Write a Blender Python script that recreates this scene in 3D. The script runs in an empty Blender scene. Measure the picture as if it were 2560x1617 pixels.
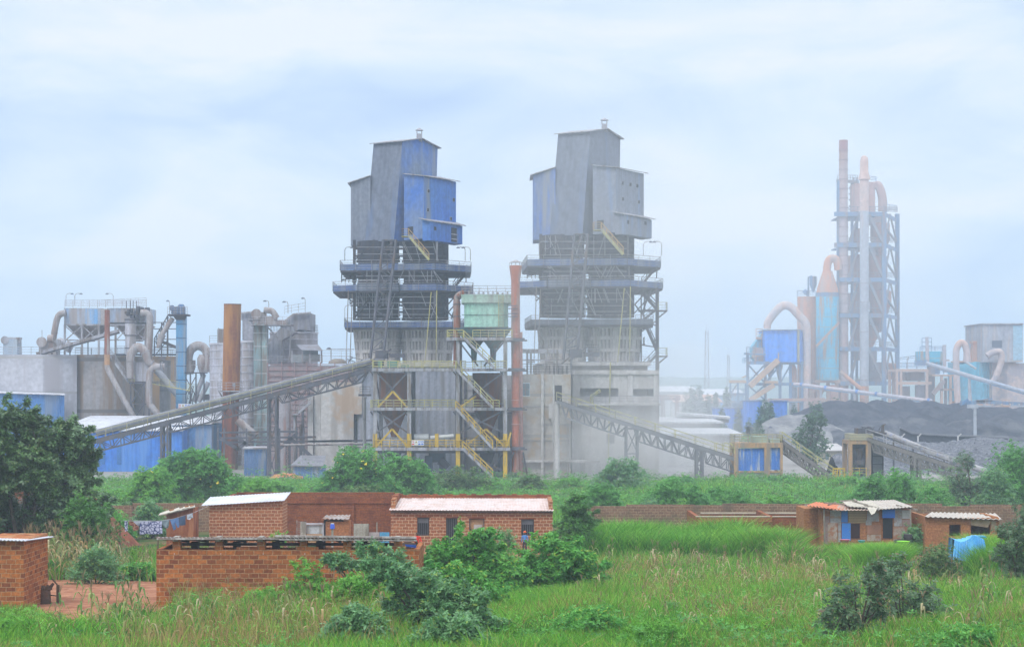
import bpy, math, random
import numpy as np
from mathutils import Vector, noise
R = math.radians
random.seed(7)
SC = bpy.context.scene
COL = SC.collection
# ------------------------------------------------------------------ camera
F, CZ, HY = 4777.0, 13.0, 970.0          # focal length in photo pixels, eye height, horizon row
cam_d = bpy.data.cameras.new('camera'); cam = bpy.data.objects.new('camera', cam_d); COL.objects.link(cam)
cam.location = (0, 0, CZ); cam.rotation_euler = (R(90), 0, 0)
cam_d.sensor_width = 36; cam_d.lens = F / 2560 * 36; cam_d.shift_y = (HY - 808.5) / 2560
cam_d.clip_start = 0.5; cam_d.clip_end = 12000
SC.camera = cam
# ------------------------------------------------------------------ world
W = bpy.data.worlds.new('World'); SC.world = W; W.use_nodes = True
nt = W.node_tree; nt.nodes.clear()
def N(nt, t, **k):
    n = nt.nodes.new(t)
    for a, b in k.items(): setattr(n, a, b)
    return n
SUN_EL, SUN_AZ = 52, 205                 # sun high behind the camera's left shoulder, veiled by cloud
out = N(nt, 'ShaderNodeOutputWorld'); bg = N(nt, 'ShaderNodeBackground'); bg.inputs[1].default_value = 0.1
sky = N(nt, 'ShaderNodeTexSky', sky_type='NISHITA'); sky.sun_disc = False
sky.sun_elevation = R(SUN_EL); sky.sun_rotation = R(SUN_AZ)
tc = N(nt, 'ShaderNodeTexCoord')
mp = N(nt, 'ShaderNodeMapping'); mp.inputs['Scale'].default_value = (2.6, 2.6, 10.5); mp.inputs['Location'].default_value = (3.3, 1.0, 0.55)
n1 = N(nt, 'ShaderNodeTexNoise'); n1.inputs['Scale'].default_value = 1.15; n1.inputs['Detail'].default_value = 7; n1.inputs['Roughness'].default_value = .5; n1.inputs['Distortion'].default_value = .5
cr = N(nt, 'ShaderNodeValToRGB'); e = cr.color_ramp.elements
e[0].position = .37; e[0].color = (5.2, 7.0, 10.1, 1)
e[1].position = .66; e[1].color = (10.0, 10.4, 10.8, 1)
m_ = e.new(.46); m_.color = (6.5, 8.2, 10.4, 1)
m_ = e.new(.57); m_.color = (8.4, 9.6, 10.7, 1)
mx = N(nt, 'ShaderNodeMix', data_type='RGBA'); mx.inputs[0].default_value = .88
sx = N(nt, 'ShaderNodeSeparateXYZ'); mr = N(nt, 'ShaderNodeMapRange'); mr.inputs[1].default_value = 0.0; mr.inputs[2].default_value = .22; mr.inputs[3].default_value = -.04; mr.inputs[4].default_value = .09
ad = N(nt, 'ShaderNodeMath', operation='ADD')
L = nt.links.new
n2 = N(nt, 'ShaderNodeTexNoise'); n2.inputs['Scale'].default_value = 5.5; n2.inputs['Detail'].default_value = 6; n2.inputs['Distortion'].default_value = .8; m2 = N(nt, 'ShaderNodeMapping'); m2.inputs['Scale'].default_value = (1.6, 1.6, 3.4)
ml = N(nt, 'ShaderNodeMath', operation='MULTIPLY_ADD'); ml.inputs[1].default_value = .42; ma = N(nt, 'ShaderNodeMath', operation='MULTIPLY_ADD'); ma.inputs[1].default_value = .85; ma.inputs[2].default_value = -.13
L(tc.outputs['Generated'], m2.inputs[0]); L(m2.outputs[0], n2.inputs[0]); L(n2.outputs[0], ml.inputs[0]); L(n1.outputs[0], ma.inputs[0]); L(ma.outputs[0], ml.inputs[2])
L(tc.outputs['Generated'], mp.inputs[0]); L(mp.outputs[0], n1.inputs[0]); L(tc.outputs['Generated'], sx.inputs[0]); L(sx.outputs[2], mr.inputs[0])
L(ml.outputs[0], ad.inputs[0]); L(mr.outputs[0], ad.inputs[1]); L(ad.outputs[0], cr.inputs[0])
zr_ = N(nt, 'ShaderNodeMapRange'); zr_.inputs[1].default_value = .22; zr_.inputs[2].default_value = .75; zr_.inputs[3].default_value = 1; zr_.inputs[4].default_value = 2.1   # overcast: brighter overhead
zs = N(nt, 'ShaderNodeVectorMath', operation='SCALE'); L(sx.outputs[2], zr_.inputs[0]); L(cr.outputs[0], zs.inputs[0]); L(zr_.outputs[0], zs.inputs['Scale'])
L(sky.outputs[0], mx.inputs[6]); L(zs.outputs[0], mx.inputs[7]); L(mx.outputs[2], bg.inputs[0]); L(bg.outputs[0], out.inputs[0])
# ------------------------------------------------------------------ sun
sd = bpy.data.lights.new('sun', 'SUN'); sd.energy = 1.5; sd.angle = R(14); sd.color = (1, .96, .9)
so = bpy.data.objects.new('sun', sd); COL.objects.link(so)
_az, _el = R(SUN_AZ), R(SUN_EL)
to_sun = Vector((math.sin(_az) * math.cos(_el), math.cos(_az) * math.cos(_el), math.sin(_el)))
so.rotation_euler = to_sun.to_track_quat('Z', 'Y').to_euler(); so.location = (0, 0, 200)
# ------------------------------------------------------------------ exposure
SC.view_settings.view_transform = 'Standard'; SC.view_settings.look = 'None'
SC.view_settings.exposure = 0.0; SC.view_settings.gamma = 1
SC.cycles.volume_bounces = 3; SC.cycles.max_bounces = 6; SC.cycles.diffuse_bounces = 3; SC.cycles.transparent_max_bounces = 16

HAZE = 0.00068
PUFFS = [(1600, 1110, 262, 14, 6, 6, .014, 'thin dust in front of the descending conveyor'),
         (1635, 1090, 283, 9, 4.5, 9, .060, 'thick white dust drifting at the foot of the big concrete hall'),
         (1700, 1040, 288, 13, 8, 11, .024, 'thin dust veil right of the big concrete hall'),
         (1530, 1150, 280.5, 12, 3, 5, .060, 'low dust rolling along the base of the hall'),
         (1500, 660, 268, 17, 9, 30, .013, 'faint dust veil round the right kiln tower'),
         (1950, 850, 520, 60, 30, 55, .0032, 'wide thin dust veil before the far plant'),
         (2100, 560, 560, 30, 18, 45, .003, 'thin dust plume round the far chimney')]

# ------------------------------------------------------------------ helpers
def X(px, Y): return (px - 1280) / F * Y
def Z(py, Y): return CZ + (HY - py) / F * Y
def P(px, py, Y): return Vector((X(px, Y), Y, Z(py, Y)))
_GY = [0, 62, 77, 95, 125, 150, 170, 240, 262, 6000]; _GZ = [4.9, 4.6, 4.1, 3.25, 2.55, 2.1, 1.5, 0.15, 0, 0]
def gz(x, y):
    b = np.interp(y, _GY, _GZ)
    return b + 0.12 * np.sin(x * .21 + y * .13) * np.clip((200 - y) / 100, 0, 1)
def setp(o, label=None, cat=None, group=None, kind=None):
    if label: o['label'] = label
    if cat: o['category'] = cat
    if group: o['group'] = group
    if kind: o['kind'] = kind
    return o
def thing(name, label, cat, loc, group=None):
    o = bpy.data.objects.new(name, None); o.empty_display_size = .5; COL.objects.link(o); o.location = loc
    return setp(o, label, cat, group)
def wloc(o):
    v = Vector((0, 0, 0))
    while o: v += o.location; o = o.parent
    return v
class MB:
    def __init__(s): s.v = []; s.f = []; s.m = []; s.cm = 0
    def add(s, vs, fs):
        b = len(s.v); s.v += [tuple(q) for q in vs]; s.f += [tuple(i + b for i in f) for f in fs]; s.m += [s.cm] * len(fs); return s
    def hexa(s, b, t):                       # bottom 4, top 4 (ccw seen from above)
        return s.add(list(b) + list(t), [(3, 2, 1, 0), (4, 5, 6, 7), (0, 1, 5, 4), (1, 2, 6, 5), (2, 3, 7, 6), (3, 0, 4, 7)])
    def box(s, x0, x1, y0, y1, z0, z1):
        return s.hexa([(x0, y0, z0), (x1, y0, z0), (x1, y1, z0), (x0, y1, z0)], [(x0, y0, z1), (x1, y0, z1), (x1, y1, z1), (x0, y1, z1)])
    def pbox(s, a, b, t, d, Y, D):           # px a..b, rows t..d, front face at Y, D deep
        return s.box(X(a, Y), X(b, Y), Y, Y + D, Z(d, Y), Z(t, Y))
    def prism(s, fp, z0, z1, z1s=None):
        n = len(fp); t = z1s or [z1] * n
        vs = [(x, y, z0) for x, y in fp] + [(p[0], p[1], t[i]) for i, p in enumerate(fp)]
        return s.add(vs, [tuple(range(n))[::-1], tuple(range(n, 2 * n))] + [(i, (i + 1) % n, n + (i + 1) % n, n + i) for i in range(n)])
    def extr(s, prof, axis_from, axis_to):   # closed profile extruded along a vector
        n = len(prof); d = Vector(axis_to) - Vector(axis_from)
        vs = [Vector(p) for p in prof]; vs += [p + d for p in vs]
        return s.add(vs, [tuple(range(n)), tuple(range(n, 2 * n))[::-1]] + [(i, (i + 1) % n, n + (i + 1) % n, n + i) for i in range(n)])
    def beam(s, a, b, w, h=None, up=(0, 0, 1)):
        a, b = Vector(a), Vector(b); d = b - a
        if d.length < 1e-6: return s
        d.normalize(); h = h or w; u = Vector(up)
        if abs(d.dot(u)) > .98: u = Vector((0, 1, 0))
        x = d.cross(u).normalized() * w / 2; y = x.cross(d).normalized() * h / 2
        q = [x + y, -x + y, -x - y, x - y]
        return s.add([a + k for k in q] + [b + k for k in q], [(0, 1, 2, 3), (7, 6, 5, 4), (0, 4, 5, 1), (1, 5, 6, 2), (2, 6, 7, 3), (3, 7, 4, 0)])
    def tube(s, a, b, r, r2=None, n=16, caps=True):
        a, b = Vector(a), Vector(b); d = (b - a).normalized(); r2 = r if r2 is None else r2
        u = Vector((0, 0, 1)) if abs(d.z) < .95 else Vector((0, 1, 0))
        x = d.cross(u).normalized(); y = x.cross(d)
        c = [x * math.cos(2 * math.pi * i / n) + y * math.sin(2 * math.pi * i / n) for i in range(n)]
        vs = [a + k * r for k in c] + [b + k * r2 for k in c]
        fs = [(i, n + i, n + (i + 1) % n, (i + 1) % n) for i in range(n)]
        if caps: fs += [tuple(range(n)), tuple(range(n, 2 * n))[::-1]]
        return s.add(vs, fs)
    def path(s, pts, r, n=14):               # swept pipe, parallel transported; r may be a list
        pts = [Vector(p) for p in pts]; m = len(pts); rs = r if isinstance(r, (list, tuple)) else [r] * m
        vs = []; nx = None
        for i, p in enumerate(pts):
            d = (pts[min(i + 1, m - 1)] - pts[max(i - 1, 0)]).normalized()
            if nx is None:
                u = Vector((0, 1, 0)) if abs(d.y) < .9 else Vector((0, 0, 1)); nx = d.cross(u).normalized()
            nx = (nx - d * nx.dot(d)).normalized(); y = d.cross(nx)
            vs += [p + (nx * math.cos(2 * math.pi * k / n) + y * math.sin(2 * math.pi * k / n)) * rs[i] for k in range(n)]
        fs = [(i * n + k, i * n + (k + 1) % n, (i + 1) * n + (k + 1) % n, (i + 1) * n + k) for i in range(m - 1) for k in range(n)]
        fs += [tuple(range(n))[::-1], tuple(range((m - 1) * n, m * n))]
        return s.add(vs, fs)
    def lathe(s, cx, cy, prof, n=28):        # prof: (radius, z)
        vs = []; m = len(prof)
        for r, z in prof: vs += [(cx + r * math.cos(2 * math.pi * k / n), cy + r * math.sin(2 * math.pi * k / n), z) for k in range(n)]
        fs = [(i * n + k, i * n + (k + 1) % n, (i + 1) * n + (k + 1) % n, (i + 1) * n + k) for i in range(m - 1) for k in range(n)]
        fs += [tuple(range(n))[::-1], tuple(range((m - 1) * n, m * n))]
        return s.add(vs, fs)
    def rail(s, pts, h=1.1, step=1.6, r=.045, mids=2):
        pts = [Vector(p) for p in pts]
        for a, b in zip(pts[:-1], pts[1:]):
            for k in range(mids + 1):
                o = Vector((0, 0, h * (k + 1) / (mids + 1))); s.beam(a + o, b + o, r * (1.5 if k == mids else 1.1))
            n = max(1, round((b - a).length / step))
            for i in range(n + 1):
                q = a.lerp(b, i / n); s.beam(q, q + Vector((0, 0, h)), r * 1.3)
        return s
    def truss(s, a, b, c, d, n, r=.1, flip=0, verts=True):   # chords a-b (top) and c-d (bottom)
        a, b, c, d = map(Vector, (a, b, c, d)); s.beam(a, b, r * 1.6); s.beam(c, d, r * 1.6)
        for i in range(n):
            t0, t1 = i / n, (i + 1) / n
            if verts: s.beam(a.lerp(b, t0), c.lerp(d, t0), r)
            if (i + flip) % 2: s.beam(a.lerp(b, t0), c.lerp(d, t1), r)
            else: s.beam(c.lerp(d, t0), a.lerp(b, t1), r)
        s.beam(b, d, r)
        return s
    def stair(s, a, b, w, dy, rails=True):   # a upper, b lower; w wide along y (dy sign) ; stringers, treads
        a, b = Vector(a), Vector(b); o = Vector((0, w * dy, 0))
        for q in (Vector((0, 0, 0)), o): s.beam(a + q, b + q, .1, .34)
        n = max(3, int(abs(a.z - b.z) / .24))
        for i in range(n):
            p = a.lerp(b, (i + .5) / n); s.beam(p, p + o, .26, .05)
        return s
    def stair_rail(s, a, b, w, dy, r=.045):
        a, b = Vector(a), Vector(b)
        for q in (Vector((0, 0, 0)), Vector((0, w * dy, 0))):
            s.rail([a + q, b + q], 1.05, 1.3, r, 1)
        return s
    def build(s, name, m, parent=None, loc=None, smooth=False, label=None):
        me = bpy.data.meshes.new(name); w = wloc(parent) if parent else Vector(loc or (0, 0, 0))
        me.from_pydata([(x - w.x, y - w.y, z - w.z) for x, y, z in s.v], [], s.f)
        for q in (m if isinstance(m, (list, tuple)) else [m]): me.materials.append(q)
        if any(s.m): me.polygons.foreach_set('material_index', s.m)
        if smooth: me.shade_smooth(); me.set_sharp_from_angle(angle=R(38))
        me.update()
        o = bpy.data.objects.new(name, me); COL.objects.link(o)
        if parent: o.parent = parent
        else: o.location = w
        if label: o['label'] = label
        return o
def smooth_curve(pts, k=6):                  # Catmull-Rom through points
    pts = [Vector(p) for p in pts]; q = [pts[0] * 2 - pts[1]] + pts + [pts[-1] * 2 - pts[-2]]; o = []
    for i in range(1, len(q) - 2):
        for j in range(k):
            t = j / k; a, b, c, d = q[i - 1:i + 3]
            o.append(.5 * ((2 * b) + (c - a) * t + (2 * a - 5 * b + 4 * c - d) * t * t + (3 * b - a - 3 * c + d) * t ** 3))
    return o + [pts[-1]]
def copy_tree(o, d=Vector((0, 0, 0)), parent=None, sc=None, rz=None):
    c = o.copy(); COL.objects.link(c)
    if parent: c.parent = parent
    else:
        c.location = o.location + Vector(d)
        if sc: c.scale = (sc,) * 3
        if rz is not None: c.rotation_euler.z = rz
    for ch in o.children: copy_tree(ch, parent=c)
    return c

# ------------------------------------------------------------------ materials
def srgb(h):
    c = [int(h[i:i + 2], 16) / 255 for i in (0, 2, 4)]
    return tuple(((x + .055) / 1.055) ** 2.4 if x > .04 else x / 12.92 for x in c) + (1,)
def C(c): return srgb(c) if isinstance(c, str) else tuple(c) + (1,)
MATS = {}
def mat(name, c1, c2=None, s=.35, stain=None, amt=.45, streak=True, rough=.8, metal=0, bump=0, bs=8, corr=0, corrv=False, lines=None, lcol=None, fine=True, spec=.3):
    """base c1 varied with c2 by broad noise, streaky stains of colour `stain`; optional corrugation / panel lines"""
    if name in MATS: return MATS[name]
    m = bpy.data.materials.new(name); m.use_nodes = True; MATS[name] = m
    nt = m.node_tree; b = nt.nodes['Principled BSDF']; b.inputs['Roughness'].default_value = rough; b.inputs['Metallic'].default_value = metal
    b.inputs['Specular IOR Level'].default_value = spec
    tc = N(nt, 'ShaderNodeTexCoord'); L = nt.links.new
    def noise_(sc, det=4, scale3=(1, 1, 1), rgh=.55):
        mp = N(nt, 'ShaderNodeMapping'); mp.inputs['Scale'].default_value = scale3; L(tc.outputs['Object'], mp.inputs[0])
        n = N(nt, 'ShaderNodeTexNoise'); n.inputs['Scale'].default_value = sc; n.inputs['Detail'].default_value = det; n.inputs['Roughness'].default_value = rgh
        L(mp.outputs[0], n.inputs[0]); return n
    def mix(fac, A, B, mode='MIX'):
        x = N(nt, 'ShaderNodeMix', data_type='RGBA', blend_type=mode)
        for k, v in ((0, fac), (6, A), (7, B)):
            if hasattr(v, 'is_linked'): L(v, x.inputs[k])
            else: x.inputs[k].default_value = v
        return x.outputs[2]
    def ramp(v, a, b_):
        r = N(nt, 'ShaderNodeMapRange'); r.inputs[1].default_value = a; r.inputs[2].default_value = b_; L(v, r.inputs[0]); return r.outputs[0]
    col = C(c1)
    n0 = noise_(s, 5)
    col = mix(ramp(n0.outputs[0], .38, .62), col, C(c2) if c2 else tuple(x * .72 for x in C(c1)[:3]) + (1,))
    if fine:
        nf = noise_(s * 11, 3); r_ = N(nt, 'ShaderNodeMapRange'); r_.inputs[1].default_value = .3; r_.inputs[2].default_value = .7; r_.inputs[3].default_value = .82; r_.inputs[4].default_value = 1.14
        L(nf.outputs[0], r_.inputs[0])
        cx = N(nt, 'ShaderNodeVectorMath', operation='SCALE'); L(col, cx.inputs[0]); L(r_.outputs[0], cx.inputs['Scale']); col = cx.outputs[0]
    if corr:                                 # sheets weathered one by one
        nf = noise_(1.6, 3, (1, 1, .015)); r_ = N(nt, 'ShaderNodeMapRange'); r_.inputs[1].default_value = .35; r_.inputs[2].default_value = .65; r_.inputs[3].default_value = .89; r_.inputs[4].default_value = 1.09
        L(nf.outputs[0], r_.inputs[0]); cx = N(nt, 'ShaderNodeVectorMath', operation='SCALE'); L(col, cx.inputs[0]); L(r_.outputs[0], cx.inputs['Scale']); col = cx.outputs[0]
    if stain:
        ns = noise_(s * 3.2, 5, (1, 1, .12) if streak else (1, 1, 1), .6)
        a = .62 - amt * .35
        col = mix(ramp(ns.outputs[0], a, a + .13), col, C(stain))
    if lines:                                # horizontal joints every `lines` metres
        sp = N(nt, 'ShaderNodeSeparateXYZ'); L(tc.outputs['Object'], sp.inputs[0])
        q = N(nt, 'ShaderNodeMath', operation='PINGPONG'); q.inputs[1].default_value = lines / 2; L(sp.outputs[2], q.inputs[0])
        lt = N(nt, 'ShaderNodeMath', operation='LESS_THAN'); lt.inputs[1].default_value = max(.03, lines * .035); L(q.outputs[0], lt.inputs[0])
        col = mix(lt.outputs[0], col, C(lcol) if lcol else (.09, .09, .1, 1))
    L(col, b.inputs['Base Color'])
    if corr:                                 # vertical ribs every `corr` metres (shape, as a bump)
        sp = N(nt, 'ShaderNodeSeparateXYZ'); L(tc.outputs['Object'], sp.inputs[0])
        ad = N(nt, 'ShaderNodeMath', operation='ADD'); L(sp.outputs[0], ad.inputs[0]); L(sp.outputs[2 if corrv else 1], ad.inputs[1])
        if corrv: ad.operation = 'MULTIPLY'; ad.inputs[1].default_value = 1
        mu = N(nt, 'ShaderNodeMath', operation='MULTIPLY'); mu.inputs[1].default_value = 2 * math.pi / corr; L(ad.outputs[0], mu.inputs[0])
        si = N(nt, 'ShaderNodeMath', operation='SINE'); L(mu.outputs[0], si.inputs[0])
        bp = N(nt, 'ShaderNodeBump'); bp.inputs['Distance'].default_value = corr * .16; bp.inputs['Strength'].default_value = .4; L(si.outputs[0], bp.inputs['Height']); L(bp.outputs[0], b.inputs['Normal'])
    elif bump:
        nb = noise_(bs, 4); bp = N(nt, 'ShaderNodeBump'); bp.inputs['Distance'].default_value = bump; L(nb.outputs[0], bp.inputs['Height']); L(bp.outputs[0], b.inputs['Normal'])
    return m
def brick(name, c1, c2, mortar, bw=.4, bh=.2, ms=.018, stain=None, amt=.4, bias=0):
    if name in MATS: return MATS[name]
    m = bpy.data.materials.new(name); m.use_nodes = True; MATS[name] = m
    nt = m.node_tree; b = nt.nodes['Principled BSDF']; b.inputs['Roughness'].default_value = .92; b.inputs['Specular IOR Level'].default_value = .1
    L = nt.links.new; tc = N(nt, 'ShaderNodeTexCoord'); sp = N(nt, 'ShaderNodeSeparateXYZ'); L(tc.outputs['Object'], sp.inputs[0])
    nw = N(nt, 'ShaderNodeTexNoise'); nw.inputs['Scale'].default_value = 2.2; nw.inputs['Detail'].default_value = 3; L(tc.outputs['Object'], nw.inputs[0])
    wa = N(nt, 'ShaderNodeMath', operation='MULTIPLY_ADD'); wa.inputs[1].default_value = .07; L(nw.outputs[0], wa.inputs[0]); L(sp.outputs[2], wa.inputs[2])
    ad = N(nt, 'ShaderNodeMath', operation='ADD'); L(sp.outputs[0], ad.inputs[0]); L(sp.outputs[1], ad.inputs[1])
    wb = N(nt, 'ShaderNodeMath', operation='MULTIPLY_ADD'); wb.inputs[1].default_value = .09; L(nw.outputs[0], wb.inputs[0]); L(ad.outputs[0], wb.inputs[2])
    cb = N(nt, 'ShaderNodeCombineXYZ'); L(wb.outputs[0], cb.inputs[0]); L(wa.outputs[0], cb.inputs[1])
    br = N(nt, 'ShaderNodeTexBrick'); L(cb.outputs[0], br.inputs[0]); br.offset = .5
    for k, v in (('Scale', 1), ('Mortar Size', ms), ('Mortar Smooth', .2), ('Bias', bias), ('Brick Width', bw), ('Row Height', bh)): br.inputs[k].default_value = v
    br.inputs['Color1'].default_value = C(c1); br.inputs['Color2'].default_value = C(c2); br.inputs['Mortar'].default_value = C(mortar)
    col = br.outputs[0]
    nf = N(nt, 'ShaderNodeTexNoise'); nf.inputs['Scale'].default_value = 9; nf.inputs['Detail'].default_value = 5; L(tc.outputs['Object'], nf.inputs[0])
    r = N(nt, 'ShaderNodeMapRange'); r.inputs[1].default_value = .3; r.inputs[2].default_value = .7; r.inputs[3].default_value = .68; r.inputs[4].default_value = 1.25; L(nf.outputs[0], r.inputs[0])
    sc = N(nt, 'ShaderNodeVectorMath', operation='SCALE'); L(col, sc.inputs[0]); L(r.outputs[0], sc.inputs['Scale']); col = sc.outputs[0]
    if stain:
        ns = N(nt, 'ShaderNodeTexNoise'); ns.inputs['Scale'].default_value = .8; ns.inputs['Detail'].default_value = 6; L(tc.outputs['Object'], ns.inputs[0])
        r2 = N(nt, 'ShaderNodeMapRange'); r2.inputs[1].default_value = .62 - amt * .3; r2.inputs[2].default_value = .8 - amt * .3; r2.inputs[4].default_value = .75; L(ns.outputs[0], r2.inputs[0])
        x = N(nt, 'ShaderNodeMix', data_type='RGBA'); L(r2.outputs[0], x.inputs[0]); L(col, x.inputs[6]); x.inputs[7].default_value = C(stain); col = x.outputs[2]
    L(col, b.inputs['Base Color'])
    bp = N(nt, 'ShaderNodeBump'); bp.inputs['Distance'].default_value = .02; bp.invert = True; L(br.outputs['Fac'], bp.inputs['Height']); L(bp.outputs[0], b.inputs['Normal'])
    return m
def leafm(name, c1, c2, c3=None, rough=.55, spec=.35, s=.5, trans=.38):
    if name in MATS: return MATS[name]
    m = bpy.data.materials.new(name); m.use_nodes = True; MATS[name] = m
    nt = m.node_tree; b = nt.nodes['Principled BSDF']; b.inputs['Roughness'].default_value = rough; b.inputs['Specular IOR Level'].default_value = spec
    L = nt.links.new; tc = N(nt, 'ShaderNodeTexCoord'); n = N(nt, 'ShaderNodeTexNoise'); n.inputs['Scale'].default_value = s; n.inputs['Detail'].default_value = 3; L(tc.outputs['Object'], n.inputs[0])
    r = N(nt, 'ShaderNodeMapRange'); r.inputs[1].default_value = .35; r.inputs[2].default_value = .65; L(n.outputs[0], r.inputs[0])
    x = N(nt, 'ShaderNodeMix', data_type='RGBA'); x.inputs[6].default_value = C(c1); x.inputs[7].default_value = C(c2); L(r.outputs[0], x.inputs[0])
    g = N(nt, 'ShaderNodeNewGeometry'); r2 = N(nt, 'ShaderNodeMapRange'); r2.inputs[3].default_value = .62; r2.inputs[4].default_value = 1.4; L(g.outputs['Random Per Island'], r2.inputs[0])
    sc = N(nt, 'ShaderNodeVectorMath', operation='SCALE'); L(x.outputs[2], sc.inputs[0]); L(r2.outputs[0], sc.inputs['Scale']); col = sc.outputs[0]
    if c3:
        gt = N(nt, 'ShaderNodeMath', operation='GREATER_THAN'); gt.inputs[1].default_value = .93; L(g.outputs['Random Per Island'], gt.inputs[0])
        y = N(nt, 'ShaderNodeMix', data_type='RGBA'); L(gt.outputs[0], y.inputs[0]); L(col, y.inputs[6]); y.inputs[7].default_value = C(c3); col = y.outputs[2]
    L(col, b.inputs['Base Color'])
    t = N(nt, 'ShaderNodeBsdfTranslucent'); L(col, t.inputs[0]); ms = N(nt, 'ShaderNodeMixShader'); ms.inputs[0].default_value = trans
    L(b.outputs[0], ms.inputs[1]); L(t.outputs[0], ms.inputs[2]); L(ms.outputs[0], nt.nodes['Material Output'].inputs[0])
    return m
conc = mat('dusty concrete', (.42, .40, .41), (.33, .31, .32), .12, (.27, .24, .22), .5, rough=.95, lines=4.2, lcol=(.27, .26, .27))
conc_pale = mat('pale concrete', (.62, .585, .57), (.53, .50, .49), .15, (.42, .38, .36), .4, rough=.95)
conc_rust = mat('rust stained concrete', (.37, .34, .34), (.29, .25, .24), .13, (.30, .20, .13), .42, rough=.95, lines=9, lcol=(.2, .17, .15))
conc_brown = mat('ribbed brown concrete', (.62, .58, .56), (.54, .50, .48), .3, (.40, .36, .34), .35, rough=.95)
conc_in = mat('kiln infill', (.40, .36, .35), (.32, .29, .28), .4, (.26, .22, .20), .4, rough=.95)
steel = mat('dusty grey steel', (.42, .41, .45), (.32, .31, .35), .5, (.2, .16, .14), .4, rough=.85)
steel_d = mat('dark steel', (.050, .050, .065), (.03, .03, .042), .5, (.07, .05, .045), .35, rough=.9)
steel_m = mat('weathered steel', (.13, .125, .15), (.08, .078, .10), .5, (.13, .09, .07), .3, rough=.9)
silo_w = mat('whitish silo steel', (.55, .54, .60), (.44, .43, .49), .3, (.34, .30, .30), .5, rough=.8)
duct_g = mat('dust coated duct', (.42, .38, .38), (.33, .30, .30), .4, (.26, .19, .17), .4, rough=.9)
duct_rust = mat('rusty red duct', (.30, .10, .06), (.22, .075, .05), .5, (.36, .30, .28), .35, rough=.9)
duct_orange = mat('orange rust duct', (.52, .27, .11), (.42, .24, .13), .5, None, rough=.9)
rust_or = mat('orange rust', (.34, .115, .03), (.22, .075, .035), .22, (.40, .17, .04), .55, rough=.92)
rust_red = mat('red rust', (.22, .06, .03), (.30, .09, .04), .3, (.12, .05, .04), .5, rough=.92)
orange_p = mat('faded orange paint', (.50, .13, .05), (.40, .11, .06), .25, (.34, .20, .17), .45, rough=.75)
pink_p = mat('faded pink paint', (.55, .26, .22), (.50, .30, .28), .25, (.42, .10, .06), .4, rough=.8)
yel = mat('bright yellow paint', (.66, .42, .02), (.55, .35, .03), .8, (.30, .22, .10), .25, rough=.6)
yel_d = mat('dusty yellow paint', (.55, .48, .14), (.42, .39, .17), .8, (.30, .28, .24), .4, rough=.85)
blue_s = mat('blue cladding', (.03, .14, .62), (.06, .20, .56), .15, (.22, .28, .42), .28, rough=.6, corr=.5)
blue_d = mat('dusty blue cladding', (.12, .18, .36), (.09, .15, .35), .15, (.22, .25, .34), .4, rough=.75, corr=.5)
blue_b = mat('bright blue cladding', (.03, .19, .72), (.05, .22, .66), .1, (.10, .28, .70), .3, rough=.5, corr=.6)
grey_c = mat('grey dusty cladding', (.175, .19, .245), (.145, .16, .215), .13, (.13, .17, .28), .25, rough=.85, corr=.55)
mint = mat('mint green steel', (.36, .60, .49), (.30, .54, .44), .3, (.24, .28, .20), .12, rough=.7, corr=.9)
mint_d = mat('dark mint steel', (.13, .26, .24), (.10, .19, .18), .5, (.18, .15, .11), .4, rough=.8)
teal = mat('teal blue steel', (.02, .46, .68), (.05, .42, .62), .2, (.40, .26, .16), .38, rough=.7, lines=3.2, lcol=(.28, .35, .36))
aqua = mat('pale aqua steel', (.33, .52, .54), (.38, .47, .49), .4, (.28, .25, .22), .55, rough=.8, lines=2.2, lcol=(.55, .55, .56))
lift_blue = mat('bucket lift blue', (.07, .28, .55), (.11, .30, .50), .3, (.22, .28, .36), .45, rough=.7, lines=2.4, lcol=(.05, .10, .2))
white_r = mat('white metal roof', (.72, .72, .78), (.64, .63, .68), .2, (.5, .47, .46), .3, rough=.6, corr=.7, corrv=True)
or_pale = mat('pale orange steel', (.62, .28, .15), (.52, .25, .15), .12, (.42, .30, .25), .4, rough=.8)
or_conc = mat('ochre concrete frame', (.52, .30, .14), (.42, .27, .16), .4, (.28, .22, .18), .45, rough=.9)
fr_blue = mat('blue steel frame', (.10, .22, .40), (.13, .24, .38), .3, (.22, .18, .20), .4, rough=.75)
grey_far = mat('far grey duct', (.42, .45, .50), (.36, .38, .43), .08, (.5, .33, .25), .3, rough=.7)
dark = mat('dark opening', (.02, .02, .024), (.03, .03, .035), .5, None, rough=.9)
red_hall = mat('dusty red hall', (.36, .29, .30), (.29, .23, .25), .3, (.34, .19, .18), .3, streak=False, rough=.9, lines=1.3, lcol=(.42, .38, .40))
glass = mat('dull window glass', (.20, .27, .30), (.14, .2, .24), .5, None, rough=.25, spec=.6)
white = mat('white paint', (.75, .75, .75), (.66, .66, .66), .8, None, rough=.6)

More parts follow.
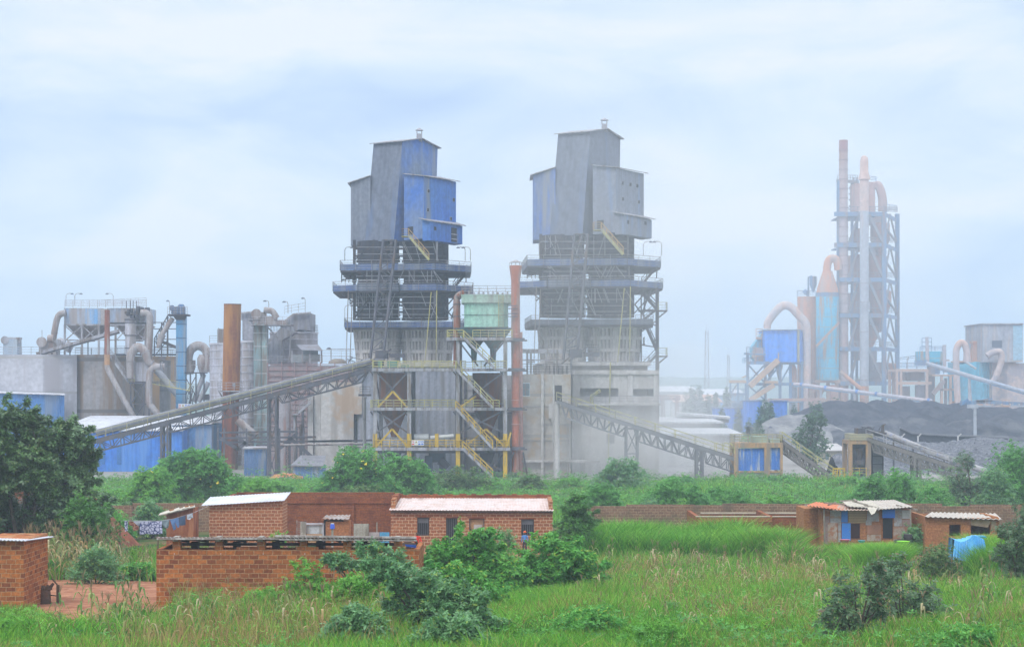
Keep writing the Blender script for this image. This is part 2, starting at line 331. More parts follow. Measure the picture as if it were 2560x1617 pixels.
# ================================================================== the two shaft kiln towers
def cut(px, a, b):
    """depth where the ray through column px meets the wall line a-b; a, b = (px, Y)"""
    xa, ya, xb, yb = X(*a), a[1], X(*b), b[1]; k = (px - 1280) / F
    t = (k * ya - xa) / ((xb - xa) - k * (yb - ya)); return ya + t * (yb - ya)
def wall_patch(mb, a, b, p0, p1, t, d, off=.06, thick=.1):
    """flat panel px p0..p1, rows t..d lying on the wall line a-b, standing `off` proud"""
    y0, y1 = cut(p0, a, b), cut(p1, a, b); A, B = P(p0, t, y0), P(p1, t, y1)
    n = Vector((B.y - A.y, -(B.x - A.x), 0)).normalized()
    if n.y > 0: n = -n
    zt = Z(t, (y0 + y1) / 2); zd = Z(d, (y0 + y1) / 2)
    q = [(A + n * off), (B + n * off), (B - n * thick), (A - n * thick)]
    mb.hexa([(v.x, v.y, zd) for v in q], [(v.x, v.y, zt) for v in q])
def lamp_post(parent, p, h, s=1):
    m = MB(); p = Vector(p); m.beam(p, p + Vector((0, 0, h)), .09)
    m.path(smooth_curve([p + Vector((0, 0, h)), p + Vector((.25 * s, 0, h + .35)), p + Vector((.9 * s, 0, h + .45))], 3), .045, 6)
    o = m.build('lamp_post', steel, parent)
    k = MB(); k.lathe(p.x + 1.1 * s, p.y, [(.08, p.z + h + .5), (.30, p.z + h + .32), (.28, p.z + h + .25)], 10); k.build('lamp_head', grey_c, o, smooth=True)
def tower(v, label):
    """measured at 300 m; v = 0 bluer left tower, v = 1 dustier right tower (moved below)"""
    T = thing('shaft_kiln_tower', label, 'kiln tower', (X(1010, 301), 301, 0), 'shaft kiln towers')
    zb = Z(602, 300)
    cl_l = grey_c; cl_r = mat('tower gable cladding', (.20, .25, .36), (.05, .17, .55), .11, (.24, .26, .32), .3, rough=.8, corr=.55) if v == 0 else grey_c
    wing = mat('tower wing cladding', (.04, .16, .58), (.07, .20, .54), .13, (.22, .25, .32), .22, rough=.75, corr=.55) if v == 0 else mat('dusty wing cladding', (.22, .24, .31), (.25, .26, .31), .15, (.2, .28, .45), .25, rough=.85, corr=.55)
    wl = mat('tower left wing cladding', (.19, .21, .27), (.22, .23, .28), .15, None, rough=.85, corr=.55) if v == 0 else mat('half blue wing cladding', (.06, .17, .52), (.14, .21, .42), .16, (.25, .26, .31), .35, rough=.8, corr=.55)
    # leaning main block
    B1, B2, B3 = P(912, 601, 303), P(985, 601, 299), P(1087, 601, 309)
    for q in (B1, B2, B3): q.z = zb
    B4 = B1 + B3 - B2
    T1, T2, T3 = P(934, 358, 304), P(1006, 354, 301), P(1094, 371, 311); T4 = T1 + T3 - T2; T1.z = T2.z; T4.z = T3.z
    R1 = P(1050, 348, 306); R2 = R1 + T1 - T2
    m = MB(); m.add([B1, B2, B3, B4, T1, T2, T3, T4, R1, R2], [(3, 2, 1, 0), (0, 1, 5, 4), (1, 2, 6, 8, 5), (2, 3, 7, 6), (3, 0, 4, 9, 7), (4, 5, 8, 9), (8, 6, 7, 9)])
    m.m = [0, 0, 1, 0, 0, 0, 0]; m.build('main_block', [cl_l, cl_r], T)
    m = MB()
    def sheet(a, b, c, d, th=.12):
        up = Vector((0, 0, th)); m.hexa([a, b, c, d], [a + up, b + up, c + up, d + up])
    o = (T1 - T2).normalized() * .5; u = (T2 - R1).normalized() * .5; w = (T3 - R1).normalized() * .5; lift = Vector((0, 0, .04))
    sheet(T1 + o + u + lift, T2 - o + u + lift, R1 - o + lift, R2 + o + lift); sheet(R2 + o + lift, R1 - o + lift, T3 - o + w + lift, T4 + o + w + lift)
    m.build('main_roof', steel, T)
    # left wing
    a, b = (877, 305.5), (926, 303); fp = [(X(*a), a[1]), (X(*b), b[1]), (X(934, 311), 311), (X(886, 313), 313)]
    zt = [Z(457, 305), Z(441, 303), Z(441, 303), Z(457, 305)]
    m = MB(); m.prism(fp, zb - .35, 0, zt); m.build('left_wing', wl, T)
    m = MB(); e = Vector((-.5, -.3, -.12)); q = [Vector((fp[i][0], fp[i][1], zt[i] + .05)) for i in range(4)]; q[0] += e; q[3] += Vector((-.5, .3, -.12)); q[1] += Vector((0, -.3, 0)); q[2] += Vector((0, .3, 0))
    sheet(*q); m.build('left_wing_roof', steel, T)
    # right wing
    fa, fb, fc = (1010, 299.2), (1060, 295.5), (1140, 304)
    fp = [(X(*fa), fa[1]), (X(*fb), fb[1]), (X(*fc), fc[1]), (X(1096, 308), 308)]
    zt = [Z(436, 299), Z(443, 296), Z(455, 304), Z(444, 308)]
    m = MB(); m.prism(fp, zb + .02, 0, zt); m.m = [0, 0, 0 if v else 1, 0, 0, 0]
    m.build('right_wing', [wing, cl_r], T)
    m = MB(); q = [Vector((fp[i][0], fp[i][1], zt[i] + .05)) for i in range(4)]; q[0] += Vector((-.2, -.3, 0)); q[1] += Vector((-.1, -.6, 0)); q[2] += Vector((.7, 0, -.05)); q[3] += Vector((.2, .3, 0))
    sheet(*q); m.build('right_wing_roof', steel, T)
    # lower lean-to
    ga, gb, gc = (1056, 294.8), (1076, 293.6), (1156, 302)
    fp = [(X(*ga), ga[1]), (X(*gb), gb[1]), (X(*gc), gc[1]), (X(1136, 304.6), 304.6)]
    zt = [Z(549, 295), Z(554, 294), Z(566, 302), Z(556, 304)]
    m = MB(); m.prism(fp, zb - .4, 0, zt); m.build('lean_to', wing, T)
    m = MB(); q = [Vector((fp[i][0], fp[i][1], zt[i] + .05)) for i in range(4)]; q[0] += Vector((-.6, -.1, .1)); q[1] += Vector((-.2, -.5, -.05)); q[2] += Vector((.6, -.2, -.05)); q[3] += Vector((.1, .4, 0))
    sheet(*q); m.build('lean_to_roof', steel, T)
    wins = [(1071, 478), (1069, 525), (1134, 500), (1127, 547)] if v == 0 else [(1078, 478), (1101, 481), (1121, 484), (1079, 516), (1125, 523)]
    for x, y in wins:
        m = MB(); wall_patch(m, fb, fc, x - 2.6, x + 2.6, y - 4.5, y + 4.5); w_ = m.build('window', steel, T)
        m = MB(); wall_patch(m, fb, fc, x - 2, x + 2, y - 3.8, y + 3.8, .09); m.build('window_pane', dark, w_)
    m = MB(); wall_patch(m, gb, gc, 1085, 1090, 567, 576); m.build('window', dark, T)
    if v == 0:
        m = MB(); wall_patch(m, gb, gc, 1128, 1141, 570, 605); d_ = m.build('doorway', dark, T)
        m = MB(); wall_patch(m, gb, gc, 1127, 1142, 585, 587, .12, -.04); wall_patch(m, gb, gc, 1127, 1142, 597, 599, .12, -.04); m.build('door_rail', silo_w, d_)
    else:
        m = MB(); wall_patch(m, gb, gc, 1134, 1140, 570, 578); m.build('window', dark, T)
    m = MB(); wall_patch(m, fa, fb, 1020, 1033, 567, 587, .08); m.build('doorway', dark, T)
    # roof vent
    vx, vy = X(1047.5, 305), 306; m = MB(); z0 = Z(352, 305)
    m.box(vx - .42, vx + .42, vy - .42, vy + .42, z0, z0 + 1.2)
    for sx in (-.38, .38):
        for sy in (-.38, .38): m.box(vx + sx - .05, vx + sx + .05, vy + sy - .05, vy + sy + .05, z0 + 1.2, z0 + 1.75)
    m.lathe(vx, vy, [(.68, z0 + 1.75), (.66, z0 + 1.8), (.06, z0 + 2.15)], 8)
    m.build('roof_vent', steel, T)
    # platforms
    def platform(pts, top, bot, mt, hole=1.0, nm='platform_fascia', railed=True):
        q = [(X(a, Y), Y) for a, Y in pts]; zt_, z_ = Z(top, pts[1][1]), Z(bot, pts[1][1])
        m = MB()
        for i in range(len(q)):
            a, b = Vector((*q[i], 0)), Vector((*q[(i + 1) % len(q)], 0)); m.beam(a + Vector((0, 0, (zt_ + z_) / 2 - .17)), b + Vector((0, 0, (zt_ + z_) / 2 - .17)), .08, (zt_ - z_) * .74)
        f_ = m.build(nm, mt, T)
        m = MB(); m.prism(q, z_ - .28, z_ - .02); m.build('platform_deck', steel_d, T)
        m = MB(); zz = [Vector((x, y, z_)) for x, y in q]; zz.append(zz[0])
        m.rail([p + Vector(((p.x - X(1010, 301)) * .006, (p.y - 303) * .012, 0)) for p in zz], zt_ - z_ + .25, 2.6, .05, 3); m.build('railing', steel, f_)
    fb_, fd_ = (blue_d, grey_c)
    platform([(851, 298), (1087, 296), (1177, 302), (1175, 314), (865, 316)], 653, 674, blue_d)
    platform([(833, 299), (895, 296), (1000, 295.7), (1092, 294.4), (1182, 302), (1178, 316), (850, 317)], 706, 726, blue_d)
    platform([(895, 294.8), (966, 293.3), (998, 295.2), (990, 297)], 703, 726, grey_c)
    platform([(862, 299), (1131 if v == 0 else 1150, 296.5), (1160, 303), (1150, 315), (872, 316)], 798, 817, blue_d if v == 0 else grey_c)
    # upper steel shafts between the platforms
    for cx, r in ((945, 54), (1060, 56)):
        m = MB(); x = X(cx, 304); k = 304 / F
        prof = []
        for y0, y1, rr in ((604, 655, .97), (655, 712, .93), (712, 765, 1.0), (765, 800, .98)):
            z1, z0 = Z(y0, 304), Z(y1, 304); prof += [(r * k * rr, z1), (r * k * rr, z0 + .3), (r * k * rr * 1.05, z0 + .28), (r * k * rr * 1.05, z0)]
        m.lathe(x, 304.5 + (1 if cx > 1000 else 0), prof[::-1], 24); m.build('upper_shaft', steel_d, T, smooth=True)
    m = MB()
    for px, Y in ((886, 300), (935, 298.5), (978, 297.5), (1034, 297), (1085, 296.5), (1112, 303), (905, 312), (1118, 312)):
        m.beam(P(px, 600, Y), P(px, 800, Y), .42)
    for row in (622, 640, 690, 735, 755, 780):
        m.beam(P(886, row, 300), P(1085, row, 296.6), .2, .3); m.beam(P(1085, row, 296.6), P(1114, row, 303), .2, .3)
    for a, b in (((886, 675), (935, 705)), ((935, 730), (886, 795)), ((1034, 730), (1060, 795)), ((1085, 735), (1034, 790)), ((978, 730), (1000, 790)), ((1034, 605), (1060, 650)), ((886, 650), (935, 610))):
        m.beam(P(a[0], a[1], 297), P(b[0], b[1], 297), .2)
    rnd = random.Random(3 + v)
    for i in range(26):                      # pipes, valves and boxes round the shafts
        px = rnd.uniform(888, 1105); row = rnd.choice((612, 632, 645, 688, 698, 740, 765, 785)); w_ = rnd.uniform(4, 16)
        m.pbox(px, px + w_, row - rnd.uniform(3, 10), row + rnd.uniform(1, 5), 298.2 + rnd.random(), 1.2)
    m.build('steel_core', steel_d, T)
    m = MB(); rs_ = 0
    for a, b in (((845, 727), (905, 772)), ((858, 727), (905, 752)), ((875, 727), (875, 760)), ((875, 760), (905, 730)), ((905, 772), (885, 797)), ((860, 727), (890, 745)), ((1150, 727), (1112, 770)), ((1168, 727), (1112, 790)), ((1125, 727), (1150, 760)), ((1112, 770), (1135, 797)), ((1135, 727), (1135, 790)), ((1112, 745), (1150, 727)), ((1152, 727), (1128, 797)), ((1165, 678), (1165, 706))):
        if a[0] > 1000 and not rs_: m.build('bracket_braces', steel_m, T); m = MB(); rs_ = 1
        m.beam(P(*a, 299.5), P(*b, 300.5), .16)
    m.build('bracket_braces', steel_m, T); m = MB(); m.beam(P(854, 677, 299.5), P(854, 706, 300.5), .16)
    for i in range(5):
        x0 = 893 - i * 9; m.path(smooth_curve([P(892, 676 + i * 5, 301), P(x0, 684 + i * 4, 300), P(x0 - 3, 706, 299.6)], 4), .07, 6)
    for i in range(4): m.beam(P(892, 688 + i * 5, 301), P(854, 688 + i * 5, 300), .08)
    m.build('curved_pipes', steel_m, T)
    m = MB(); rq = random.Random(31 + v)
    for i in range(46):                      # light secondary members over the dark core
        a = rq.uniform(888, 1095); b = a + rq.choice((0, 0, 14, -14, 22)); r0_ = rq.choice((604, 677, 728, 728, 755)); r1_ = {604: 652, 677: 705, 728: 765, 755: 796}[r0_]; yy = 297.4 - (a - 890) * .012; m.beam(P(a, r0_, yy), P(b, r1_, yy), .11)
    for r_ in (618, 635, 690, 742, 757, 772, 786): m.beam(P(890, r_, 297.3), P(1085, r_, 295.2), .1)
    m.build('secondary_steel', mat('pale dusty steel', (.30, .29, .31), (.22, .21, .23), .5), T)
    for px in (865, 875):
        m = MB(); m.beam(P(px + 6, 725, 297), P(px, 908, 297), .13); m.build('drop_pipe', steel, T)
    m = MB(); m.beam(P(1092, 726, 294), P(1090, 905, 294), .13); m.beam(P(1078, 730, 294.5), P(1062, 908, 294.5), .13); m.build('drop_pipe', yel_d, T)
    # side stair between upper platforms
    m = MB(); m.stair(P(1168, 680, 303), P(1133, 722, 303), 1.0, -1); m.stair_rail(P(1168, 680, 303), P(1133, 722, 303), 1.0, -1); m.build('side_stair', steel_d, T)
    # gable stair
    st = MB(); a, b = P(1022, 590, 294.6), P(1073, 650, 293.2); st.stair(a, b, 1.1, -1); st.box(X(1004, 294), X(1024, 294), 293.6, 296, Z(592, 294), Z(590, 294)); g = st.build('access_stair', yel_d, T)
    st = MB(); st.stair_rail(a, b, 1.1, -1); st.rail([P(1005, 590, 296), P(1005, 590, 293.6), P(1022, 590, 293.6)], 1.1, 1.2); st.build('handrail', mat('orange yellow rail', (.50, .30, .10), (.42, .30, .15), .8, None), g)
    # leaning skip hoist
    m = MB()
    la, lb, lc, ld = P(958, 600, 294), P(925, 902, 290.5), P(990, 600, 294), P(958, 892, 290.5)
    m.beam(la, lb, .32); m.beam(lc, ld, .32)
    n = 12
    for i in range(n):
        t0, t1 = i / n, (i + 1) / n; m.beam(la.lerp(lb, t0), lc.lerp(ld, t0), .16)
        if i % 2: m.beam(la.lerp(lb, t0), lc.lerp(ld, t1), .12)
        else: m.beam(lc.lerp(ld, t0), la.lerp(lb, t1), .12)
    m.build('skip_hoist', steel_m, T)
    m = MB(); m.pbox(938, 968, 876, 896, 289.5, 3); m.beam(P(935, 905, 289), P(978, 872, 289), .3); m.beam(P(918, 912, 289), P(945, 890, 289), .25)
    m.rail([P(975, 884, 289), P(1008, 884, 289)], 1.1, 1.5); m.pbox(972, 1010, 884, 893, 289, 2); m.build('hoist_base', steel_m, T)
    # concrete kiln bodies
    for cx, rt, rb, zt_r, lo in ((942, 61, 52, 818, 912), (1066, 67, 59, 816, 914)):
        k = 301 / F; x, y = X(cx, 301), 304; z1, z0 = Z(zt_r, 301), Z(lo, 301); m = MB()
        m.lathe(x, y, [(rb * k * .95, z0), (rt * k * .95, z1)], 36); kb = m.build('kiln_body', conc_in, T, smooth=True)
        m = MB(); nr = 40
        for i in range(nr):
            an = 2 * math.pi * i / nr; big = i % 5 == 0; c, s_ = math.cos(an), math.sin(an); g = .985 if big else .955
            m.beam((x + c * rb * k * g, y + s_ * rb * k * g, z0), (x + c * rt * k * g, y + s_ * rt * k * g, z1), .4 if big else .22, .8 if big else .3, up=(-s_, c, 0))
        m.build('kiln_rib', conc_brown, kb)
        m = MB()
        for t in (.05, .36, .66, .93):
            rr = (rb + (rt - rb) * t) * k; zz = z0 + (z1 - z0) * t; m.lathe(x, y, [(rr * .95, zz - .26), (rr * 1.045, zz - .26), (rr * 1.045, zz + .26), (rr * .95, zz + .26)], 36)
        m.build('kiln_hoop', conc_brown, kb)
    for px, s in (((862, 1), (1163, -1), (1176, -1), (862, 1)) if v == 0 else ((877, 1), (1128, 1), (1172, -1))): lamp_post(T, P(px, 652, 297), 1.7, s)
    if v == 0: lamp_post(T, P(862, 797, 297.5), 1.7, 1)
    # concrete base block
    m = MB(); m.box(X(897, 300), X(1140, 300), 297.5, 312, 0, Z(912, 300)); bb = m.build('base_block', conc if v else mat('lavender cladding', (.42, .43, .50), (.34, .36, .44), .2, (.30, .29, .31), .4, rough=.85, corr=1.1), T)
    m = MB(); m.box(X(897, 300) - .4, X(1140, 300) + .4, 297, 312.4, Z(912, 300) - .3, Z(912, 300) + .3); m.build('base_cornice', conc_pale, bb)
    if v:
        m = MB()
        zt_ = Z(970, 297); cols = [(X(p, 300), X(p + 16, 300)) for p in (893, 1010, 1100, 1125)]
        m = MB(); m.rail([P(900, 912, 297.2), P(1140, 912, 297.2)], 1.1, 1.8); m.build('railing', steel, bb)
    return T
tA = tower(0, 'tall blue and grey clad kiln tower behind the green filter house')
tB = tower(1, 'tall dusty grey kiln tower right of the orange pipes, in the dust cloud')
tB.location += Vector((X(1308, 288.5) - X(851, 300) + .45, -11.5, 0))

# the outer stair of the right tower
T = thing('stair_tower', 'zigzag steel stair on a tall post at the right flank of the dusty tower', 'stair', (X(1643, 290), 290, Z(925, 290)))
m = MB(); m.beam(P(1643, 928, 290), P(1643, 728, 290), .5); m.beam(P(1603, 928, 292), P(1603, 728, 292), .2); m.build('post', steel_m, T)
for (a, b) in (((1606, 735), (1640, 772)), ((1640, 774), (1608, 800)), ((1608, 802), (1645, 885)), ((1640, 888), (1604, 925)), ((1610, 860), (1608, 862))):
    m = MB(); m.stair(P(*a, 289.5), P(*b, 289.5), 1.0, -1); m.stair_rail(P(*a, 289.5), P(*b, 289.5), 1.0, -1); m.build('flight', steel_m, T)
for r_ in (775, 889):
    m = MB(); m.pbox(1598 if r_ < 800 else 1640, 1669, r_, r_ + 3, 288.5, 2.5); m.beam(P(1667, r_ + 2, 290), P(1645, r_ + 20, 290), .2); l = m.build('landing', steel_m, T)
    m = MB(); z = Z(r_, 288.5); m.rail([(X(1645, 288.5), 288.5, z), (X(1668, 288.5), 288.5, z), (X(1668, 288.5), 291, z)], 1.15, 1.0); m.build('railing', yel_d, l)
m = MB()
for a, b in (((1605, 733), (1640, 760)), ((1603, 800), (1643, 815)), ((1603, 862), (1643, 868)), ((1603, 830), (1643, 800)), ((1612, 735), (1612, 780)), ((1603, 775), (1643, 775))): m.beam(P(*a, 291), P(*b, 291), .16)
m.build('brace', steel_m, T)

# ================================================================== concrete base hall of the right tower
YH = 284.0
T = thing('kiln_hall', 'large pale concrete hall with long openings under the dusty tower', 'building', (X(1540, YH), YH, 0))
xl, xr = X(1430, YH), X(1648, YH); zt = Z(925, YH)
m = MB()
def wall_holes(m, x0, x1, z0, z1, y, d, holes):
    """front wall of thickness d with rectangular holes (x0,x1,z0,z1)"""
    xs = sorted({x0, x1, *[h[0] for h in holes], *[h[1] for h in holes]}); zs = sorted({z0, z1, *[h[2] for h in holes], *[h[3] for h in holes]})
    for i in range(len(xs) - 1):
        cz0 = None
        for j in range(len(zs) - 1):
            cx, cz = (xs[i] + xs[i + 1]) / 2, (zs[j] + zs[j + 1]) / 2
            hole = any(h[0] < cx < h[1] and h[2] < cz < h[3] for h in holes)
            if not hole and cz0 is None: cz0 = zs[j]
            if hole and cz0 is not None: m.box(xs[i], xs[i + 1], y, y + d, cz0, zs[j]); cz0 = None
        if cz0 is not None: m.box(xs[i], xs[i + 1], y, y + d, cz0, zs[-1])
H = [(X(1450, YH), X(1546, YH), Z(992, YH), Z(970, YH)), (X(1583, YH), X(1636, YH), Z(991, YH), Z(972, YH)), (X(1516, YH), X(1537, YH), Z(1109, YH), Z(1086, YH))]
wall_holes(m, xl, xr, 0, zt, YH, .6, H)
m.box(xl, xl + .6, YH + .6, YH + 20, 0, zt); m.box(xr - .6, xr, YH + .6, YH + 20, 0, zt); m.box(xl + .6, xr - .6, YH + 19.4, YH + 20, 0, Z(990, YH)); m.box(xl + .6, xr - .6, YH + .6, YH + 19.4, zt - .4, zt - .05)
m.build('concrete_wall', conc_pale, T)
m = MB()
for px in (1432, 1570, 1634): m.pbox(px, px + 12, 938, 1000, YH - .35, .35)
m.pbox(1430, 1648, 932, 936, YH - .3, .3); m.build('pilaster', conc_pale, T)
m = MB(); m.pbox(1445, 1652, 1008, 1013, YH - 1.6, 1.6); b_ = m.build('balcony', conc_pale, T)
m = MB(); z = Z(1008, YH - 1.5); m.rail([(X(1445, YH - 1.5), YH - 1.5, z), (X(1652, YH - 1.5), YH - 1.5, z)], 1.1, 2.0); m.build('railing', steel, b_)
m = MB(); m.rail([(xl, YH + .1, zt), (xr, YH + .1, zt)], 1.2, 2.2); m.build('railing', steel, T)
m = MB(); m.path([P(1479, 1012, YH - .5), P(1479, 990, YH - .5), P(1500, 976, YH - 1.2)], .28, 8); m.build('vent_pipe', yel_d, T)
m = MB(); m.beam(P(1520, 1180, YH - .6), P(1526, 905, YH - .6), .16); m.build('downpipe', yel_d, T)
# left annex
YA = 280.0
T = thing('kiln_annex', 'stained concrete annex with pipes and a blue window right of the orange pipes', 'building', (X(1370, YA), YA, 0))
m = MB(); H = [(X(1302, YA), X(1325, YA), Z(990, YA), Z(957, YA)), (X(1387, YA), X(1405, YA), Z(1003, YA), Z(963, YA))]
wall_holes(m, X(1290, YA), X(1427, YA), 0, Z(935, YA), YA, .5, H); m.box(X(1290, YA), X(1427, YA), YA + .6, YA + 12, 0, Z(1010, YA)); m.box(X(1290, YA), X(1427, YA), YA + .5, YA + 12, Z(940, YA), Z(935, YA))
m.build('concrete_wall', mat('stained pale concrete', (.50, .46, .42), (.42, .37, .34), .12, (.45, .33, .22), .38, streak=False, rough=.95, lines=6, lcol=(.36, .33, .31)), T)
m = MB(); m.pbox(1303, 1324, 958, 989, YA + .2, .06); w_ = m.build('window', glass, T)
m = MB(); m.pbox(1312.5, 1314.5, 958, 989, YA + .14, .05); m.pbox(1303, 1324, 972, 974, YA + .14, .05); m.build('window_frame', steel, w_)
m = MB(); m.pbox(1387, 1405, 963, 1003, YA + .45, .1); m.build('doorway', dark, T)
m = MB(); m.pbox(1296, 1500, 1150, 1155, YA - .8, .8); m.pbox(1372, 1386, 1010, 1045, YA - .8, .8); m.pbox(1378, 1384, 1045, 1054, YA - .8, .8); m.build('ledge', conc_pale, T)
for px, w, t0 in ((1356, 7, 935), (1383, 3, 938), (1424, 3, 1060), (1418, 2, 1060)):
    m = MB(); m.tube(P(px, t0, YA - .6), (X(px, YA - .6), YA - .6, 0), w * .03, n=8); m.build('downpipe', conc_pale, T)
m = MB(); m.tube(P(1392, 1004, 276.5), (X(1392, 276.5), 276.5, 0), .42); m.build('round_column', conc_pale, T)
m = MB()
for row in (1015, 1100, 1060):
    m.pbox(1296 if row != 1060 else 1352, 1427, row, row + 2, YA - .1, .1)
m.build('concrete_joint', conc, T)
# steel frame on the annex
T = thing('rooftop_frame', 'open grey steel frame with tanks on top of the stained annex', 'steel frame', (X(1360, 281), 281, Z(935, 281)))
m = MB(); m.beam(P(1290, 877, 281), P(1432, 879, 281), .5, .6); m.beam(P(1290, 900, 281), P(1432, 900, 281), .2)
for px in (1300, 1318, 1327, 1366, 1392, 1428): m.beam(P(px, 878, 281), P(px, 936, 281), .3)
for px, a in ((1318, 905), (1340, 912), (1366, 905), (1392, 900)): m.beam(P(px, a, 283), P(px + 20, a, 283), .2)
m.build('frame', steel, T)
m = MB(); z = Z(935, 280.5); m.rail([(X(1292, 280.5), 280.5, z), (X(1430, 280.5), 280.5, z)], 1.5, 1.6, mids=3); m.build('railing', steel_m, T)
m = MB(); rnd = random.Random(5)
for i in range(9):
    px = 1332 + i * 11; m.pbox(px, px + rnd.uniform(5, 9), rnd.uniform(893, 918), 936, 283 + rnd.random() * 2, 2)
m.lathe(X(1352, 284), 284, [(.9, Z(936, 284)), (.9, Z(912, 284)), (.3, Z(905, 284))], 14); m.build('machinery', conc_pale, T)

# ================================================================== filter structure with yellow stairs
Y0, Y1 = 275.0, 287.0
T = thing('filter_structure', 'steel frame tower with yellow stairs and railed decks carrying the mint filter house', 'steel structure', (X(1100, Y0), Y0, 0))
cols = (938, 1023, 1145, 1263)
for px in cols:
    for Y in (Y0 + .5, Y1 + .4):
        x = X(px, Y0 + .5); top = Z(920 if px < 1100 else 845, Y0 + .5)
        m = MB(); m.box(x - .28, x + .28, Y - .28, Y + .28, Z(1084, Y0), top); c_ = m.build('column', steel, T)
        m = MB(); m.box(x - .31, x + .31, Y - .31, Y + .31, 0, Z(1084, Y0) - .003); m.build('column_foot', yel, c_) if Y < 280 else m.build('column_foot', steel, c_)
decks = ((922, 930, 1268, yel_d), (1020, 925, 1264, yel_d), (1120, 932, 1275, yel), (845, 1116, 1282, yel_d))
for row, a, b, rm in decks:
    m = MB(); z = Z(row, Y0); m.box(X(a, Y0), X(b, Y0), Y0, Y0 + 13.2, z - .25, z); m.box(X(a, Y0) - .03, X(b, Y0) + .03, Y0 - .06, Y0 + .2, z - .34, z + .1)
    d_ = m.build('deck', steel, T)
    m = MB(); xa, xb = X(a, Y0) + .1, X(b, Y0) - .1
    segs = {922: [(930, 1143), (1150, 1166), (1180, 1268)], 1020: [(925, 1140), (1160, 1250)], 1120: [(932, 1157), (1164, 1232), (1240, 1275)], 845: [(1116, 1160), (1180, 1282)]}[row]
    for p0, p1 in segs: m.rail([(X(p0, Y0) + .1, Y0 + .08, z), (X(p1, Y0) - .1, Y0 + .08, z)], 1.15, 1.15, .075)
    m.rail([(xa, Y0 + .08, z), (xa, Y0 + 13, z), (xb, Y0 + 13, z), (xb, Y0 + .08, z)], 1.15, 1.6, .06)
    m.build('railing', rm, d_)
# stairs
for a, b, mt in (((1160, 826), (1238, 922), yel_d), ((1140, 906), (1233, 1020), yel_d), ((1140, 1004), (1232, 1120), yel), ((1157, 1120), (1232, 1188), yel)):
    A, B = P(*a, Y0 - .1), P(*b, Y0 - .1); A.z = Z(a[1] + 16, Y0) if a[1] < 1100 else A.z
    if a[1] < 1100: A.z = min(Z(r, Y0) for r in (845, 922, 1020) if abs(r - a[1]) < 26)
    B.z = min([Z(r, Y0) for r in (922, 1020, 1120) if abs(r - b[1]) < 5] or [.2])
    m = MB(); m.stair(A, B, 1.2, -1); s_ = m.build('stair', steel, T); m = MB(); m.stair_rail(A, B, 1.2, -1, .08); m.build('handrail', mt, s_)
# bracing
m = MB(); my = MB()
for (c0, c1) in ((938, 1023), (1145, 1263)):
    for (t, d) in ((926, 1018), (1024, 1084)):
        m.beam(P(c0, t, Y0 + .5), P(c1, d, Y0 + .5), .22); m.beam(P(c1, t, Y0 + .4), P(c0, d, Y0 + .4), .22)
        m.beam(P(c0, t, Y1 + .5), P(c1, d, Y1 + .5), .22); m.beam(P(c1, t, Y1 + .4), P(c0, d, Y1 + .4), .22)
m.beam(P(1145, 850, Y0 + .5), P(1195, 915, Y0 + .5), .22); m.beam(P(1263, 850, Y0 + .5), P(1210, 915, Y0 + .5), .22)
for px in (938, 1023, 1145, 1263):           # side bracing running back
    for (t, d) in ((926, 1018), (1024, 1115), (1124, 1185)): m.beam(P(px, t, Y0 + .5), (X(px, Y0), Y1, Z(d, Y0)), .18)
for a, b in (((1160, 1128), (1255, 1175)), ((1263, 1130), (1215, 1180)), ((1263, 1185), (1285, 1130)), ((950, 1128), (1023, 1180)), ((1023, 1128), (955, 1180))): m.beam(P(*a, Y0 + 1), P(*b, Y0 + 1), .24)
for row in (1128,): m.beam(P(935, row, Y0 + 3), P(1268, row, Y0 + 3), .3, .5)
for c in cols: m.beam(P(c - 12, 928, Y0 + .5), P(c, 945, Y0 + .5), .2); m.beam(P(c - 12, 1028, Y0 + .5), P(c, 1045, Y0 + .5), .2)
m.build('brace', steel_m, T)
for a, b, c, d in ((940, 1117, 980, 1072), (980, 1072, 1020, 1117), (1170, 1110, 1215, 1072), (1215, 1072, 1258, 1112), (945, 1018, 982, 978), (982, 978, 1018, 1018), (1150, 1018, 1190, 990), (1268, 1115, 1277, 1080)): my.beam(P(a, b, Y0 + .25), P(c, d, Y0 + .25), .26)
my.build('yellow_brace', yel, T)
m = MB(); m.pbox(1087, 1096, 1084, 1117, Y0 + 1, .6); m.build('yellow_post', yel, T)
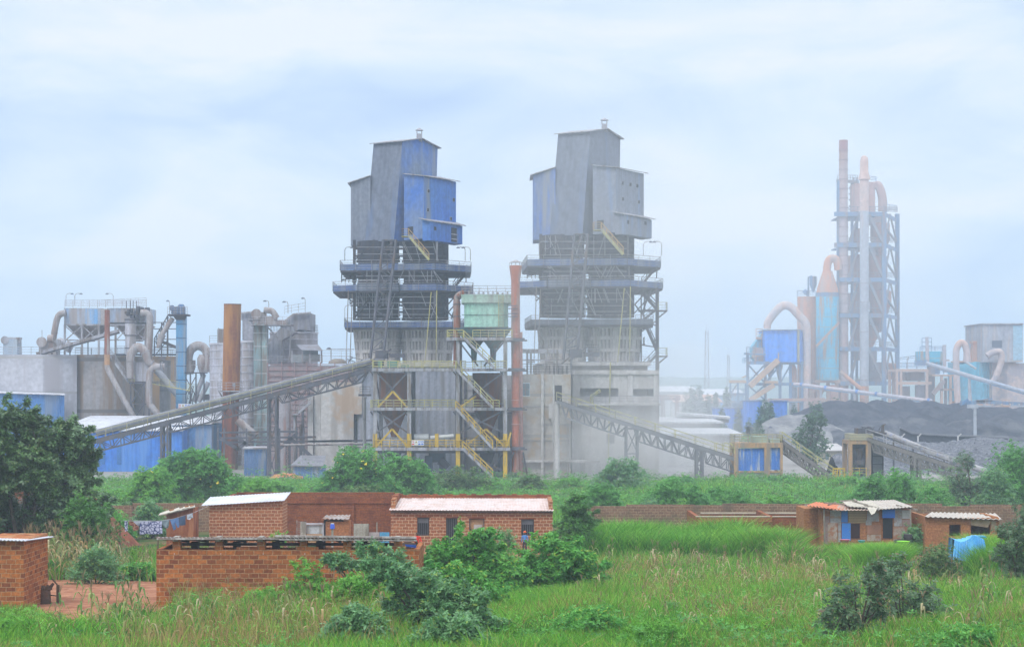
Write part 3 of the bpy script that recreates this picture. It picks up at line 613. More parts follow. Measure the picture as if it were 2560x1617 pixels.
# safety signs on the lower railing
sg = MB(); sg.pbox(1029, 1060, 1100, 1113, Y0 - .12, .05); so_ = sg.build('safety_sign', white, T)
def sign_marks(par, x0, y0, u, Y):
    red, sy, sb, blk = mat('sign red', (.7, .04, .03), None, fine=False), mat('sign yellow', (.8, .55, .02), None, fine=False), mat('sign blue', (.03, .16, .7), None, fine=False), dark
    def disc(cx, cy, r, mt, r0=0, dy=.006):
        m = MB(); n = 20; ro = [P(cx + r * math.cos(2 * math.pi * i / n), cy + r * math.sin(2 * math.pi * i / n), Y) - Vector((0, dy, 0)) for i in range(n)]
        if r0:
            ri = [P(cx + r0 * math.cos(2 * math.pi * i / n), cy + r0 * math.sin(2 * math.pi * i / n), Y) - Vector((0, dy, 0)) for i in range(n)]
            m.add(ro + ri, [(i, (i + 1) % n, n + (i + 1) % n, n + i) for i in range(n)])
        else: m.add(ro, [tuple(range(n))])
        m.build('sign_symbol', mt, par)
    def poly(ps, mt, dy=.006):
        m = MB(); m.add([P(a, b, Y) - Vector((0, dy, 0)) for a, b in ps], [tuple(range(len(ps)))]); m.build('sign_symbol', mt, par)
    def rect(a, b, c, d, mt, dy=.006): poly([(a, b), (c, b), (c, d), (a, d)], mt, dy)
    disc(x0 + 4 * u, y0 + 4 * u, 2.6 * u, red, 1.9 * u); poly([(x0 + 2.4 * u, y0 + 2.1 * u), (x0 + 3.1 * u, y0 + 1.9 * u), (x0 + 5.7 * u, y0 + 5.7 * u), (x0 + 5.1 * u, y0 + 6.1 * u)], red, .009); rect(x0 + 3.3 * u, y0 + 3.1 * u, x0 + 4.7 * u, y0 + 5 * u, blk, .007)
    poly([(x0 + 11.5 * u, y0 + 1.3 * u), (x0 + 14.4 * u, y0 + 6.4 * u), (x0 + 8.6 * u, y0 + 6.4 * u)], blk); poly([(x0 + 11.5 * u, y0 + 2.1 * u), (x0 + 13.7 * u, y0 + 6 * u), (x0 + 9.3 * u, y0 + 6 * u)], sy, .009); rect(x0 + 11.1 * u, y0 + 3.5 * u, x0 + 11.9 * u, y0 + 5.5 * u, blk, .012)
    for k in (19.5, 27): disc(x0 + k * u, y0 + 4 * u, 2.8 * u, sb); disc(x0 + k * u, y0 + 3.3 * u, 1.1 * u, white, dy=.009); rect(x0 + (k - 1.2) * u, y0 + 4.4 * u, x0 + (k + 1.2) * u, y0 + 5.6 * u, white, .009)
    rect(x0 + 1 * u, y0 + 8.3 * u, x0 + 7 * u, y0 + 11.5 * u, red); rect(x0 + 9 * u, y0 + 8.3 * u, x0 + 14.5 * u, y0 + 11.5 * u, sy if False else mat('sign cream', (.75, .72, .55), None, fine=False))
    rect(x0 + 16.5 * u, y0 + 8.3 * u, x0 + 22.5 * u, y0 + 11.5 * u, sb); rect(x0 + 24 * u, y0 + 8.3 * u, x0 + 30 * u, y0 + 11.5 * u, sb)
sign_marks(so_, 1029, 1100, 1, Y0 - .12)
T = thing('link_building', 'plain grey wall block behind the yellow stairs, left of the orange chimney', 'building', (X(1215, 297), 297, 0))
m = MB(); m.box(X(1141, 297), X(1296, 297), 297, 306, 0, Z(938, 297)); m.build('concrete_wall', conc, T); m = MB()
for px in (1160, 1200, 1245): m.pbox(px, px + 5, 938, 1195, 296.6, .4)
m.pbox(1141, 1296, 1030, 1034, 296.5, .4); m.build('wall_frame', steel_m, T)
# mint filter house
T = thing('filter_house', 'mint green dust filter house with rounded ends above the yellow stairs', 'filter', (X(1215, 280), 280, Z(845, 280)))
Yf = 278.0; xa, xb = X(1153, Yf), X(1285, Yf)
def rbox(m, x0, x1, y0, y1, z0, z1, r=.8, n=5):
    fp = []
    for cx, cy, a0 in ((x1 - r, y1 - r, 0), (x0 + r, y1 - r, 90), (x0 + r, y0 + r, 180), (x1 - r, y0 + r, 270)):
        for i in range(n + 1): a = R(a0 + 90 * i / n); fp.append((cx + r * math.cos(a), cy + r * math.sin(a)))
    m.prism(fp, z0, z1)
m = MB(); rbox(m, xa + .4, X(1270, Yf), Yf + .4, Yf + 7, Z(818, Yf), Z(758, Yf)); m.build('filter_body', mint, T)
m = MB(); rbox(m, xa, xb, Yf, Yf + 7.4, Z(757, Yf), Z(739, Yf), .9); rbox(m, xa - .06, xb + .06, Yf - .06, Yf + 7.46, Z(739, Yf), Z(736, Yf), .9); m.build('filter_head', mat('pale mint steel', (.42, .54, .45), (.36, .50, .42), .3, (.30, .32, .28), .4, rough=.8), T)
m = MB()
for row in (786, 817): m.pbox(1154, 1271, row, row + 1.6, Yf + .3, .2)
m.build('filter_band', mint_d, T)
m = MB(); m.rail([(xa, Yf + .1, Z(736, Yf)), (xb, Yf + .1, Z(736, Yf)), (xb, Yf + 7, Z(736, Yf)), (xa, Yf + 7, Z(736, Yf)), (xa, Yf + .1, Z(736, Yf))], 1.25, 1.3, .045); rnd = random.Random(2)
for i in range(10): px = 1158 + i * 12; m.pbox(px, px + 5, 726 + rnd.uniform(0, 6), 736, Yf + 2 + rnd.random() * 3, 1)
m.build('railing', steel, T)
m = MB()
for px in (1246, 1258): m.beam(P(px, 738, Yf - .3), P(px, 818, Yf + .1), .07)
for i in range(22): m.beam(P(1246, 740 + i * 3.6, Yf - .25), P(1258, 740 + i * 3.6, Yf - .25), .05)
m.build('ladder', yel_d, T)
m = MB()
for px in (1185, 1233):
    x = X(px, Yf + 3.5); w = 1.9
    z1, z0, zz = Z(819, Yf), Z(870, Yf), Z(905, Yf); m.hexa([(x - .6, Yf + 3, z0), (x + .6, Yf + 3, z0), (x + .6, Yf + 4.2, z0), (x - .6, Yf + 4.2, z0)], [(x - w * 1.45, Yf + .6, z1), (x + w * 1.45, Yf + .6, z1), (x + w * 1.45, Yf + 6.6, z1), (x - w * 1.45, Yf + 6.6, z1)])
    m.tube((x, Yf + 3.6, z0), (x, Yf + 3.6, zz), .5, .35, 10)
m.build('hopper', mint_d, T)
T = thing('bucket_lift', 'rust streaked round pipe at the left side of the mint filter house', 'pipe', (X(1142, 281), 281, Z(845, 281)))
m = MB(); m.tube(P(1142, 912, 281), P(1142, 752, 281), .52, n=16); m.path(smooth_curve([P(1142, 752, 281), P(1143, 742, 281), P(1152, 735, 280.5), P(1160, 733, 280.5)], 4), .45, 12)
m.build('pipe', mat('rust streaked pipe', (.36, .24, .20), (.30, .28, .27), .3, (.30, .10, .05), .55, rough=.9), T)
for row in (760, 790, 820): m = MB(); m.tube(P(1142, row, 281), P(1142, row + 2, 281), .6); m.build('flange', steel_m, T)
# rusty hoppers inside the frame
for px, lab, Y in ((985, 'big rusty cone hopper under the left deck of the steel frame', 279.5), (1218, 'big rusty cone hopper behind the stair flights', 281.5)):
    T = thing('cone_hopper', lab, 'hopper', (X(px, Y), Y, Z(1085, Y)), 'hoppers in the filter structure')
    m = MB(); k = Y / F; m.lathe(X(px, Y), Y, [(7 * k, Z(1092, Y)), (9 * k, Z(1084, Y)), (36 * k, Z(1018, Y)), (37 * k, Z(932, Y))], 24); m.build('hopper_body', mat('rusty hopper', (.20, .11, .09), (.13, .10, .10), .3, (.26, .10, .05), .5, rough=.9), T, smooth=True)
    m = MB(); m.lathe(X(px, Y), Y, [(38 * k, Z(1020, Y)), (38.5 * k, Z(1017, Y))], 24); m.build('hopper_ring', steel_m, T)
for px, lab in ((1218, 'dark lower hopper beneath the yellow deck by the stair foot'), (985, 'dark lower hopper beneath the yellow deck by the bush')):
    T = thing('cone_hopper', lab, 'hopper', (X(px, 279), 279, 0), 'hoppers in the filter structure')
    m = MB(); k = 279 / F; m.lathe(X(px, 279), 279, [(8 * k, Z(1166, 279)), (20 * k, Z(1128, 279)), (22 * k, Z(1123, 279))], 18); m.build('hopper_body', steel_d, T, smooth=True)
T = thing('fan_unit', 'dark blue fan housing and motor in the shade under the yellow deck', 'fan', (X(1090, 279), 279, 0))
m = MB(); m.pbox(1072, 1112, 1128, 1155, 279, 3); m.pbox(1062, 1080, 1140, 1178, 278, 2); m.build('housing', mat('dark blue paint', (.04, .07, .12), (.03, .04, .06), .5), T)
m = MB(); m.tube(P(1100, 1150, 277.4), P(1120, 1168, 277.4), .7, .5, 14); m.build('fan_casing', steel_d, T); m = MB(); m.pbox(1098, 1112, 1160, 1190, 278.2, 2); m.build('plinth', mat('dark blue paint', (0, 0, 0)), T)
T = thing('screw_conveyor', 'white pipe lying across the yellow deck beside a grey tank', 'pipe', (X(1105, 277), 277, Z(1120, 277)))
m = MB(); m.tube(P(1076, 1094, 277), P(1134, 1089, 277), .28, n=12); m.tube(P(1036, 1093, 278), P(1072, 1092, 278), .5, n=12); m.build('pipe', white, T)
m = MB(); m.pbox(1080, 1084, 1092, 1120, 277.2, .3); m.pbox(1125, 1128, 1092, 1120, 277.2, .3); m.pbox(1040, 1044, 1097, 1120, 278, .3); m.build('pipe_stand', steel, T)
T = thing('belt_drive', 'green motor and rollers on the upper deck at the head of the long conveyor', 'machine', (X(975, 277), 277, Z(922, 277)))
m = MB(); m.pbox(968, 992, 903, 918, 277, 1.5); m.pbox(945, 955, 900, 922, 277, 1.2); m.pbox(1002, 1022, 912, 918, 277, 1); m.build('motor', mat('machine green', (.10, .26, .20), (.14, .22, .20), 1), T)
m = MB(); m.tube(P(935, 905, 278.5), P(960, 905, 278.5), .5); m.pbox(930, 1010, 918, 922, 276.8, 2.5); m.build('drum', steel_m, T)
# ---- orange pipes
T = thing('orange_chimney', 'faded orange steel chimney with flared top and white cap by the mint filter', 'chimney', (X(1290, 277), 277, 0))
k = 277 / F; m = MB(); x = X(1289, 277)
rows = [(1180, 9.4), (1120, 9.6), (1020, 10), (930, 10.4), (840, 11.2), (790, 10.8), (700, 11.0), (698, 11.6), (668, 15.5), (664, 15.5)]
m.lathe(x, 277, [(r_ * k, Z(y_, 277)) for y_, r_ in rows], 24); m.build('stack', orange_p, T, smooth=True)
for row in (780, 835, 1000, 1060): m = MB(); m.lathe(x, 277, [(11.3 * k, Z(row + 1, 277)), (11.9 * k, Z(row + 1, 277)), (11.9 * k, Z(row - 1, 277)), (11.3 * k, Z(row - 1, 277))], 24); m.build('flange', pink_p, T)
m = MB(); m.lathe(x, 277, [(15.8 * k, Z(656, 277)), (15.5 * k, Z(655.4, 277)), (2 * k, Z(650, 277))], 20)
for i in range(8): a = i * math.pi / 4; m.beam((x + 14.5 * k * math.cos(a), 277 + 14.5 * k * math.sin(a), Z(665, 277)), (x + 14.5 * k * math.cos(a), 277 + 14.5 * k * math.sin(a), Z(656, 277)), .1)
m.build('rain_cap', silo_w, T)
for row in (849, 924, 1022, 1121): m = MB(); m.pbox(1262, 1318, row, row + 4, 275.8, .8); m.pbox(1270, 1312, row - 4.1, row - .1, 275.9, .5); m.build('pipe_clamp', steel_m, T)
for row in (765, 785, 772, 792): m = MB(); m.pbox(1270, 1294, row - 2, row, 275.9, .3); m.build('pipe_clamp', steel_m, T)
T = thing('pink_pipe', 'faded pink and white pipe rising just behind the orange chimney', 'pipe', (X(1302, 279), 279, 0))
m = MB(); m.tube((X(1302, 279.5), 279.5, 0), P(1300, 830, 279.5), .36, n=16); m.build('pipe', pink_p, T)
m = MB(); m.path([P(1274, 1185, 276), P(1278, 1150, 276)], .12, 6); m.beam(P(1318, 1190, 279), P(1308, 1130, 279), .25); m.build('strut', steel_m, T)

# ================================================================== conveyors
def conveyor(name, label, x0, r0, x1, r1, Ya, Yb, cover=None, coff=13, rm=yel_d, depth=26, spans=((0, 1),), n=14, legs=(), tube=9.5, legm=steel_m, wid=2.2, belt_m=conc):
    """deck line rows r0..r1 (photo rows of the walkway) between columns x0..x1; spans = sagging truss spans"""
    A, B = P(x0, r0, Ya), P(x1, r1, Yb); k = (Ya + Yb) / 2 / F
    T = thing(name, label, 'conveyor', (A.x, A.y, 0))
    bk = Vector((0, wid, 0)); up = Vector((0, 0, 1))
    m = MB(); m.beam(A, B, .14, .4); m.beam(A + bk, B + bk, .14, .4)
    nn = int((B - A).length / 2)
    for i in range(nn + 1): q = A.lerp(B, i / nn); m.beam(q, q + bk, .12)
    m.build('side_beam', legm, T)
    m = MB(); o = up * .22; m.hexa([A + o, B + o, B + o + bk, A + o + bk], [p + up * .08 for p in (A + o, B + o, B + o + bk, A + o + bk)]); m.build('belt', steel_d, T)
    m = MB(); m.rail([A + o, B + o], 1.15, 3.1, .07, 1); m.build('railing', rm, T)
    m = MB(); m.rail([A + o + bk, B + o + bk], 1.15, 3.1, .05, 1); m.build('railing', rm, T)
    rd = random.Random(len(label)); m = MB()
    for i in range(int((B - A).length / 1.1)):   # idlers
        q = A.lerp(B, (i + .5) / int((B - A).length / 1.1)) + bk * .3 + up * .3; m.beam(q, q + bk * .45, .12); m.beam(q, q + up * .35, .08)
    m.build('idler', belt_m, T)
    if cover is not None:
        c0, c1 = cover; q0, q1 = A.lerp(B, c0) + bk * .75 + up * coff * k, A.lerp(B, c1) + bk * .75 + up * coff * k
        m = MB(); m.tube(q0, q1, tube * k, n=18); m.build('cover_tube', mat('grey conveyor cover', (.235, .235, .27), (.19, .19, .22), .3, (.16, .16, .19), .4, streak=False, rough=.8), T, smooth=True)
        m = MB(); d = (q1 - q0).normalized(); n_ = int((q1 - q0).length / 2.2)
        for i in range(n_): c = q0.lerp(q1, i / n_); m.tube(c, c + d * .08, tube * k * 1.02, n=18)
        m.build('cover_seam', steel, T)
    for (s0, s1) in spans:
        for off in (Vector((0, 0, 0)), bk):
            a, b = A.lerp(B, s0) + off - up * .25, A.lerp(B, s1) + off - up * .25; cc, dd = A.lerp(B, s0 + (s1 - s0) * .06) + off - up * depth * k, A.lerp(B, s1 - (s1 - s0) * .06) + off - up * depth * k
            m = MB(); m.truss(a, b, cc, dd, max(4, round(n * (s1 - s0))), .12); m.beam(a, cc, .14); m.build('truss', legm, T)
    for t, w in legs:
        q = A.lerp(B, t) - up * .3
        m = MB()
        for dx in (-w / 2, w / 2):
            for oy in (0, wid): m.beam((q.x + dx, q.y + oy, q.z), (q.x + dx, q.y + oy, 0), .3)
        h = q.z; nb = max(2, int(h / 3))
        for i in range(nb):
            z0, z1 = h * i / nb, h * (i + 1) / nb
            m.beam((q.x - w / 2, q.y, z0), (q.x + w / 2, q.y, z1), .13); m.beam((q.x + w / 2, q.y, z0), (q.x - w / 2, q.y, z1), .13); m.beam((q.x - w / 2, q.y, z1), (q.x + w / 2, q.y, z1), .13)
        for dx in (-w / 2, w / 2): m.beam((q.x + dx, q.y, q.z), (q.x + dx, q.y + wid, q.z), .25)
        m.beam((q.x - w / 2, q.y, q.z - .1), (q.x + w / 2, q.y, q.z - .1), .25); m.build('leg', legm, T)
    return T
conveyor('belt_conveyor', 'long rising conveyor with a grey tube cover on lattice trusses, left of yellow stairs', 212, 1109, 932, 921, 272, 278, cover=(.03, .99), coff=20, spans=((.01, .27), (.28, .48), (.47, .64), (.66, .98)), n=27, legs=((.272, .9), (.645, 1.1)), depth=27, tube=9, rm=mat('tan rail', (.42, .36, .18), (.36, .32, .2), .8))
conveyor('belt_conveyor', 'open belt conveyor with yellow rails descending from the dusty tower', 1392, 1004, 1842, 1148, 276, 268, spans=((.03, .40), (.44, .82), (.83, 1.0)), n=24, depth=34, legs=((.425, 1.6), (.80, .8)), rm=yel_d, belt_m=conc_pale, legm=mat('mid grey steel', (.22, .21, .23), (.17, .165, .19), .5))
conveyor('belt_conveyor', 'short dark conveyor descending between the two ochre transfer towers', 1955, 1103, 2088, 1196, 268, 266, spans=((0, 1),), n=16, depth=26, rm=yel_d, legm=mat('tan steel', (.24, .21, .20), (.18, .16, .15), .5))
conveyor('belt_conveyor', 'open lattice conveyor going down right from the striped transfer tower', 2165, 1096, 2425, 1180, 267, 262, spans=((.05, .5), (.5, 1)), n=26, depth=27, legs=((.5, .8),), rm=steel, legm=mat('tan steel', (0, 0, 0)))

grey_l = mat('pale grey cladding', (.33, .325, .37), (.27, .265, .31), .2, (.25, .23, .24), .35, rough=.85, corr=.8)
# ================================================================== left plant
def cyl(name, label, px0, px1, top, Y, m, cat='silo', bot=0.0, group=None, bands=None, bm_=None, cap=None, rail=False, part='silo_wall', n=36):
    r = (px1 - px0) / 2 / F * Y; x = X((px0 + px1) / 2, Y + r); z1 = Z(top, Y)
    T = thing(name, label, cat, (x, Y + r, bot), group); b = MB(); b.lathe(x, Y + r, [(r, bot), (r, z1)], n); b.build(part, m, T, smooth=True)
    if bands:
        q = MB(); z = bot + bands * .5
        while z < z1: q.lathe(x, Y + r, [(r, z - .08), (r + .09, z - .08), (r + .09, z + .08), (r, z + .08)], n); z += bands
        q.build('hoop', bm_ or silo_w, T)
    q = MB(); q.lathe(x, Y + r, [(r + .12, z1 - .3), (r + .12, z1 + .02), (0.2, z1 + (cap or .1))], n); q.build('silo_top', bm_ or m, T, smooth=False)
    if rail:
        q = MB(); pts = [(x + r * math.cos(a), Y + r + r * math.sin(a), z1) for a in [2 * math.pi * i / 14 for i in range(15)]]; q.rail(pts, 1.2, 2, .045); q.build('railing', steel, T)
    return T
# concrete silo row
Y = 330.0
T = thing('concrete_silo', 'pale flat sided concrete silo block at the left edge, railing on top', 'silo', (X(50, Y), Y, 0))
z1 = Z(886, Y); m = MB(); m.prism([(X(-80, Y), Y + 6), (X(-20, Y), Y + 1), (X(107, Y), Y), (X(192, Y + 3), Y + 3), (X(192, Y + 14), Y + 16), (X(-80, Y), Y + 16)], 0, z1)
m.build('silo_wall', mat('pale silo concrete', (.50, .49, .53), (.43, .42, .46), .12, (.38, .35, .37), .35, rough=.95, lines=6.1, lcol=(.4, .38, .38)), T)
m = MB(); z = z1; m.rail([(X(-40, Y), Y + .3, z), (X(100, Y), Y + .3, z)], 1.3, 1.6, .045); m.rail([(X(142, Y), Y + 1, z), (X(192, Y), Y + 3, z)], 1.3, 1.6, .045); m.build('railing', steel, T)
cyl('concrete_silo', 'brown stained round concrete silo below the baghouse', 187, 334, 886, 333, conc_rust, rail=True)
cyl('concrete_silo', 'dark grey round silo behind the bent dust pipes', 318, 442, 890, 340, mat('dark silo concrete', (.33, .30, .31), (.26, .22, .22), .15, (.40, .25, .12), .45, rough=.95, lines=7, lcol=(.2, .18, .18)), rail=True)
m = MB(); Tt = thing('silo_deck', 'long railed steel gallery running over the dark silo', 'gallery', (X(380, 334), 334, Z(888, 334)))
m.pbox(290, 442, 884, 888, 332, 2); m.build('deck', steel_d, Tt); m = MB(); m.rail([P(290, 884, 332), P(442, 884, 332)], 1.3, 1.5, .045, 3); m.build('railing', steel, Tt)
T = thing('hanging_vessel', 'pale cylinder hopper hanging under the bent duct platform', 'hopper', (X(405, 332), 332, 0)); m = MB(); k = 332 / F
m.lathe(X(408, 332), 334, [(14 * k, 0), (14 * k, Z(900, 332))], 18); m.build('vessel', conc, T, smooth=True)
# blue and white sheds
T = thing('blue_shed', 'blue clad shed with a curved pale roof edge behind the big tree', 'shed', (X(60, 318), 318, 0))
m = MB(); m.prism([(X(-60, 318), 318), (X(110, 318), 318), (X(161, 320), 320), (X(161, 330), 330), (X(-60, 330), 330)], 0, 0, [Z(981, 318), Z(986, 318), Z(988, 320), Z(984, 330), Z(978, 330)]); m.build('shed_wall', blue_d if False else mat('shed blue', (.05, .20, .52), (.08, .23, .48), .15, (.2, .28, .42), .3, corr=.5, rough=.7), T)
m = MB(); m.prism([(X(-60, 317.5), 317.5), (X(112, 317.5), 317.5), (X(162, 319.5), 319.5), (X(162, 330), 330), (X(-60, 330), 330)], 0, 0, [Z(979, 318), Z(984, 318), Z(986, 320), Z(983, 330), Z(976, 330)])
m.v = [(x, y, (z if z > 1 else 0)) for x, y, z in m.v]; nb = 5; base = [list(v) for v in m.v]
for i in range(nb): base[i][2] = base[i + nb][2] - .15
m.v = [tuple(v) for v in base]; m.build('shed_roof', white_r, T)
T = thing('blue_warehouse', 'long bright blue warehouse with a white metal roof under the rising conveyor', 'warehouse', (X(300, 300), 300, 0))
m = MB(); y0 = 298; m.box(X(140, y0), X(455, y0), y0, y0 + 24, 0, Z(1076, y0)); m.build('shed_wall', blue_b, T)
m = MB(); za, zb_ = Z(1077, y0), Z(1042, 322)
m.hexa([(X(138, y0), y0 - .6, za), (X(458, y0), y0 - .6, za), (X(458, y0), y0 + 25, zb_), (X(138, y0), y0 + 25, zb_)], [(X(138, y0), y0 - .6, za + .2), (X(458, y0), y0 - .6, za + .2), (X(458, y0), y0 + 25, zb_ + .2), (X(138, y0), y0 + 25, zb_ + .2)]); m.build('shed_roof', white_r, T)
for a, b, c in ((246, 262, 1105), (292, 303, 1115)): m = MB(); m.pbox(a, b, c, 1160, y0 - .1, .15); m.build('door', mat('faded blue green', (.04, .20, .55), None), T)
T = thing('blue_warehouse', 'lower greyish blue warehouse wing ending at the rust chimney', 'warehouse', (X(490, 304), 304, 0))
m = MB(); y0 = 303; m.box(X(430, y0), X(529, y0), y0, y0 + 18, 0, Z(1062, y0)); m.build('shed_wall', mat('dusty mid blue', (.08, .24, .55), (.11, .26, .50), .2, (.25, .32, .46), .35, corr=.5), T)
m = MB(); za, zb_ = Z(1063, y0), Z(1042, 321)
m.hexa([(X(428, y0), y0 - .6, za), (X(531, y0), y0 - .6, za + .2), (X(527, y0), y0 + 18, zb_), (X(428, y0), y0 + 18, zb_)], [(X(428, y0), y0 - .6, za + .2), (X(531, y0), y0 - .6, za + .4), (X(527, y0), y0 + 18, zb_ + .2), (X(428, y0), y0 + 18, zb_ + .2)]); m.build('shed_roof', white_r, T)
# baghouse
Yb = 336.0
T = thing('baghouse', 'large dusty white and blue baghouse on steel legs with cone hoppers, left plant', 'filter', (X(260, Yb), Yb, Z(886, Yb)))
bag = mat('baghouse panel', (.46, .46, .50), (.30, .42, .62), .16, (.36, .32, .32), .45, rough=.85, corr=1.2)
m = MB(); m.pbox(160, 252, 770, 811, Yb, 9); m.pbox(268, 366, 770, 806, Yb + .5, 9); m.build('filter_body', bag, T)
m = MB(); m.pbox(214, 244, 772, 810, Yb - .06, .12); m.build('blue_panel', mat('sky blue panel', (.16, .38, .70), (.22, .42, .70), .3, (.40, .44, .52), .4, corr=1.2), T)
m = MB(); m.pbox(252, 268, 772, 812, Yb - .3, 9.5); m.build('divider', duct_g, T)
m = MB()
for a, b, c in ((164, 250, 207), (285, 366, 330)):
    y = Yb
    m.hexa([(X(c - 12, y), y + 3.5, Z(852, y)), (X(c + 12, y), y + 3.5, Z(852, y)), (X(c + 12, y), y + 5.5, Z(852, y)), (X(c - 12, y), y + 5.5, Z(852, y))], [(X(a, y), y + .4, Z(812, y)), (X(b, y), y + .4, Z(812, y)), (X(b, y), y + 8.6, Z(812, y)), (X(a, y), y + 8.6, Z(812, y))])
m.build('hopper', duct_g, T)
m = MB()
for y in (Yb, Yb + 8.8):
    for px in (162, 205, 247, 289, 325, 364): m.beam(P(px, 812, y), (X(px, y), y, Z(886, Yb)), .32)
    m.beam(P(160, 812, y), P(366, 812, y), .3); m.beam(P(160, 850, y), P(366, 850, y), .2)
    for a, b in ((162, 205), (205, 247), (289, 325), (325, 364)): m.beam(P(a, 852, y), P(b, 814, y), .16); m.beam(P(b, 852, y), P(a, 814, y), .16)

for px in (162, 247, 289, 364): m.beam(P(px, 812, Yb), P(px, 812, Yb + 8.8), .25)
m.build('steel_legs', steel, T)
m = MB(); m.rail([P(162, 769, Yb), P(366, 769, Yb)], 1.3, 1.5, .05, 3); m.rail([P(162, 769, Yb + 9), P(366, 769, Yb + 9)], 1.3, 1.5, .045, 2); m.rail([P(248, 766, Yb + 3), P(366, 760, Yb + 3)], 1.1, 1.3, .045); m.build('railing', silo_w, T)
for px, s in ((165, 1), (187, 1), (283, -1)): lamp_post(T, P(px, 765, Yb + 1), 1.8, s)
m = MB(); rnd = random.Random(9)
for i in range(18): px = rnd.uniform(310, 362); r_ = rnd.uniform(764, 800); m.pbox(px, px + rnd.uniform(3, 12), r_, r_ + rnd.uniform(3, 12), Yb - 1 - rnd.random(), 1.2)
for px in (316, 326, 333, 341): m.beam(P(px, 770, Yb - 1), P(px, 752, Yb - 1), .12)
m.build('valve_cluster', steel_m, T)
def duct(name, label, pts, r, Y, mt, cat='duct', parent=None, n=14, k=6, curve=True, group=None, seams=0):
    q = [P(p[0], p[1], p[2] if len(p) > 2 else Y) for p in pts]; q = smooth_curve(q, k) if curve else q
    rs = r * Y / F if not isinstance(r, (list, tuple)) else [v * Y / F for v in np.interp(np.linspace(0, 1, len(q)), np.linspace(0, 1, len(r)), r)]
    low = min(v.z for v in q); T = parent or thing(name, label, cat, (q[-1].x, q[-1].y, low), group)
    m = MB(); m.path(q, list(rs) if isinstance(rs, list) else rs, n); m.build('duct_pipe', mt, T, smooth=True)
    if seams:
        m = MB()
        for a, b in list(zip(q[:-1], q[1:]))[::seams]: m.tube(a, a + (b - a).normalized() * .12, (max(rs) if isinstance(rs, list) else rs) * 1.07, n=n)
        m.build('seam', steel, T)
    return T
duct('bent_duct', 'pale bent duct curving down from the left end of the baghouse', [(165, 782), (150, 786), (142, 800), (136, 830), (130, 868)], 8, 335, duct_g, seams=6)
T = thing('fan_house', 'small square blue grey filter unit on the leftmost silo', 'filter', (X(27, 333), 333, Z(886, 333)))
m = MB(); m.pbox(8, 43, 848, 886, 333, 3); m.build('housing', mat('grey blue unit', (.34, .42, .52), (.40, .43, .47), .5, None), T); m = MB(); m.tube(P(12, 850, 332.8), P(12, 850, 334), .7); m.pbox(8, 48, 843, 848, 333.2, 2); m.pbox(40, 48, 846, 858, 333.3, 1); m.build('fan', steel, T)
T = thing('fan_house', 'rounded dust fan and drum at the foot of the pale bent duct', 'fan', (X(112, 333), 333, Z(886, 333)))
m = MB(); m.pbox(97, 140, 852, 886, 333, 3); m.tube(P(104, 855, 332), P(104, 855, 334), .9); m.tube(P(120, 848, 333.5), P(135, 848, 333.5), .8); m.build('housing', duct_g, T, smooth=True)
m = MB(); m.tube(P(165, 876, 333), P(178, 856, 333), .9, .7); m.tube(P(152, 858, 333.5), P(146, 862, 332.5), 1.0); m.build('fan', steel, T); m = MB(); m.beam(P(105, 848, 333), P(105, 825, 333), .1); m.build('rod', steel, T)
T = thing('small_conveyor', 'thin grey enclosed conveyor slanting up below the baghouse', 'conveyor', (X(200, 331), 331, Z(886, 331)))
m = MB(); m.beam(P(92, 886, 331), P(298, 828, 331), .7, .75); m.build('casing', steel, T); m = MB(); m.beam(P(92, 889, 330.8), P(298, 831, 330.8), .9, .12)
for px in (130, 175, 220, 262): m.beam(P(px, 890 - (px - 92) * .282, 331), P(px, 888, 331), .15)
m.build('side_beam', steel_d, T)
# red pipe
T = duct('red_pipe', 'dark red rusted upright pipe turning into a long grey pipe, left plant', [(268, 775), (268, 790), (268, 840), (268, 886)], 6.8, 326, duct_rust, curve=False)
duct('', '', [(268, 886), (268, 912)], 7.2, 326, duct_orange, parent=T, curve=False); duct('', '', [(268, 912), (268, 918), (275, 934), (305, 990), (338, 1050)], 7, 326, duct_g, parent=T, k=4)
T = duct('gooseneck_duct', 'large dusty gooseneck duct arching over the small railed platform', [(326, 945), (326, 915), (328, 885), (345, 868), (362, 880), (372, 905), (392, 916), (412, 916)], (9.5, 10, 11, 11.5, 11, 9.5, 8, 8), 327, duct_g, seams=8)
T = duct('elbow_duct', 'grey elbow duct dropping from the box filter to the conveyor', [(402, 916), (385, 918), (375, 930), (373, 950), (373, 1005), (380, 1018), (395, 1036)], 8, 325, duct_g, seams=10)
T = thing('box_filter', 'boxy white filter on braced legs behind the elbow duct', 'filter', (X(348, 328), 328, 0))
m = MB(); m.pbox(334, 372, 905, 953, 328, 4); m.build('filter_body', silo_w, T)
m = MB(); m.pbox(322, 376, 955, 959, 327, 5); 
for px in (327, 360, 373):
    for y in (327.3, 331.6): m.beam(P(px, 958, y), (X(px, y), y, 0), .25)
for a, b in ((958, 1010), (1010, 1060)): m.beam(P(327, a, 327.3), P(360, b, 327.3), .16); m.beam(P(360, a, 327.3), P(327, b, 327.3), .16); m.beam(P(327, b, 327.3), P(373, b, 327.3), .16)
m.build('steel_legs', steel_m, T); m = MB(); m.rail([P(322, 955, 327), P(336, 955, 327)], 1.2, 1, .05); m.rail([P(372, 957, 327), P(475, 976, 327)], 1.1, 1.6, .045); m.beam(P(372, 957, 327), P(475, 976, 327), .3, .2); m.build('railing', yel_d, T)
T = thing('access_stair', 'long straight stair climbing the brown silo beside the red pipe', 'stair', (X(300, 328), 328, Z(957, 328)))
m = MB(); m.stair(P(277, 888, 328), P(324, 955, 328), 1, -1); m.stair_rail(P(277, 888, 328), P(324, 955, 328), 1, -1); m.build('flight', steel, T)
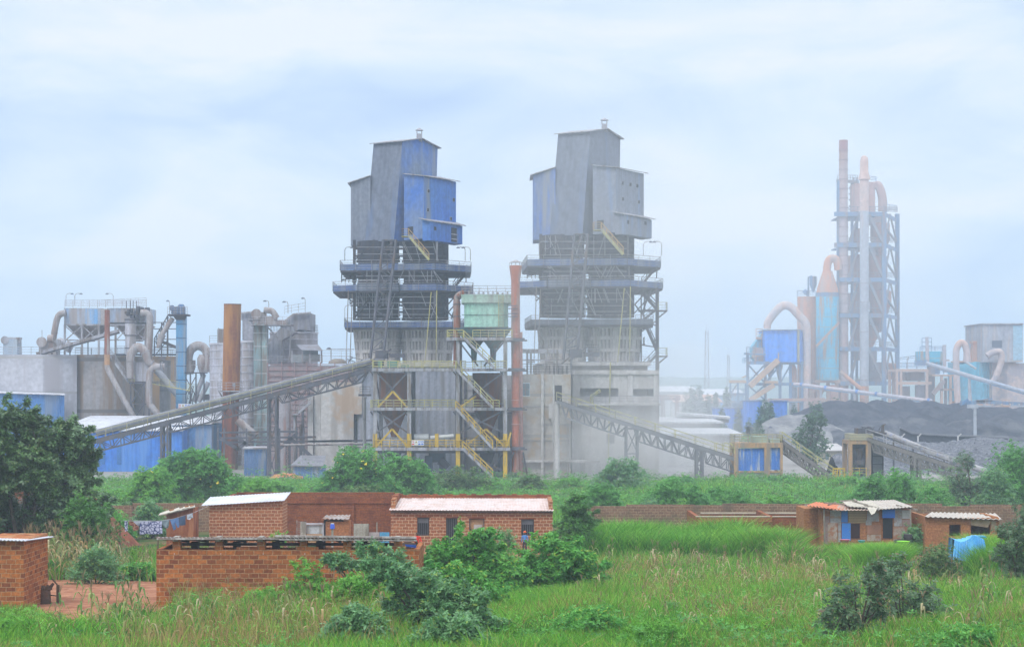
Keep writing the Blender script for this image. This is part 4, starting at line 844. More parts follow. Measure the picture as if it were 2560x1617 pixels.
T = cyl('white_tank', 'whitish cylinder tower hanging between the two baghouse blocks', 313, 340, 797, 330, silo_w, cat='tank', bot=Z(886, 331), bands=2.2, bm_=steel_m, part='tank_wall', n=20)
duct('side_duct', 'tall pale side duct at the right end of the baghouse', [(352, 782), (366, 783), (374, 792), (375, 810), (374, 850), (371, 905)], 8.5, 330, duct_g)
# blue bucket lift
T = thing('bucket_lift', 'tall blue bucket elevator with a motor head and braced stairs', 'elevator', (X(451, 329), 329, 0))
m = MB(); m.pbox(440, 463, 786, 1060, 329, 1.6); m.build('casing', lift_blue, T)
m = MB(); m.lathe(X(453, 330), 330, [(.1, Z(786, 329)), (11 * 329 / F, Z(786, 329)), (11 * 329 / F, Z(768, 329)), (6 * 329 / F, Z(760, 329))], 14); m.pbox(428, 446, 766, 784, 329, 1.5); m.tube(P(430, 770, 328.6), P(430, 770, 330), .5); m.build('motor_head', mat('dark blue motor', (.06, .14, .30), (.12, .18, .30), 1, (.2, .2, .22), .4), T)
m = MB(); m.pbox(419, 468, 785, 789, 328, 3.4); m.hexa([P(440, 800, 329), P(463, 800, 329), P(463, 800, 330.6), P(440, 800, 330.6)], [P(432, 789, 328.6), P(467, 789, 328.6), P(467, 789, 331), P(432, 789, 331)]); m.build('head_platform', steel_d, T)
m = MB(); m.rail([P(419, 785, 328), P(468, 785, 328), P(468, 785, 331.4)], 1.25, 1, .045); m.build('railing', silo_w, T); lamp_post(T, P(424, 785, 328.2), 1.9, -.3); 
m = MB(); m.tube(P(432, 795, 329.5), P(405, 836, 329.5), .42); m.tube(P(405, 836, 329.5), P(395, 870, 329.5), .7, .3); m.build('spout', duct_g, T)
T = thing('steel_gantry', 'open stair gantry with diagonal braces left of the blue bucket elevator', 'gantry', (X(405, 331), 331, Z(888, 331)))
m = MB(); m.truss(P(386, 846, 331), P(421, 786, 331), P(392, 862, 331), P(430, 798, 331), 8, .1); m.beam(P(419, 789, 331), P(419, 890, 331), .25)
for px in (386, 404): m.beam(P(px, 806 if px > 400 else 850, 331), P(px, 890, 331), .2)
for row in (806, 822, 848, 868): m.beam(P(384, row, 331), P(440, row, 331), .14)
m.beam(P(395, 850, 331), P(440, 868, 331), .7, .5); m.beam(P(386, 890, 331), P(419, 850, 331), .14); m.build('frame', steel_m, T)
# second gooseneck + cyclone cluster
duct('gooseneck_duct', 'second dusty gooseneck duct near the banded white silo', [(473, 935), (470, 905), (476, 876), (494, 864), (512, 872), (519, 893), (519, 930)], 11, 331, duct_g, seams=7, group=None)
T = thing('cyclone', 'grey cyclone cluster with slanting pipes below the second gooseneck', 'cyclone', (X(497, 330), 330, 0)); k = 330 / F
m = MB(); m.lathe(X(506, 331), 331, [(5 * k, Z(940, 330)), (13 * k, Z(912, 330)), (13 * k, Z(895, 330)), (8 * k, Z(886, 330))], 16); m.lathe(X(480, 332), 332, [(3 * k, Z(935, 330)), (9 * k, Z(918, 330)), (9 * k, Z(900, 330))], 14); m.build('cyclone_body', duct_g, T, smooth=True)
m = MB(); m.tube(P(510, 935, 330), P(484, 1004, 330), .42); m.tube(P(521, 955, 330), P(497, 1004, 330), .42); m.tube(P(392, 925, 331), P(462, 1008, 331), .6); m.build('slanting_pipe', mat('grey pipe', (.42, .42, .46), (.35, .34, .37), .4, None), T)
m = MB(); m.pbox(460, 512, 930, 933, 329, 3)
for px in (462, 476, 490, 510): m.beam(P(px, 932, 329.5), (X(px, 329.5), 329.5, 0), .22)
for a, b, c, d in ((462, 940, 490, 990), (490, 940, 462, 990), (472, 975, 482, 1010), (482, 975, 472, 1010)): m.beam(P(a, b, 329.5), P(c, d, 329.5), .14)
m.truss(P(474, 965, 329), P(466, 1008, 329), P(484, 965, 329), P(476, 1008, 329), 7, .07); m.pbox(486, 522, 985, 1000, 330, 2); m.build('steel_legs', steel_m, T)
m = MB(); m.rail([P(460, 930, 329), P(512, 930, 329)], 1.2, 1.2, .045); m.build('railing', steel, T)
T = thing('safety_sign', 'white safety sign board with red and blue symbols above the long conveyor', 'sign', (X(464, 326), 326, Z(1021, 326)))
m = MB(); m.pbox(446, 478, 1009, 1021, 326, .08); s_ = m.build('sign_board', white, T); sign_marks(s_, 446, 1009, 1, 326)
m = MB(); m.beam(P(450, 1050, 326.2), P(450, 1009, 326.2), .15); m.beam(P(474, 1050, 326.2), P(474, 1009, 326.2), .15); m.build('sign_post', steel, T)
# banded white silo and rust chimney
T = cyl('banded_silo', 'whitish round steel silo with hoops, left behind the rust chimney', 524, 636, 857, 322, silo_w, bands=1.25, bm_=mat('pale hoop', (.62, .6, .66), None))
m = MB(); m.rail([P(524, 857, 322), P(545, 857, 322)], 1.2, 1, .045); m.pbox(543, 558, 822, 857, 323, 2); m.beam(P(545, 820, 323), P(556, 826, 323), .1); m.build('roof_machine', steel, T)
T = thing('rust_chimney', 'thick orange rust chimney without cap, red below its railed platform', 'chimney', (X(582, 306), 306, 0)); k = 306 / F
m = MB(); x0_, x1_ = X(581.5, 306), X(575, 306)
m.tube(P(581.5, 760, 306), P(577.5, 976, 306), 21.5 * k, n=28); m.build('stack', rust_or, T, smooth=True)
m = MB(); m.tube(P(577.5, 976, 306), (X(573, 306), 306, 0), 20.6 * k, n=28); m.build('lower_stack', rust_red, T, smooth=True)
m = MB(); m.tube(P(581.5, 760, 306), P(581.5, 762, 306), 21.9 * k, n=28); m.build('lip', mat('dark red lip', (.16, .05, .03), None), T)
m = MB(); m.pbox(545, 626, 976, 979, 303.5, 3); m.beam(P(548, 979, 303.6), P(560, 1000, 304.5), .15); m.beam(P(620, 979, 303.6), P(606, 1000, 304.5), .15); m.build('platform', steel, T); m = MB(); z = Z(976, 303.6); m.rail([(X(545, 303.6), 306, z), (X(545, 303.6), 303.6, z), (X(626, 303.6), 303.6, z), (X(626, 303.6), 306, z)], 1.25, 1.3, .05); m.pbox(581, 588, 958, 967, 303.8, .3); m.build('railing', steel, T)
# aqua bucket elevator + head
T = thing('bucket_lift', 'pale aqua square elevator shaft with a dusty motor platform on top', 'elevator', (X(650, 311), 311, 0))
m = MB(); m.pbox(634, 652, 808, 1130, 311, 2.2); m.pbox(654, 667, 808, 1130, 311.1, 2.1); m.pbox(652, 654, 808, 1130, 311.3, 1.8); m.build('casing', aqua, T)
m = MB(); m.pbox(622, 727, 810, 813, 309.5, 5); m.beam(P(665, 813, 311), P(700, 850, 311), .2); m.beam(P(727, 813, 311), P(724, 900, 311), .15); m.beam(P(708, 813, 311), P(668, 860, 311), .15); m.build('head_platform', steel, T)
m = MB(); m.rail([P(622, 810, 309.5), P(727, 810, 309.5)], 1.2, 1.3, .045); m.build('railing', silo_w, T)
m = MB(); m.tube(P(641, 785, 310.5), P(641, 785, 313), .85); m.pbox(632, 662, 780, 808, 311, 2.5); m.pbox(660, 690, 790, 810, 311, 2); m.path(smooth_curve([P(660, 775, 311), P(680, 778, 311), P(692, 795, 311)], 4), .5); m.pbox(690, 716, 800, 810, 311, 2); m.build('motor_head', duct_g, T)
lamp_post(T, P(672, 781, 311), 1.5, -.6); lamp_post(T, P(720, 783, 312), 1.5, -.6)
# sheds on the silos
T = thing('roof_shed', 'slant roofed grey clad house on top of the banded silos', 'shed', (X(740, 325), 325, Z(840, 325)))
m = MB(); m.extr([P(a, b, 322) for a, b in ((700, 812), (733, 786), (775, 782), (775, 826), (747, 824), (706, 842))], (0, 0, 0), (0, 9, 0)); m.extr([P(a, b, 322) for a, b in ((603, 783), (634, 781), (634, 800), (603, 800))], (0, 0, 0), (0, 8, 0)); m.extr([P(a, b, 321) for a, b in ((606, 798), (626, 803), (632, 820), (632, 850), (606, 850))], (0, 0, 0), (0, 6, 0)); m.build('shed_wall', grey_l, T)
m = MB(); m.beam(P(700, 811, 321.5), P(733, 785, 321.5), .4, .2); m.beam(P(733, 785, 321.5), P(777, 781, 321.5), .4, .2); m.beam(P(602, 782, 321.5), P(637, 779, 321.5), .4, .2); m.build('roof_edge', silo_w, T)
m = MB(); m.rail([P(712, 786, 326), P(763, 778, 326)], 1.4, 1.4, .045); m.build('railing', silo_w, T); lamp_post(T, P(763, 780, 326), 2, -.4)
cyl('banded_silo', 'round hooped silo with a flat roof under the slanted roof house', 675, 795, 829, 322, mat('grey hooped silo', (.40, .38, .41), (.33, .31, .34), .2, (.28, .25, .26), .4), bands=1.7, bm_=mat('pale hoop', (.62, .6, .66)), rail=True)
T = cyl('banded_silo', 'narrow banded silo squeezed between the aqua elevator and the slanted house', 604, 640, 852, 316, silo_w, bands=1.25, bm_=mat('pale hoop', (0, 0, 0)))
T = thing('conveyor_house', 'slanted grey conveyor gallery leaning down from the roof house', 'gallery', (X(700, 319), 319, Z(915, 319)))
m = MB(); m.extr([P(a, b, 317) for a, b in ((668, 850), (705, 820), (740, 830), (705, 850), (700, 910), (668, 910))], (0, 0, 0), (0, 4, 0)); m.build('casing', grey_l, T)
T = thing('gable_kiosk', 'small open sided machine house with a grey gable roof', 'shelter', (X(770, 312), 312, Z(905, 312)))
m = MB(); y = 310
m.hexa([P(728, 877, y), P(740, 863, y + 2), P(740, 863, y + 6), P(728, 877, y + 7)], [P(729, 876, y), P(741, 862, y + 2), P(741, 862, y + 6), P(729, 876, y + 7)])
m.add([P(741, 863, y + 2), P(755, 876, y - .5), P(807, 877, y - .5), P(795, 862, y + 3), P(741, 861.8, y + 2), P(755, 874.8, y - .5), P(807, 875.8, y - .5), P(795, 860.8, y + 3)], [(0, 1, 2, 3), (4, 7, 6, 5), (0, 4, 5, 1), (1, 5, 6, 2), (2, 6, 7, 3), (3, 7, 4, 0)])
m.build('roof', grey_l, T)
for px in (730, 756, 775, 804): m = MB(); m.beam(P(px, 876, y), P(px, 908, y), .2); m.build('post', steel, T)
m = MB(); m.tube(P(755, 894, y + 1), P(800, 895, y + 1), .6); m.pbox(732, 752, 886, 906, y + 1, 2); m.pbox(757, 795, 876, 890, y + 3, .3); m.build('machine', mat('grey green machine', (.30, .36, .38), (.28, .30, .32), 1), T)
m = MB(); m.rail([P(728, 906, y), P(806, 906, y)], 1.2, 1.5, .045); m.build('railing', steel, T)
# banded red hall
T = thing('banded_hall', 'dusty red hall wall with long horizontal ribs behind the conveyor', 'building', (X(780, 308), 308, 0))
m = MB(); m.box(X(667, 308), X(880, 308), 308, 325, 0, Z(914, 308)); m.build('hall_wall', red_hall, T)
m = MB()
for i, row in enumerate(range(910, 1110, 14)): m.pbox(667, 880, row, row + 2, 307.8, .2)
for px in (668, 703, 735, 766, 800, 836, 870): m.pbox(px, px + 2, 905, 1060, 307.7, .2)
m.build('wall_rib', mat('dusty pink rib', (.40, .30, .31), (.34, .2, .2), .5), T)
m = MB(); m.rail([P(667, 908, 308), P(880, 908, 308)], 1.1, 1.8, .04); m.rail([P(800, 894, 312), P(880, 896, 312)], 1.2, 1.5, .04); m.beam(P(815, 873, 312), P(885, 873, 312), .14); m.beam(P(866, 873, 312), P(866, 905, 312), .2); m.build('railing', silo_w, T)
lamp_post(T, P(828, 905, 311), 1.9, -.4)
T = thing('dusty_dome', 'low brown dust covered heap on the hall roof beside the kiln tower', 'dust heap', (X(843, 310), 310, Z(908, 310)))
m = MB(); k = 310 / F; m.lathe(X(843, 311), 312, [(24 * k, Z(908, 310)), (22 * k, Z(902, 310)), (15 * k, Z(898, 310)), (4 * k, Z(896, 310))], 18); m.build('dome_body', mat('brown dust', (.40, .32, .24), (.34, .28, .23), .8), T, smooth=True)
T = thing('scrap_roof', 'broken canopy of thin beams and sheets beside the kiln tower foot', 'canopy', (X(885, 296), 296, Z(915, 296)))
m = MB(); m.beam(P(868, 898, 296), P(905, 910, 296), 1.5, .1); m.beam(P(876, 892, 297), P(930, 905, 297), 1.8, .1)
for a, b, c, d in ((870, 905, 882, 893), (890, 912, 905, 899), (905, 912, 925, 896), (865, 910, 930, 908)): m.beam(P(a, b, 296), P(c, d, 296), .14)
m.build('canopy_sheet', steel_m, T)
# concrete block with orange stain
T = thing('stained_block', 'grey concrete block with a big orange rust stain right of the conveyor leg', 'building', (X(830, 300), 300, 0))
y = 297
om = conc_pale.copy(); om.name = 'orange patched concrete'; MATS['orange patched concrete'] = om
nt = om.node_tree; bs_ = nt.nodes['Principled BSDF']; src = bs_.inputs['Base Color'].links[0].from_socket
tc = N(nt, 'ShaderNodeTexCoord'); mp = N(nt, 'ShaderNodeMapping'); cx, cz = X(865, y) - X(830, 300), Z(1010, y)
mp.inputs['Location'].default_value = (-cx * .33, 0, -cz * .2); mp.inputs['Scale'].default_value = (.33, .0, .2); nt.links.new(tc.outputs['Object'], mp.inputs[0])
ln = N(nt, 'ShaderNodeVectorMath', operation='LENGTH'); nt.links.new(mp.outputs[0], ln.inputs[0]); nz = N(nt, 'ShaderNodeTexNoise'); nz.inputs['Scale'].default_value = .9; nz.inputs['Detail'].default_value = 6; nt.links.new(tc.outputs['Object'], nz.inputs[0])
a1 = N(nt, 'ShaderNodeMath', operation='MULTIPLY_ADD'); a1.inputs[1].default_value = 2.2; nt.links.new(nz.outputs[0], a1.inputs[0]); nt.links.new(ln.outputs['Value'], a1.inputs[2])
rr = N(nt, 'ShaderNodeMapRange'); rr.inputs[1].default_value = 1.5; rr.inputs[2].default_value = 2.05; rr.inputs[3].default_value = .6; rr.inputs[4].default_value = 0; nt.links.new(a1.outputs[0], rr.inputs[0])
mm = N(nt, 'ShaderNodeMix', data_type='RGBA'); nt.links.new(rr.outputs[0], mm.inputs[0]); nt.links.new(src, mm.inputs[6]); mm.inputs[7].default_value = (.50, .30, .15, 1); nt.links.new(mm.outputs[2], bs_.inputs['Base Color'])
m = MB(); m.box(X(802, y), X(884, y), y, y + 14, 0, Z(955, y)); m.box(X(884, y), X(925, y), y + 3, y + 14, 0, Z(940, y)); m.box(X(884, y), X(905, y), y, y + 2.9, Z(1035, y), Z(955, y)); m.build('concrete_wall', om, T)
m = MB(); m.box(X(770, y), X(783, y), y - .3, y + 5, 0, Z(990, y)); m.box(X(785, y), X(801, y), y + .4, y + 12, 0, Z(968, y)); m.build('pier', conc_pale, T)
m = MB()
m.pbox(885, 912, 1050, 1180, y + 2.8, .3); m.build('dark_recess', mat('dark concrete', (.15, .145, .16), (.10, .1, .11), .3), T)  # flat dark panel just proud of the wall, standing in for the recess
T = thing('round_post', 'thick grey round post with a small bracket beside the steel frame', 'post', (X(911, 284), 284, 0))
m = MB(); m.tube(P(911, 996, 284), (X(911, 284), 284, 0), 4 * 284 / F); m.tube(P(911, 996, 284), P(911, 992, 284), .34); m.build('post_shaft', conc, T, smooth=True)
m = MB(); m.rail([P(900, 985, 284), P(925, 985, 284)], 1.1, 1, .05); m.pbox(896, 926, 985, 990, 284, 2); m.build('post_bracket', steel_m, T)
# lower clutter
T = thing('pipe_rack', 'low rusty pipe rack with lattice posts behind the conveyor legs', 'pipe rack', (X(700, 292), 292, 0))
m = MB(); y = 292
for row, a, b in ((1078, 550, 740), (1092, 550, 790), (1102, 560, 880), (1110, 640, 925), (1100, 770, 930)): m.beam(P(a, row + 3, y), P(b, row, y), .3)
m.truss(P(715, 1103, y), P(715, 1180, y), P(722, 1103, y), P(722, 1180, y), 8, .08)
for px in (545, 560, 616, 699, 725, 742, 760): m.beam(P(px, 1070, y), (X(px, y), y, 0), .22)
for a, b, c, d in ((590, 1125, 635, 1090), (635, 1125, 590, 1090), (720, 1090, 790, 1150), (550, 1095, 600, 1125), (700, 1120, 740, 1085)): m.beam(P(a, b, y), P(c, d, y), .5)
for px, t in ((738, 1040), (757, 1020), (775, 1035), (752, 1060)): m.beam(P(px, t, y + 6), (X(px, y + 6), y + 6, 0), .4)
m.build('rack_beam', steel_m, T)
m = MB(); m.tube(P(593, 1050, y + 1), P(640, 1090, y + 1), .6); m.tube(P(905, 1108, y - 2), P(700, 1112, y - 2), .14, n=8); m.tube(P(905, 1116, y - 2), P(790, 1108, y - 2), .14, n=8); m.build('pipe', duct_g, T)
T = thing('zigzag_stair', 'grey stair flight with a caged landing under the conveyor truss', 'stair', (X(750, 299), 299, 0))
m = MB(); m.stair(P(778, 1005, 296), P(745, 1034, 296), 1, -1); m.stair_rail(P(778, 1005, 296), P(745, 1034, 296), 1, -1); m.pbox(729, 746, 1034, 1037, 294, 2); m.rail([P(729, 1034, 294), P(746, 1034, 294)], 1.1, .9, .05); m.beam(P(737, 1037, 295), (X(737, 295), 295, 0), .4); m.build('flight', steel, T)
cyl('grey_vessel', 'tall dusty vertical vessel between the conveyor leg and caged landing', 696, 727, 985, 300, mat('dusty vessel', (.40, .37, .40), (.33, .29, .31), .3, (.36, .22, .20), .45), cat='vessel', part='vessel_wall', n=20)
T = thing('blue_container', 'weathered blue container with a pale roof left of the conveyor leg', 'container', (X(635, 284), 284, 0))
m = MB(); m.pbox(610, 664, 1122, 1195, 284, 5); m.build('box', mat('container blue', (.10, .22, .48), (.16, .25, .45), .4, (.3, .33, .4), .35, corr=.4), T); m = MB(); m.pbox(607, 668, 1118, 1122, 283.6, 6); m.build('lid', silo_w, T)
T = thing('site_hut', 'low blue hut with a sloping dusty metal roof behind the yellow flowering bush', 'hut', (X(770, 268), 268, 0))
m = MB(); m.box(X(732, 268), X(806, 268), 268, 273, 0, Z(1164, 268)); m.build('hut_wall', mat('container blue', (0, 0, 0)), T)
m = MB(); q = [P(727, 1165, 267.5), P(808, 1167, 267.5), P(815, 1141, 274), P(752, 1140, 274)]; m.hexa(q, [p + Vector((0, 0, .15)) for p in q]); m.build('hut_roof', mat('dusty metal roof', (.26, .25, .28), (.20, .19, .21), .5, corr=.4), T)
m = MB(); m.beam(P(757, 1160, 269), P(757, 1128, 269), .1); m.build('mast', steel, T)
T = thing('orange_tarp', 'crumpled orange tarpaulin spread between the bushes', 'tarpaulin', (X(712, 262), 262, 0)); m = MB(); vs = []; n_ = 12
for i in range(n_ + 1):
    for j in range(5): vs.append((X(672 + i * 7, 262 + j), 262 + j * 1.2, .3 + .55 * math.sin(i / n_ * math.pi) + .12 * math.sin(i * 1.9 + j) + j * .08))
m.add(vs, [(i * 5 + j, i * 5 + j + 1, (i + 1) * 5 + j + 1, (i + 1) * 5 + j) for i in range(n_) for j in range(4)]); m.build('sheet', mat('orange tarp', (.75, .24, .10), (.62, .2, .1), .8), T, smooth=True)

# ================================================================== right: transfer towers
Y = 266.0
T = thing('transfer_tower', 'ochre concrete tower with blue sheet panels and a railed roof', 'transfer tower', (X(1895, Y), Y, 0))
m = MB(); zt, zd = Z(1107, Y), Z(1113, Y)
m.pbox(1836, 1958, 1107, 1119, Y, 6)
for a, b in ((1836, 1846), (1911, 1925), (1951, 1957)): m.box(X(a, Y), X(b, Y), Y, Y + .7, 0, Z(1119, Y)); m.box(X(a, Y), X(b, Y), Y + 5.3, Y + 6, 0, Z(1119, Y))
m.pbox(1846, 1951, 1177, 1181, Y + .1, .6); m.build('concrete_frame', or_conc, T)
m = MB(); m.pbox(1846, 1911, 1121, 1176, Y + .35, .1); m.build('sheet_panel', mat('tower blue sheet', (.05, .19, .62), (.08, .2, .55), .6, (.45, .47, .55), .30, corr=.35), T)
m = MB(); m.pbox(1925, 1951, 1119, 1174, Y + .35, .1); m.build('sheet_panel', mat('tower blue sheet', (0, 0, 0)), T)
m = MB(); m.pbox(1846, 1911, 1182, 1230, Y + .3, 5); m.pbox(1925, 1951, 1180, 1230, Y + .3, 5); m.build('lower_wall', conc, T)
m = MB(); m.pbox(1895, 1910, 1192, 1197, Y + .25, .1); m.build('opening', dark, T)
m = MB(); z = zt; a, b = X(1837, Y), X(1957, Y); m.rail([(a, Y + .1, z), (X(1872, Y), Y + .1, z)], 1.25, 1.1, .05); m.rail([(X(1880, Y), Y + .1, z), (b, Y + .1, z), (b, Y + 6, z), (a, Y + 6, z), (a, Y + .1, z)], 1.1, 1.3, .05); m.build('railing', mat('tan rail', (.42, .34, .18), (.36, .30, .2), .8), T)
m = MB(); m.pbox(1880, 1918, 1090, 1107, Y + 2, 2); m.pbox(1925, 1950, 1097, 1107, Y + 2, 2); m.build('drive', mat('pale green machine', (.38, .46, .36), (.3, .34, .3), 1), T)
m = MB(); m.beam(P(1870, 1107, Y + 1), P(1870, 1070, Y + 1), .12); m.hexa([P(1863, 1070, Y), P(1882, 1066, Y), P(1882, 1066, Y + 1.5), P(1863, 1070, Y + 1.5)], [P(1863, 1067, Y), P(1882, 1072, Y), P(1882, 1072, Y + 1.5), P(1863, 1067, Y + 1.5)]); m.pbox(1866, 1875, 1072, 1086, Y + .8, .6); m.build('floodlight_mast', steel, T)
lamp_post(T, P(1920, 1106, Y + 1), 1.8, .3)
m = MB(); m.path([P(1807, 1125, Y), P(1812, 1106, Y), P(1828, 1108, Y), P(1833, 1118, Y)], .05, 6); m.rail([P(1806, 1128, Y), P(1836, 1134, Y)], 1.2, 1, .05); m.build('side_rail', yel_d, T)
Y = 267.0
T = thing('transfer_tower', 'narrow ochre frame tower with striped top panel beside the gravel heap', 'transfer tower', (X(2148, Y), Y, 0))
m = MB(); m.pbox(2121, 2181, 1100, 1110, Y, 5)
for a, b in ((2121, 2131), (2166, 2178)): m.box(X(a, Y), X(b, Y), Y, Y + .7, Z(1200, Y), Z(1110, Y)); m.box(X(a, Y), X(b, Y), Y + 4.3, Y + 5, 0, Z(1110, Y))
m.build('concrete_frame', or_conc, T)
m = MB(); m.pbox(2124, 2183, 1084, 1100, Y - .1, 4); m.build('striped_panel', mat('striped panel', (.36, .34, .26), (.42, .36, .22), .8, lines=.5, lcol=(.22, .2, .18)), T)
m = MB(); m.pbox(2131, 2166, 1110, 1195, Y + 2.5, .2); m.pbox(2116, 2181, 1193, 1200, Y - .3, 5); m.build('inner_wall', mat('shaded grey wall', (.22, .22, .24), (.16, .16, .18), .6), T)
m = MB(); m.tube(P(2149, 1120, Y + 1.5), P(2149, 1150, Y + 1.5), .7, .3, 12); m.tube(P(2140, 1165, Y + 1.5), P(2160, 1185, Y + 1.5), .35); m.pbox(2140, 1 + 2160, 1150, 1162, Y + 1, 1.5); m.build('machinery', steel_m, T)
m = MB(); m.rail([P(2131, 1190, Y), P(2166, 1190, Y)], 1.15, .9, .05); m.build('railing', yel, T)
m = MB(); m.pbox(2142, 2180, 1070, 1084, Y + 1, 2); m.beam(P(2152, 1066, Y), P(2168, 1070, Y), .6, .1); m.beam(P(2145, 1084, Y), P(2158, 1067, Y), .1); m.build('floodlight_mast', steel_m, T)
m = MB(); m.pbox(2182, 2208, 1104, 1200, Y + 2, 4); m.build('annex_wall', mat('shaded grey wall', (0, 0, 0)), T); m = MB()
for px in (2180, 2207): m.beam(P(px, 1104, Y + 1.5), (X(px, Y + 1.5), Y + 1.5, 0), .2)
for r_ in (1120, 1140, 1160, 1180): m.beam(P(2180, r_, Y + 1.5), P(2207, r_, Y + 1.5), .08)
m.build('annex_frame', steel_d, T)
m = MB(); m.box(X(2112, Y), X(2210, Y), Y - .5, Y + 6, 0, Z(1201, Y)); m.build('plinth', conc, T)
T = thing('yellow_ladder_frame', 'small bright yellow braced ladder stand between the ochre towers', 'ladder', (X(2096, 262), 262, 0)); m = MB()
y = 262
for a, b in ((2084, 2078), (2094, 2090), (2100, 2098), (2111, 2112)):
    m.beam(P(a, 1171, y), P(b, 1212, y), .16)
for r_ in range(1172, 1212, 6): m.beam(P(2082, r_, y), P(2094, r_, y), .1); m.beam(P(2099, r_, y), P(2111, r_, y), .1)
m.beam(P(2082, 1171, y), P(2112, 1171, y), .3, .2); m.beam(P(2084, 1180, y), P(2094, 1200, y), .1); m.build('frame', yel, T)
# covered tube conveyor with a gap
for a, b, c, d, lab in ((2212, 1083, 2300, 1119, 'upper length of grey tube conveyor above the gravel heap'), (2303, 1121, 2375, 1147, 'middle length of grey tube conveyor, open end toward the tower'), (2378, 1150, 2510, 1192, 'lower length of grey tube conveyor ending in the bushes')):
    T = thing('tube_conveyor', lab, 'conveyor', (X(c, 275), 275, 2), 'grey tube conveyor lengths'); A, B = P(a, b, 275), P(c, d, 272); m = MB(); m.tube(A, B, 8 * 275 / F, n=18); m.build('cover_tube', mat('grey brown tube', (.38, .36, .36), (.32, .30, .30), .3, (.18, .22, .4), .25, streak=False), T, smooth=True)
    m = MB(); dd = (B - A).normalized()
    for i in range(int((B - A).length / 1.5)): c_ = A + dd * i * 1.5; m.tube(c_, c_ + dd * .08, 8.3 * 275 / F, n=18)
    m.build('seam', steel, T); m = MB()
    for t in (.25, .8): q = A.lerp(B, t); m.beam(q, (q.x, q.y, .5), .2)
    m.build('leg', steel_m, T)
T = thing('drive_station', 'dark cluster of drums and beams at the top of the lattice conveyor', 'machine', (X(2195, 269), 269, Z(1084, 269))); m = MB(); y = 269
m.beam(P(2160, 1075, y), P(2215, 1085, y), .8, .5); m.tube(P(2172, 1076, y - 1), P(2172, 1076, y + 1), .6); m.beam(P(2205, 1090, y), P(2207, 1062, y), .35); m.beam(P(2206, 1063, y), P(2214, 1060, y), .4, .12); m.pbox(2188, 2204, 1078, 1090, y, 1.2)
for px in (2165, 2180, 2196): m.beam(P(px, 1076, y), P(px + 6, 1066, y), .1)
m.build('drive_unit', steel_m, T)
# small houses / halls in the yard
T = thing('white_house', 'small cream house with a pale hip roof behind the dark conveyor', 'house', (X(2082, 330), 330, 0)); y = 330; z = Z(1125, y)
m = MB(); m.box(X(2050, y), X(2108, y), y, y + 8, 0, z); m.build('house_wall', mat('cream wall', (.58, .52, .40), (.5, .46, .4), .5, (.4, .36, .3), .3), T)
m = MB(); a, b = X(2044, y), X(2120, y); zr = Z(1108, y + 4); m.add([(a, y - .6, z), (b, y - .6, z), (b, y + 8.6, z), (a, y + 8.6, z), (X(2063, y + 4), y + 4, zr), (X(2092, y + 4), y + 4, zr), (a, y - .6, z - .15), (b, y - .6, z - .15), (b, y + 8.6, z - .15), (a, y + 8.6, z - .15)], [(0, 1, 5, 4), (1, 2, 5), (2, 3, 4, 5), (3, 0, 4), (9, 8, 7, 6), (0, 6, 7, 1), (1, 7, 8, 2), (2, 8, 9, 3), (3, 9, 6, 0)]); m.build('hip_roof', mat('pale tile roof', (.50, .47, .45), (.44, .4, .4), .5), T)
for a, b in ((2064, 2072), (2053, 2059)):
    m = MB(); m.pbox(a, b, 1135 if a > 2060 else 1148, 1149 if a > 2060 else 1154, y - .05, .1); m.build('window', glass, T)
for px0, px1, r0, r1, y, dep, lab, wm in ((1648, 1800, 1052, 1120, 360, 30, 'grey walled hall with a pale flat roof behind the descending conveyor', conc), (1660, 1848, 1082, 1190, 320, 20, 'low dust covered hall in the dust behind the descending conveyor', conc_pale), (1560, 1700, 1100, 1190, 315, 12, 'pale hall right of the big concrete hall, half lost in dust', conc_pale)):
    T = thing('yard_hall', lab, 'hall', (X((px0 + px1) / 2, y), y, 0)); zt = Z(r0 + 6, y); m = MB(); m.box(X(px0, y), X(px1, y), y, y + dep, 0, zt); m.build('hall_wall', wm, T)
    m = MB(); q = [(X(px0, y) - .6, y - .8, zt), (X(px1, y) + .6, y - .8, zt), (X(px1, y) + .6, y + dep + .5, zt + .5), (X(px0, y) - .6, y + dep + .5, zt + .5)]; m.hexa(q, [(a, b, c + .3) for a, b, c in q]); m.build('hall_roof', mat('dusty pale roof', (.52, .51, .53), (.44, .43, .45), .2, corr=.8), T)
T = thing('yard_hall', 'raised monitor roof with a dark clerestory on the grey walled hall', 'hall', (X(1750, 385), 385, 3)); m = MB(); y = 380; m.pbox(1700, 1822, 1048, 1056, y, 12); m.build('hall_wall', mat('dark concrete', (0, 0, 0)), T); m = MB(); q = [P(1690, 1036, y - 1), P(1826, 1048, y - 1), P(1822, 1044, y + 14), P(1690, 1034, y + 14)]; m.hexa(q, [p + Vector((0, 0, .4)) for p in q]); m.build('hall_roof', mat('dusty pale roof', (0, 0, 0)), T)  # clerestory is a plain band of dark concrete
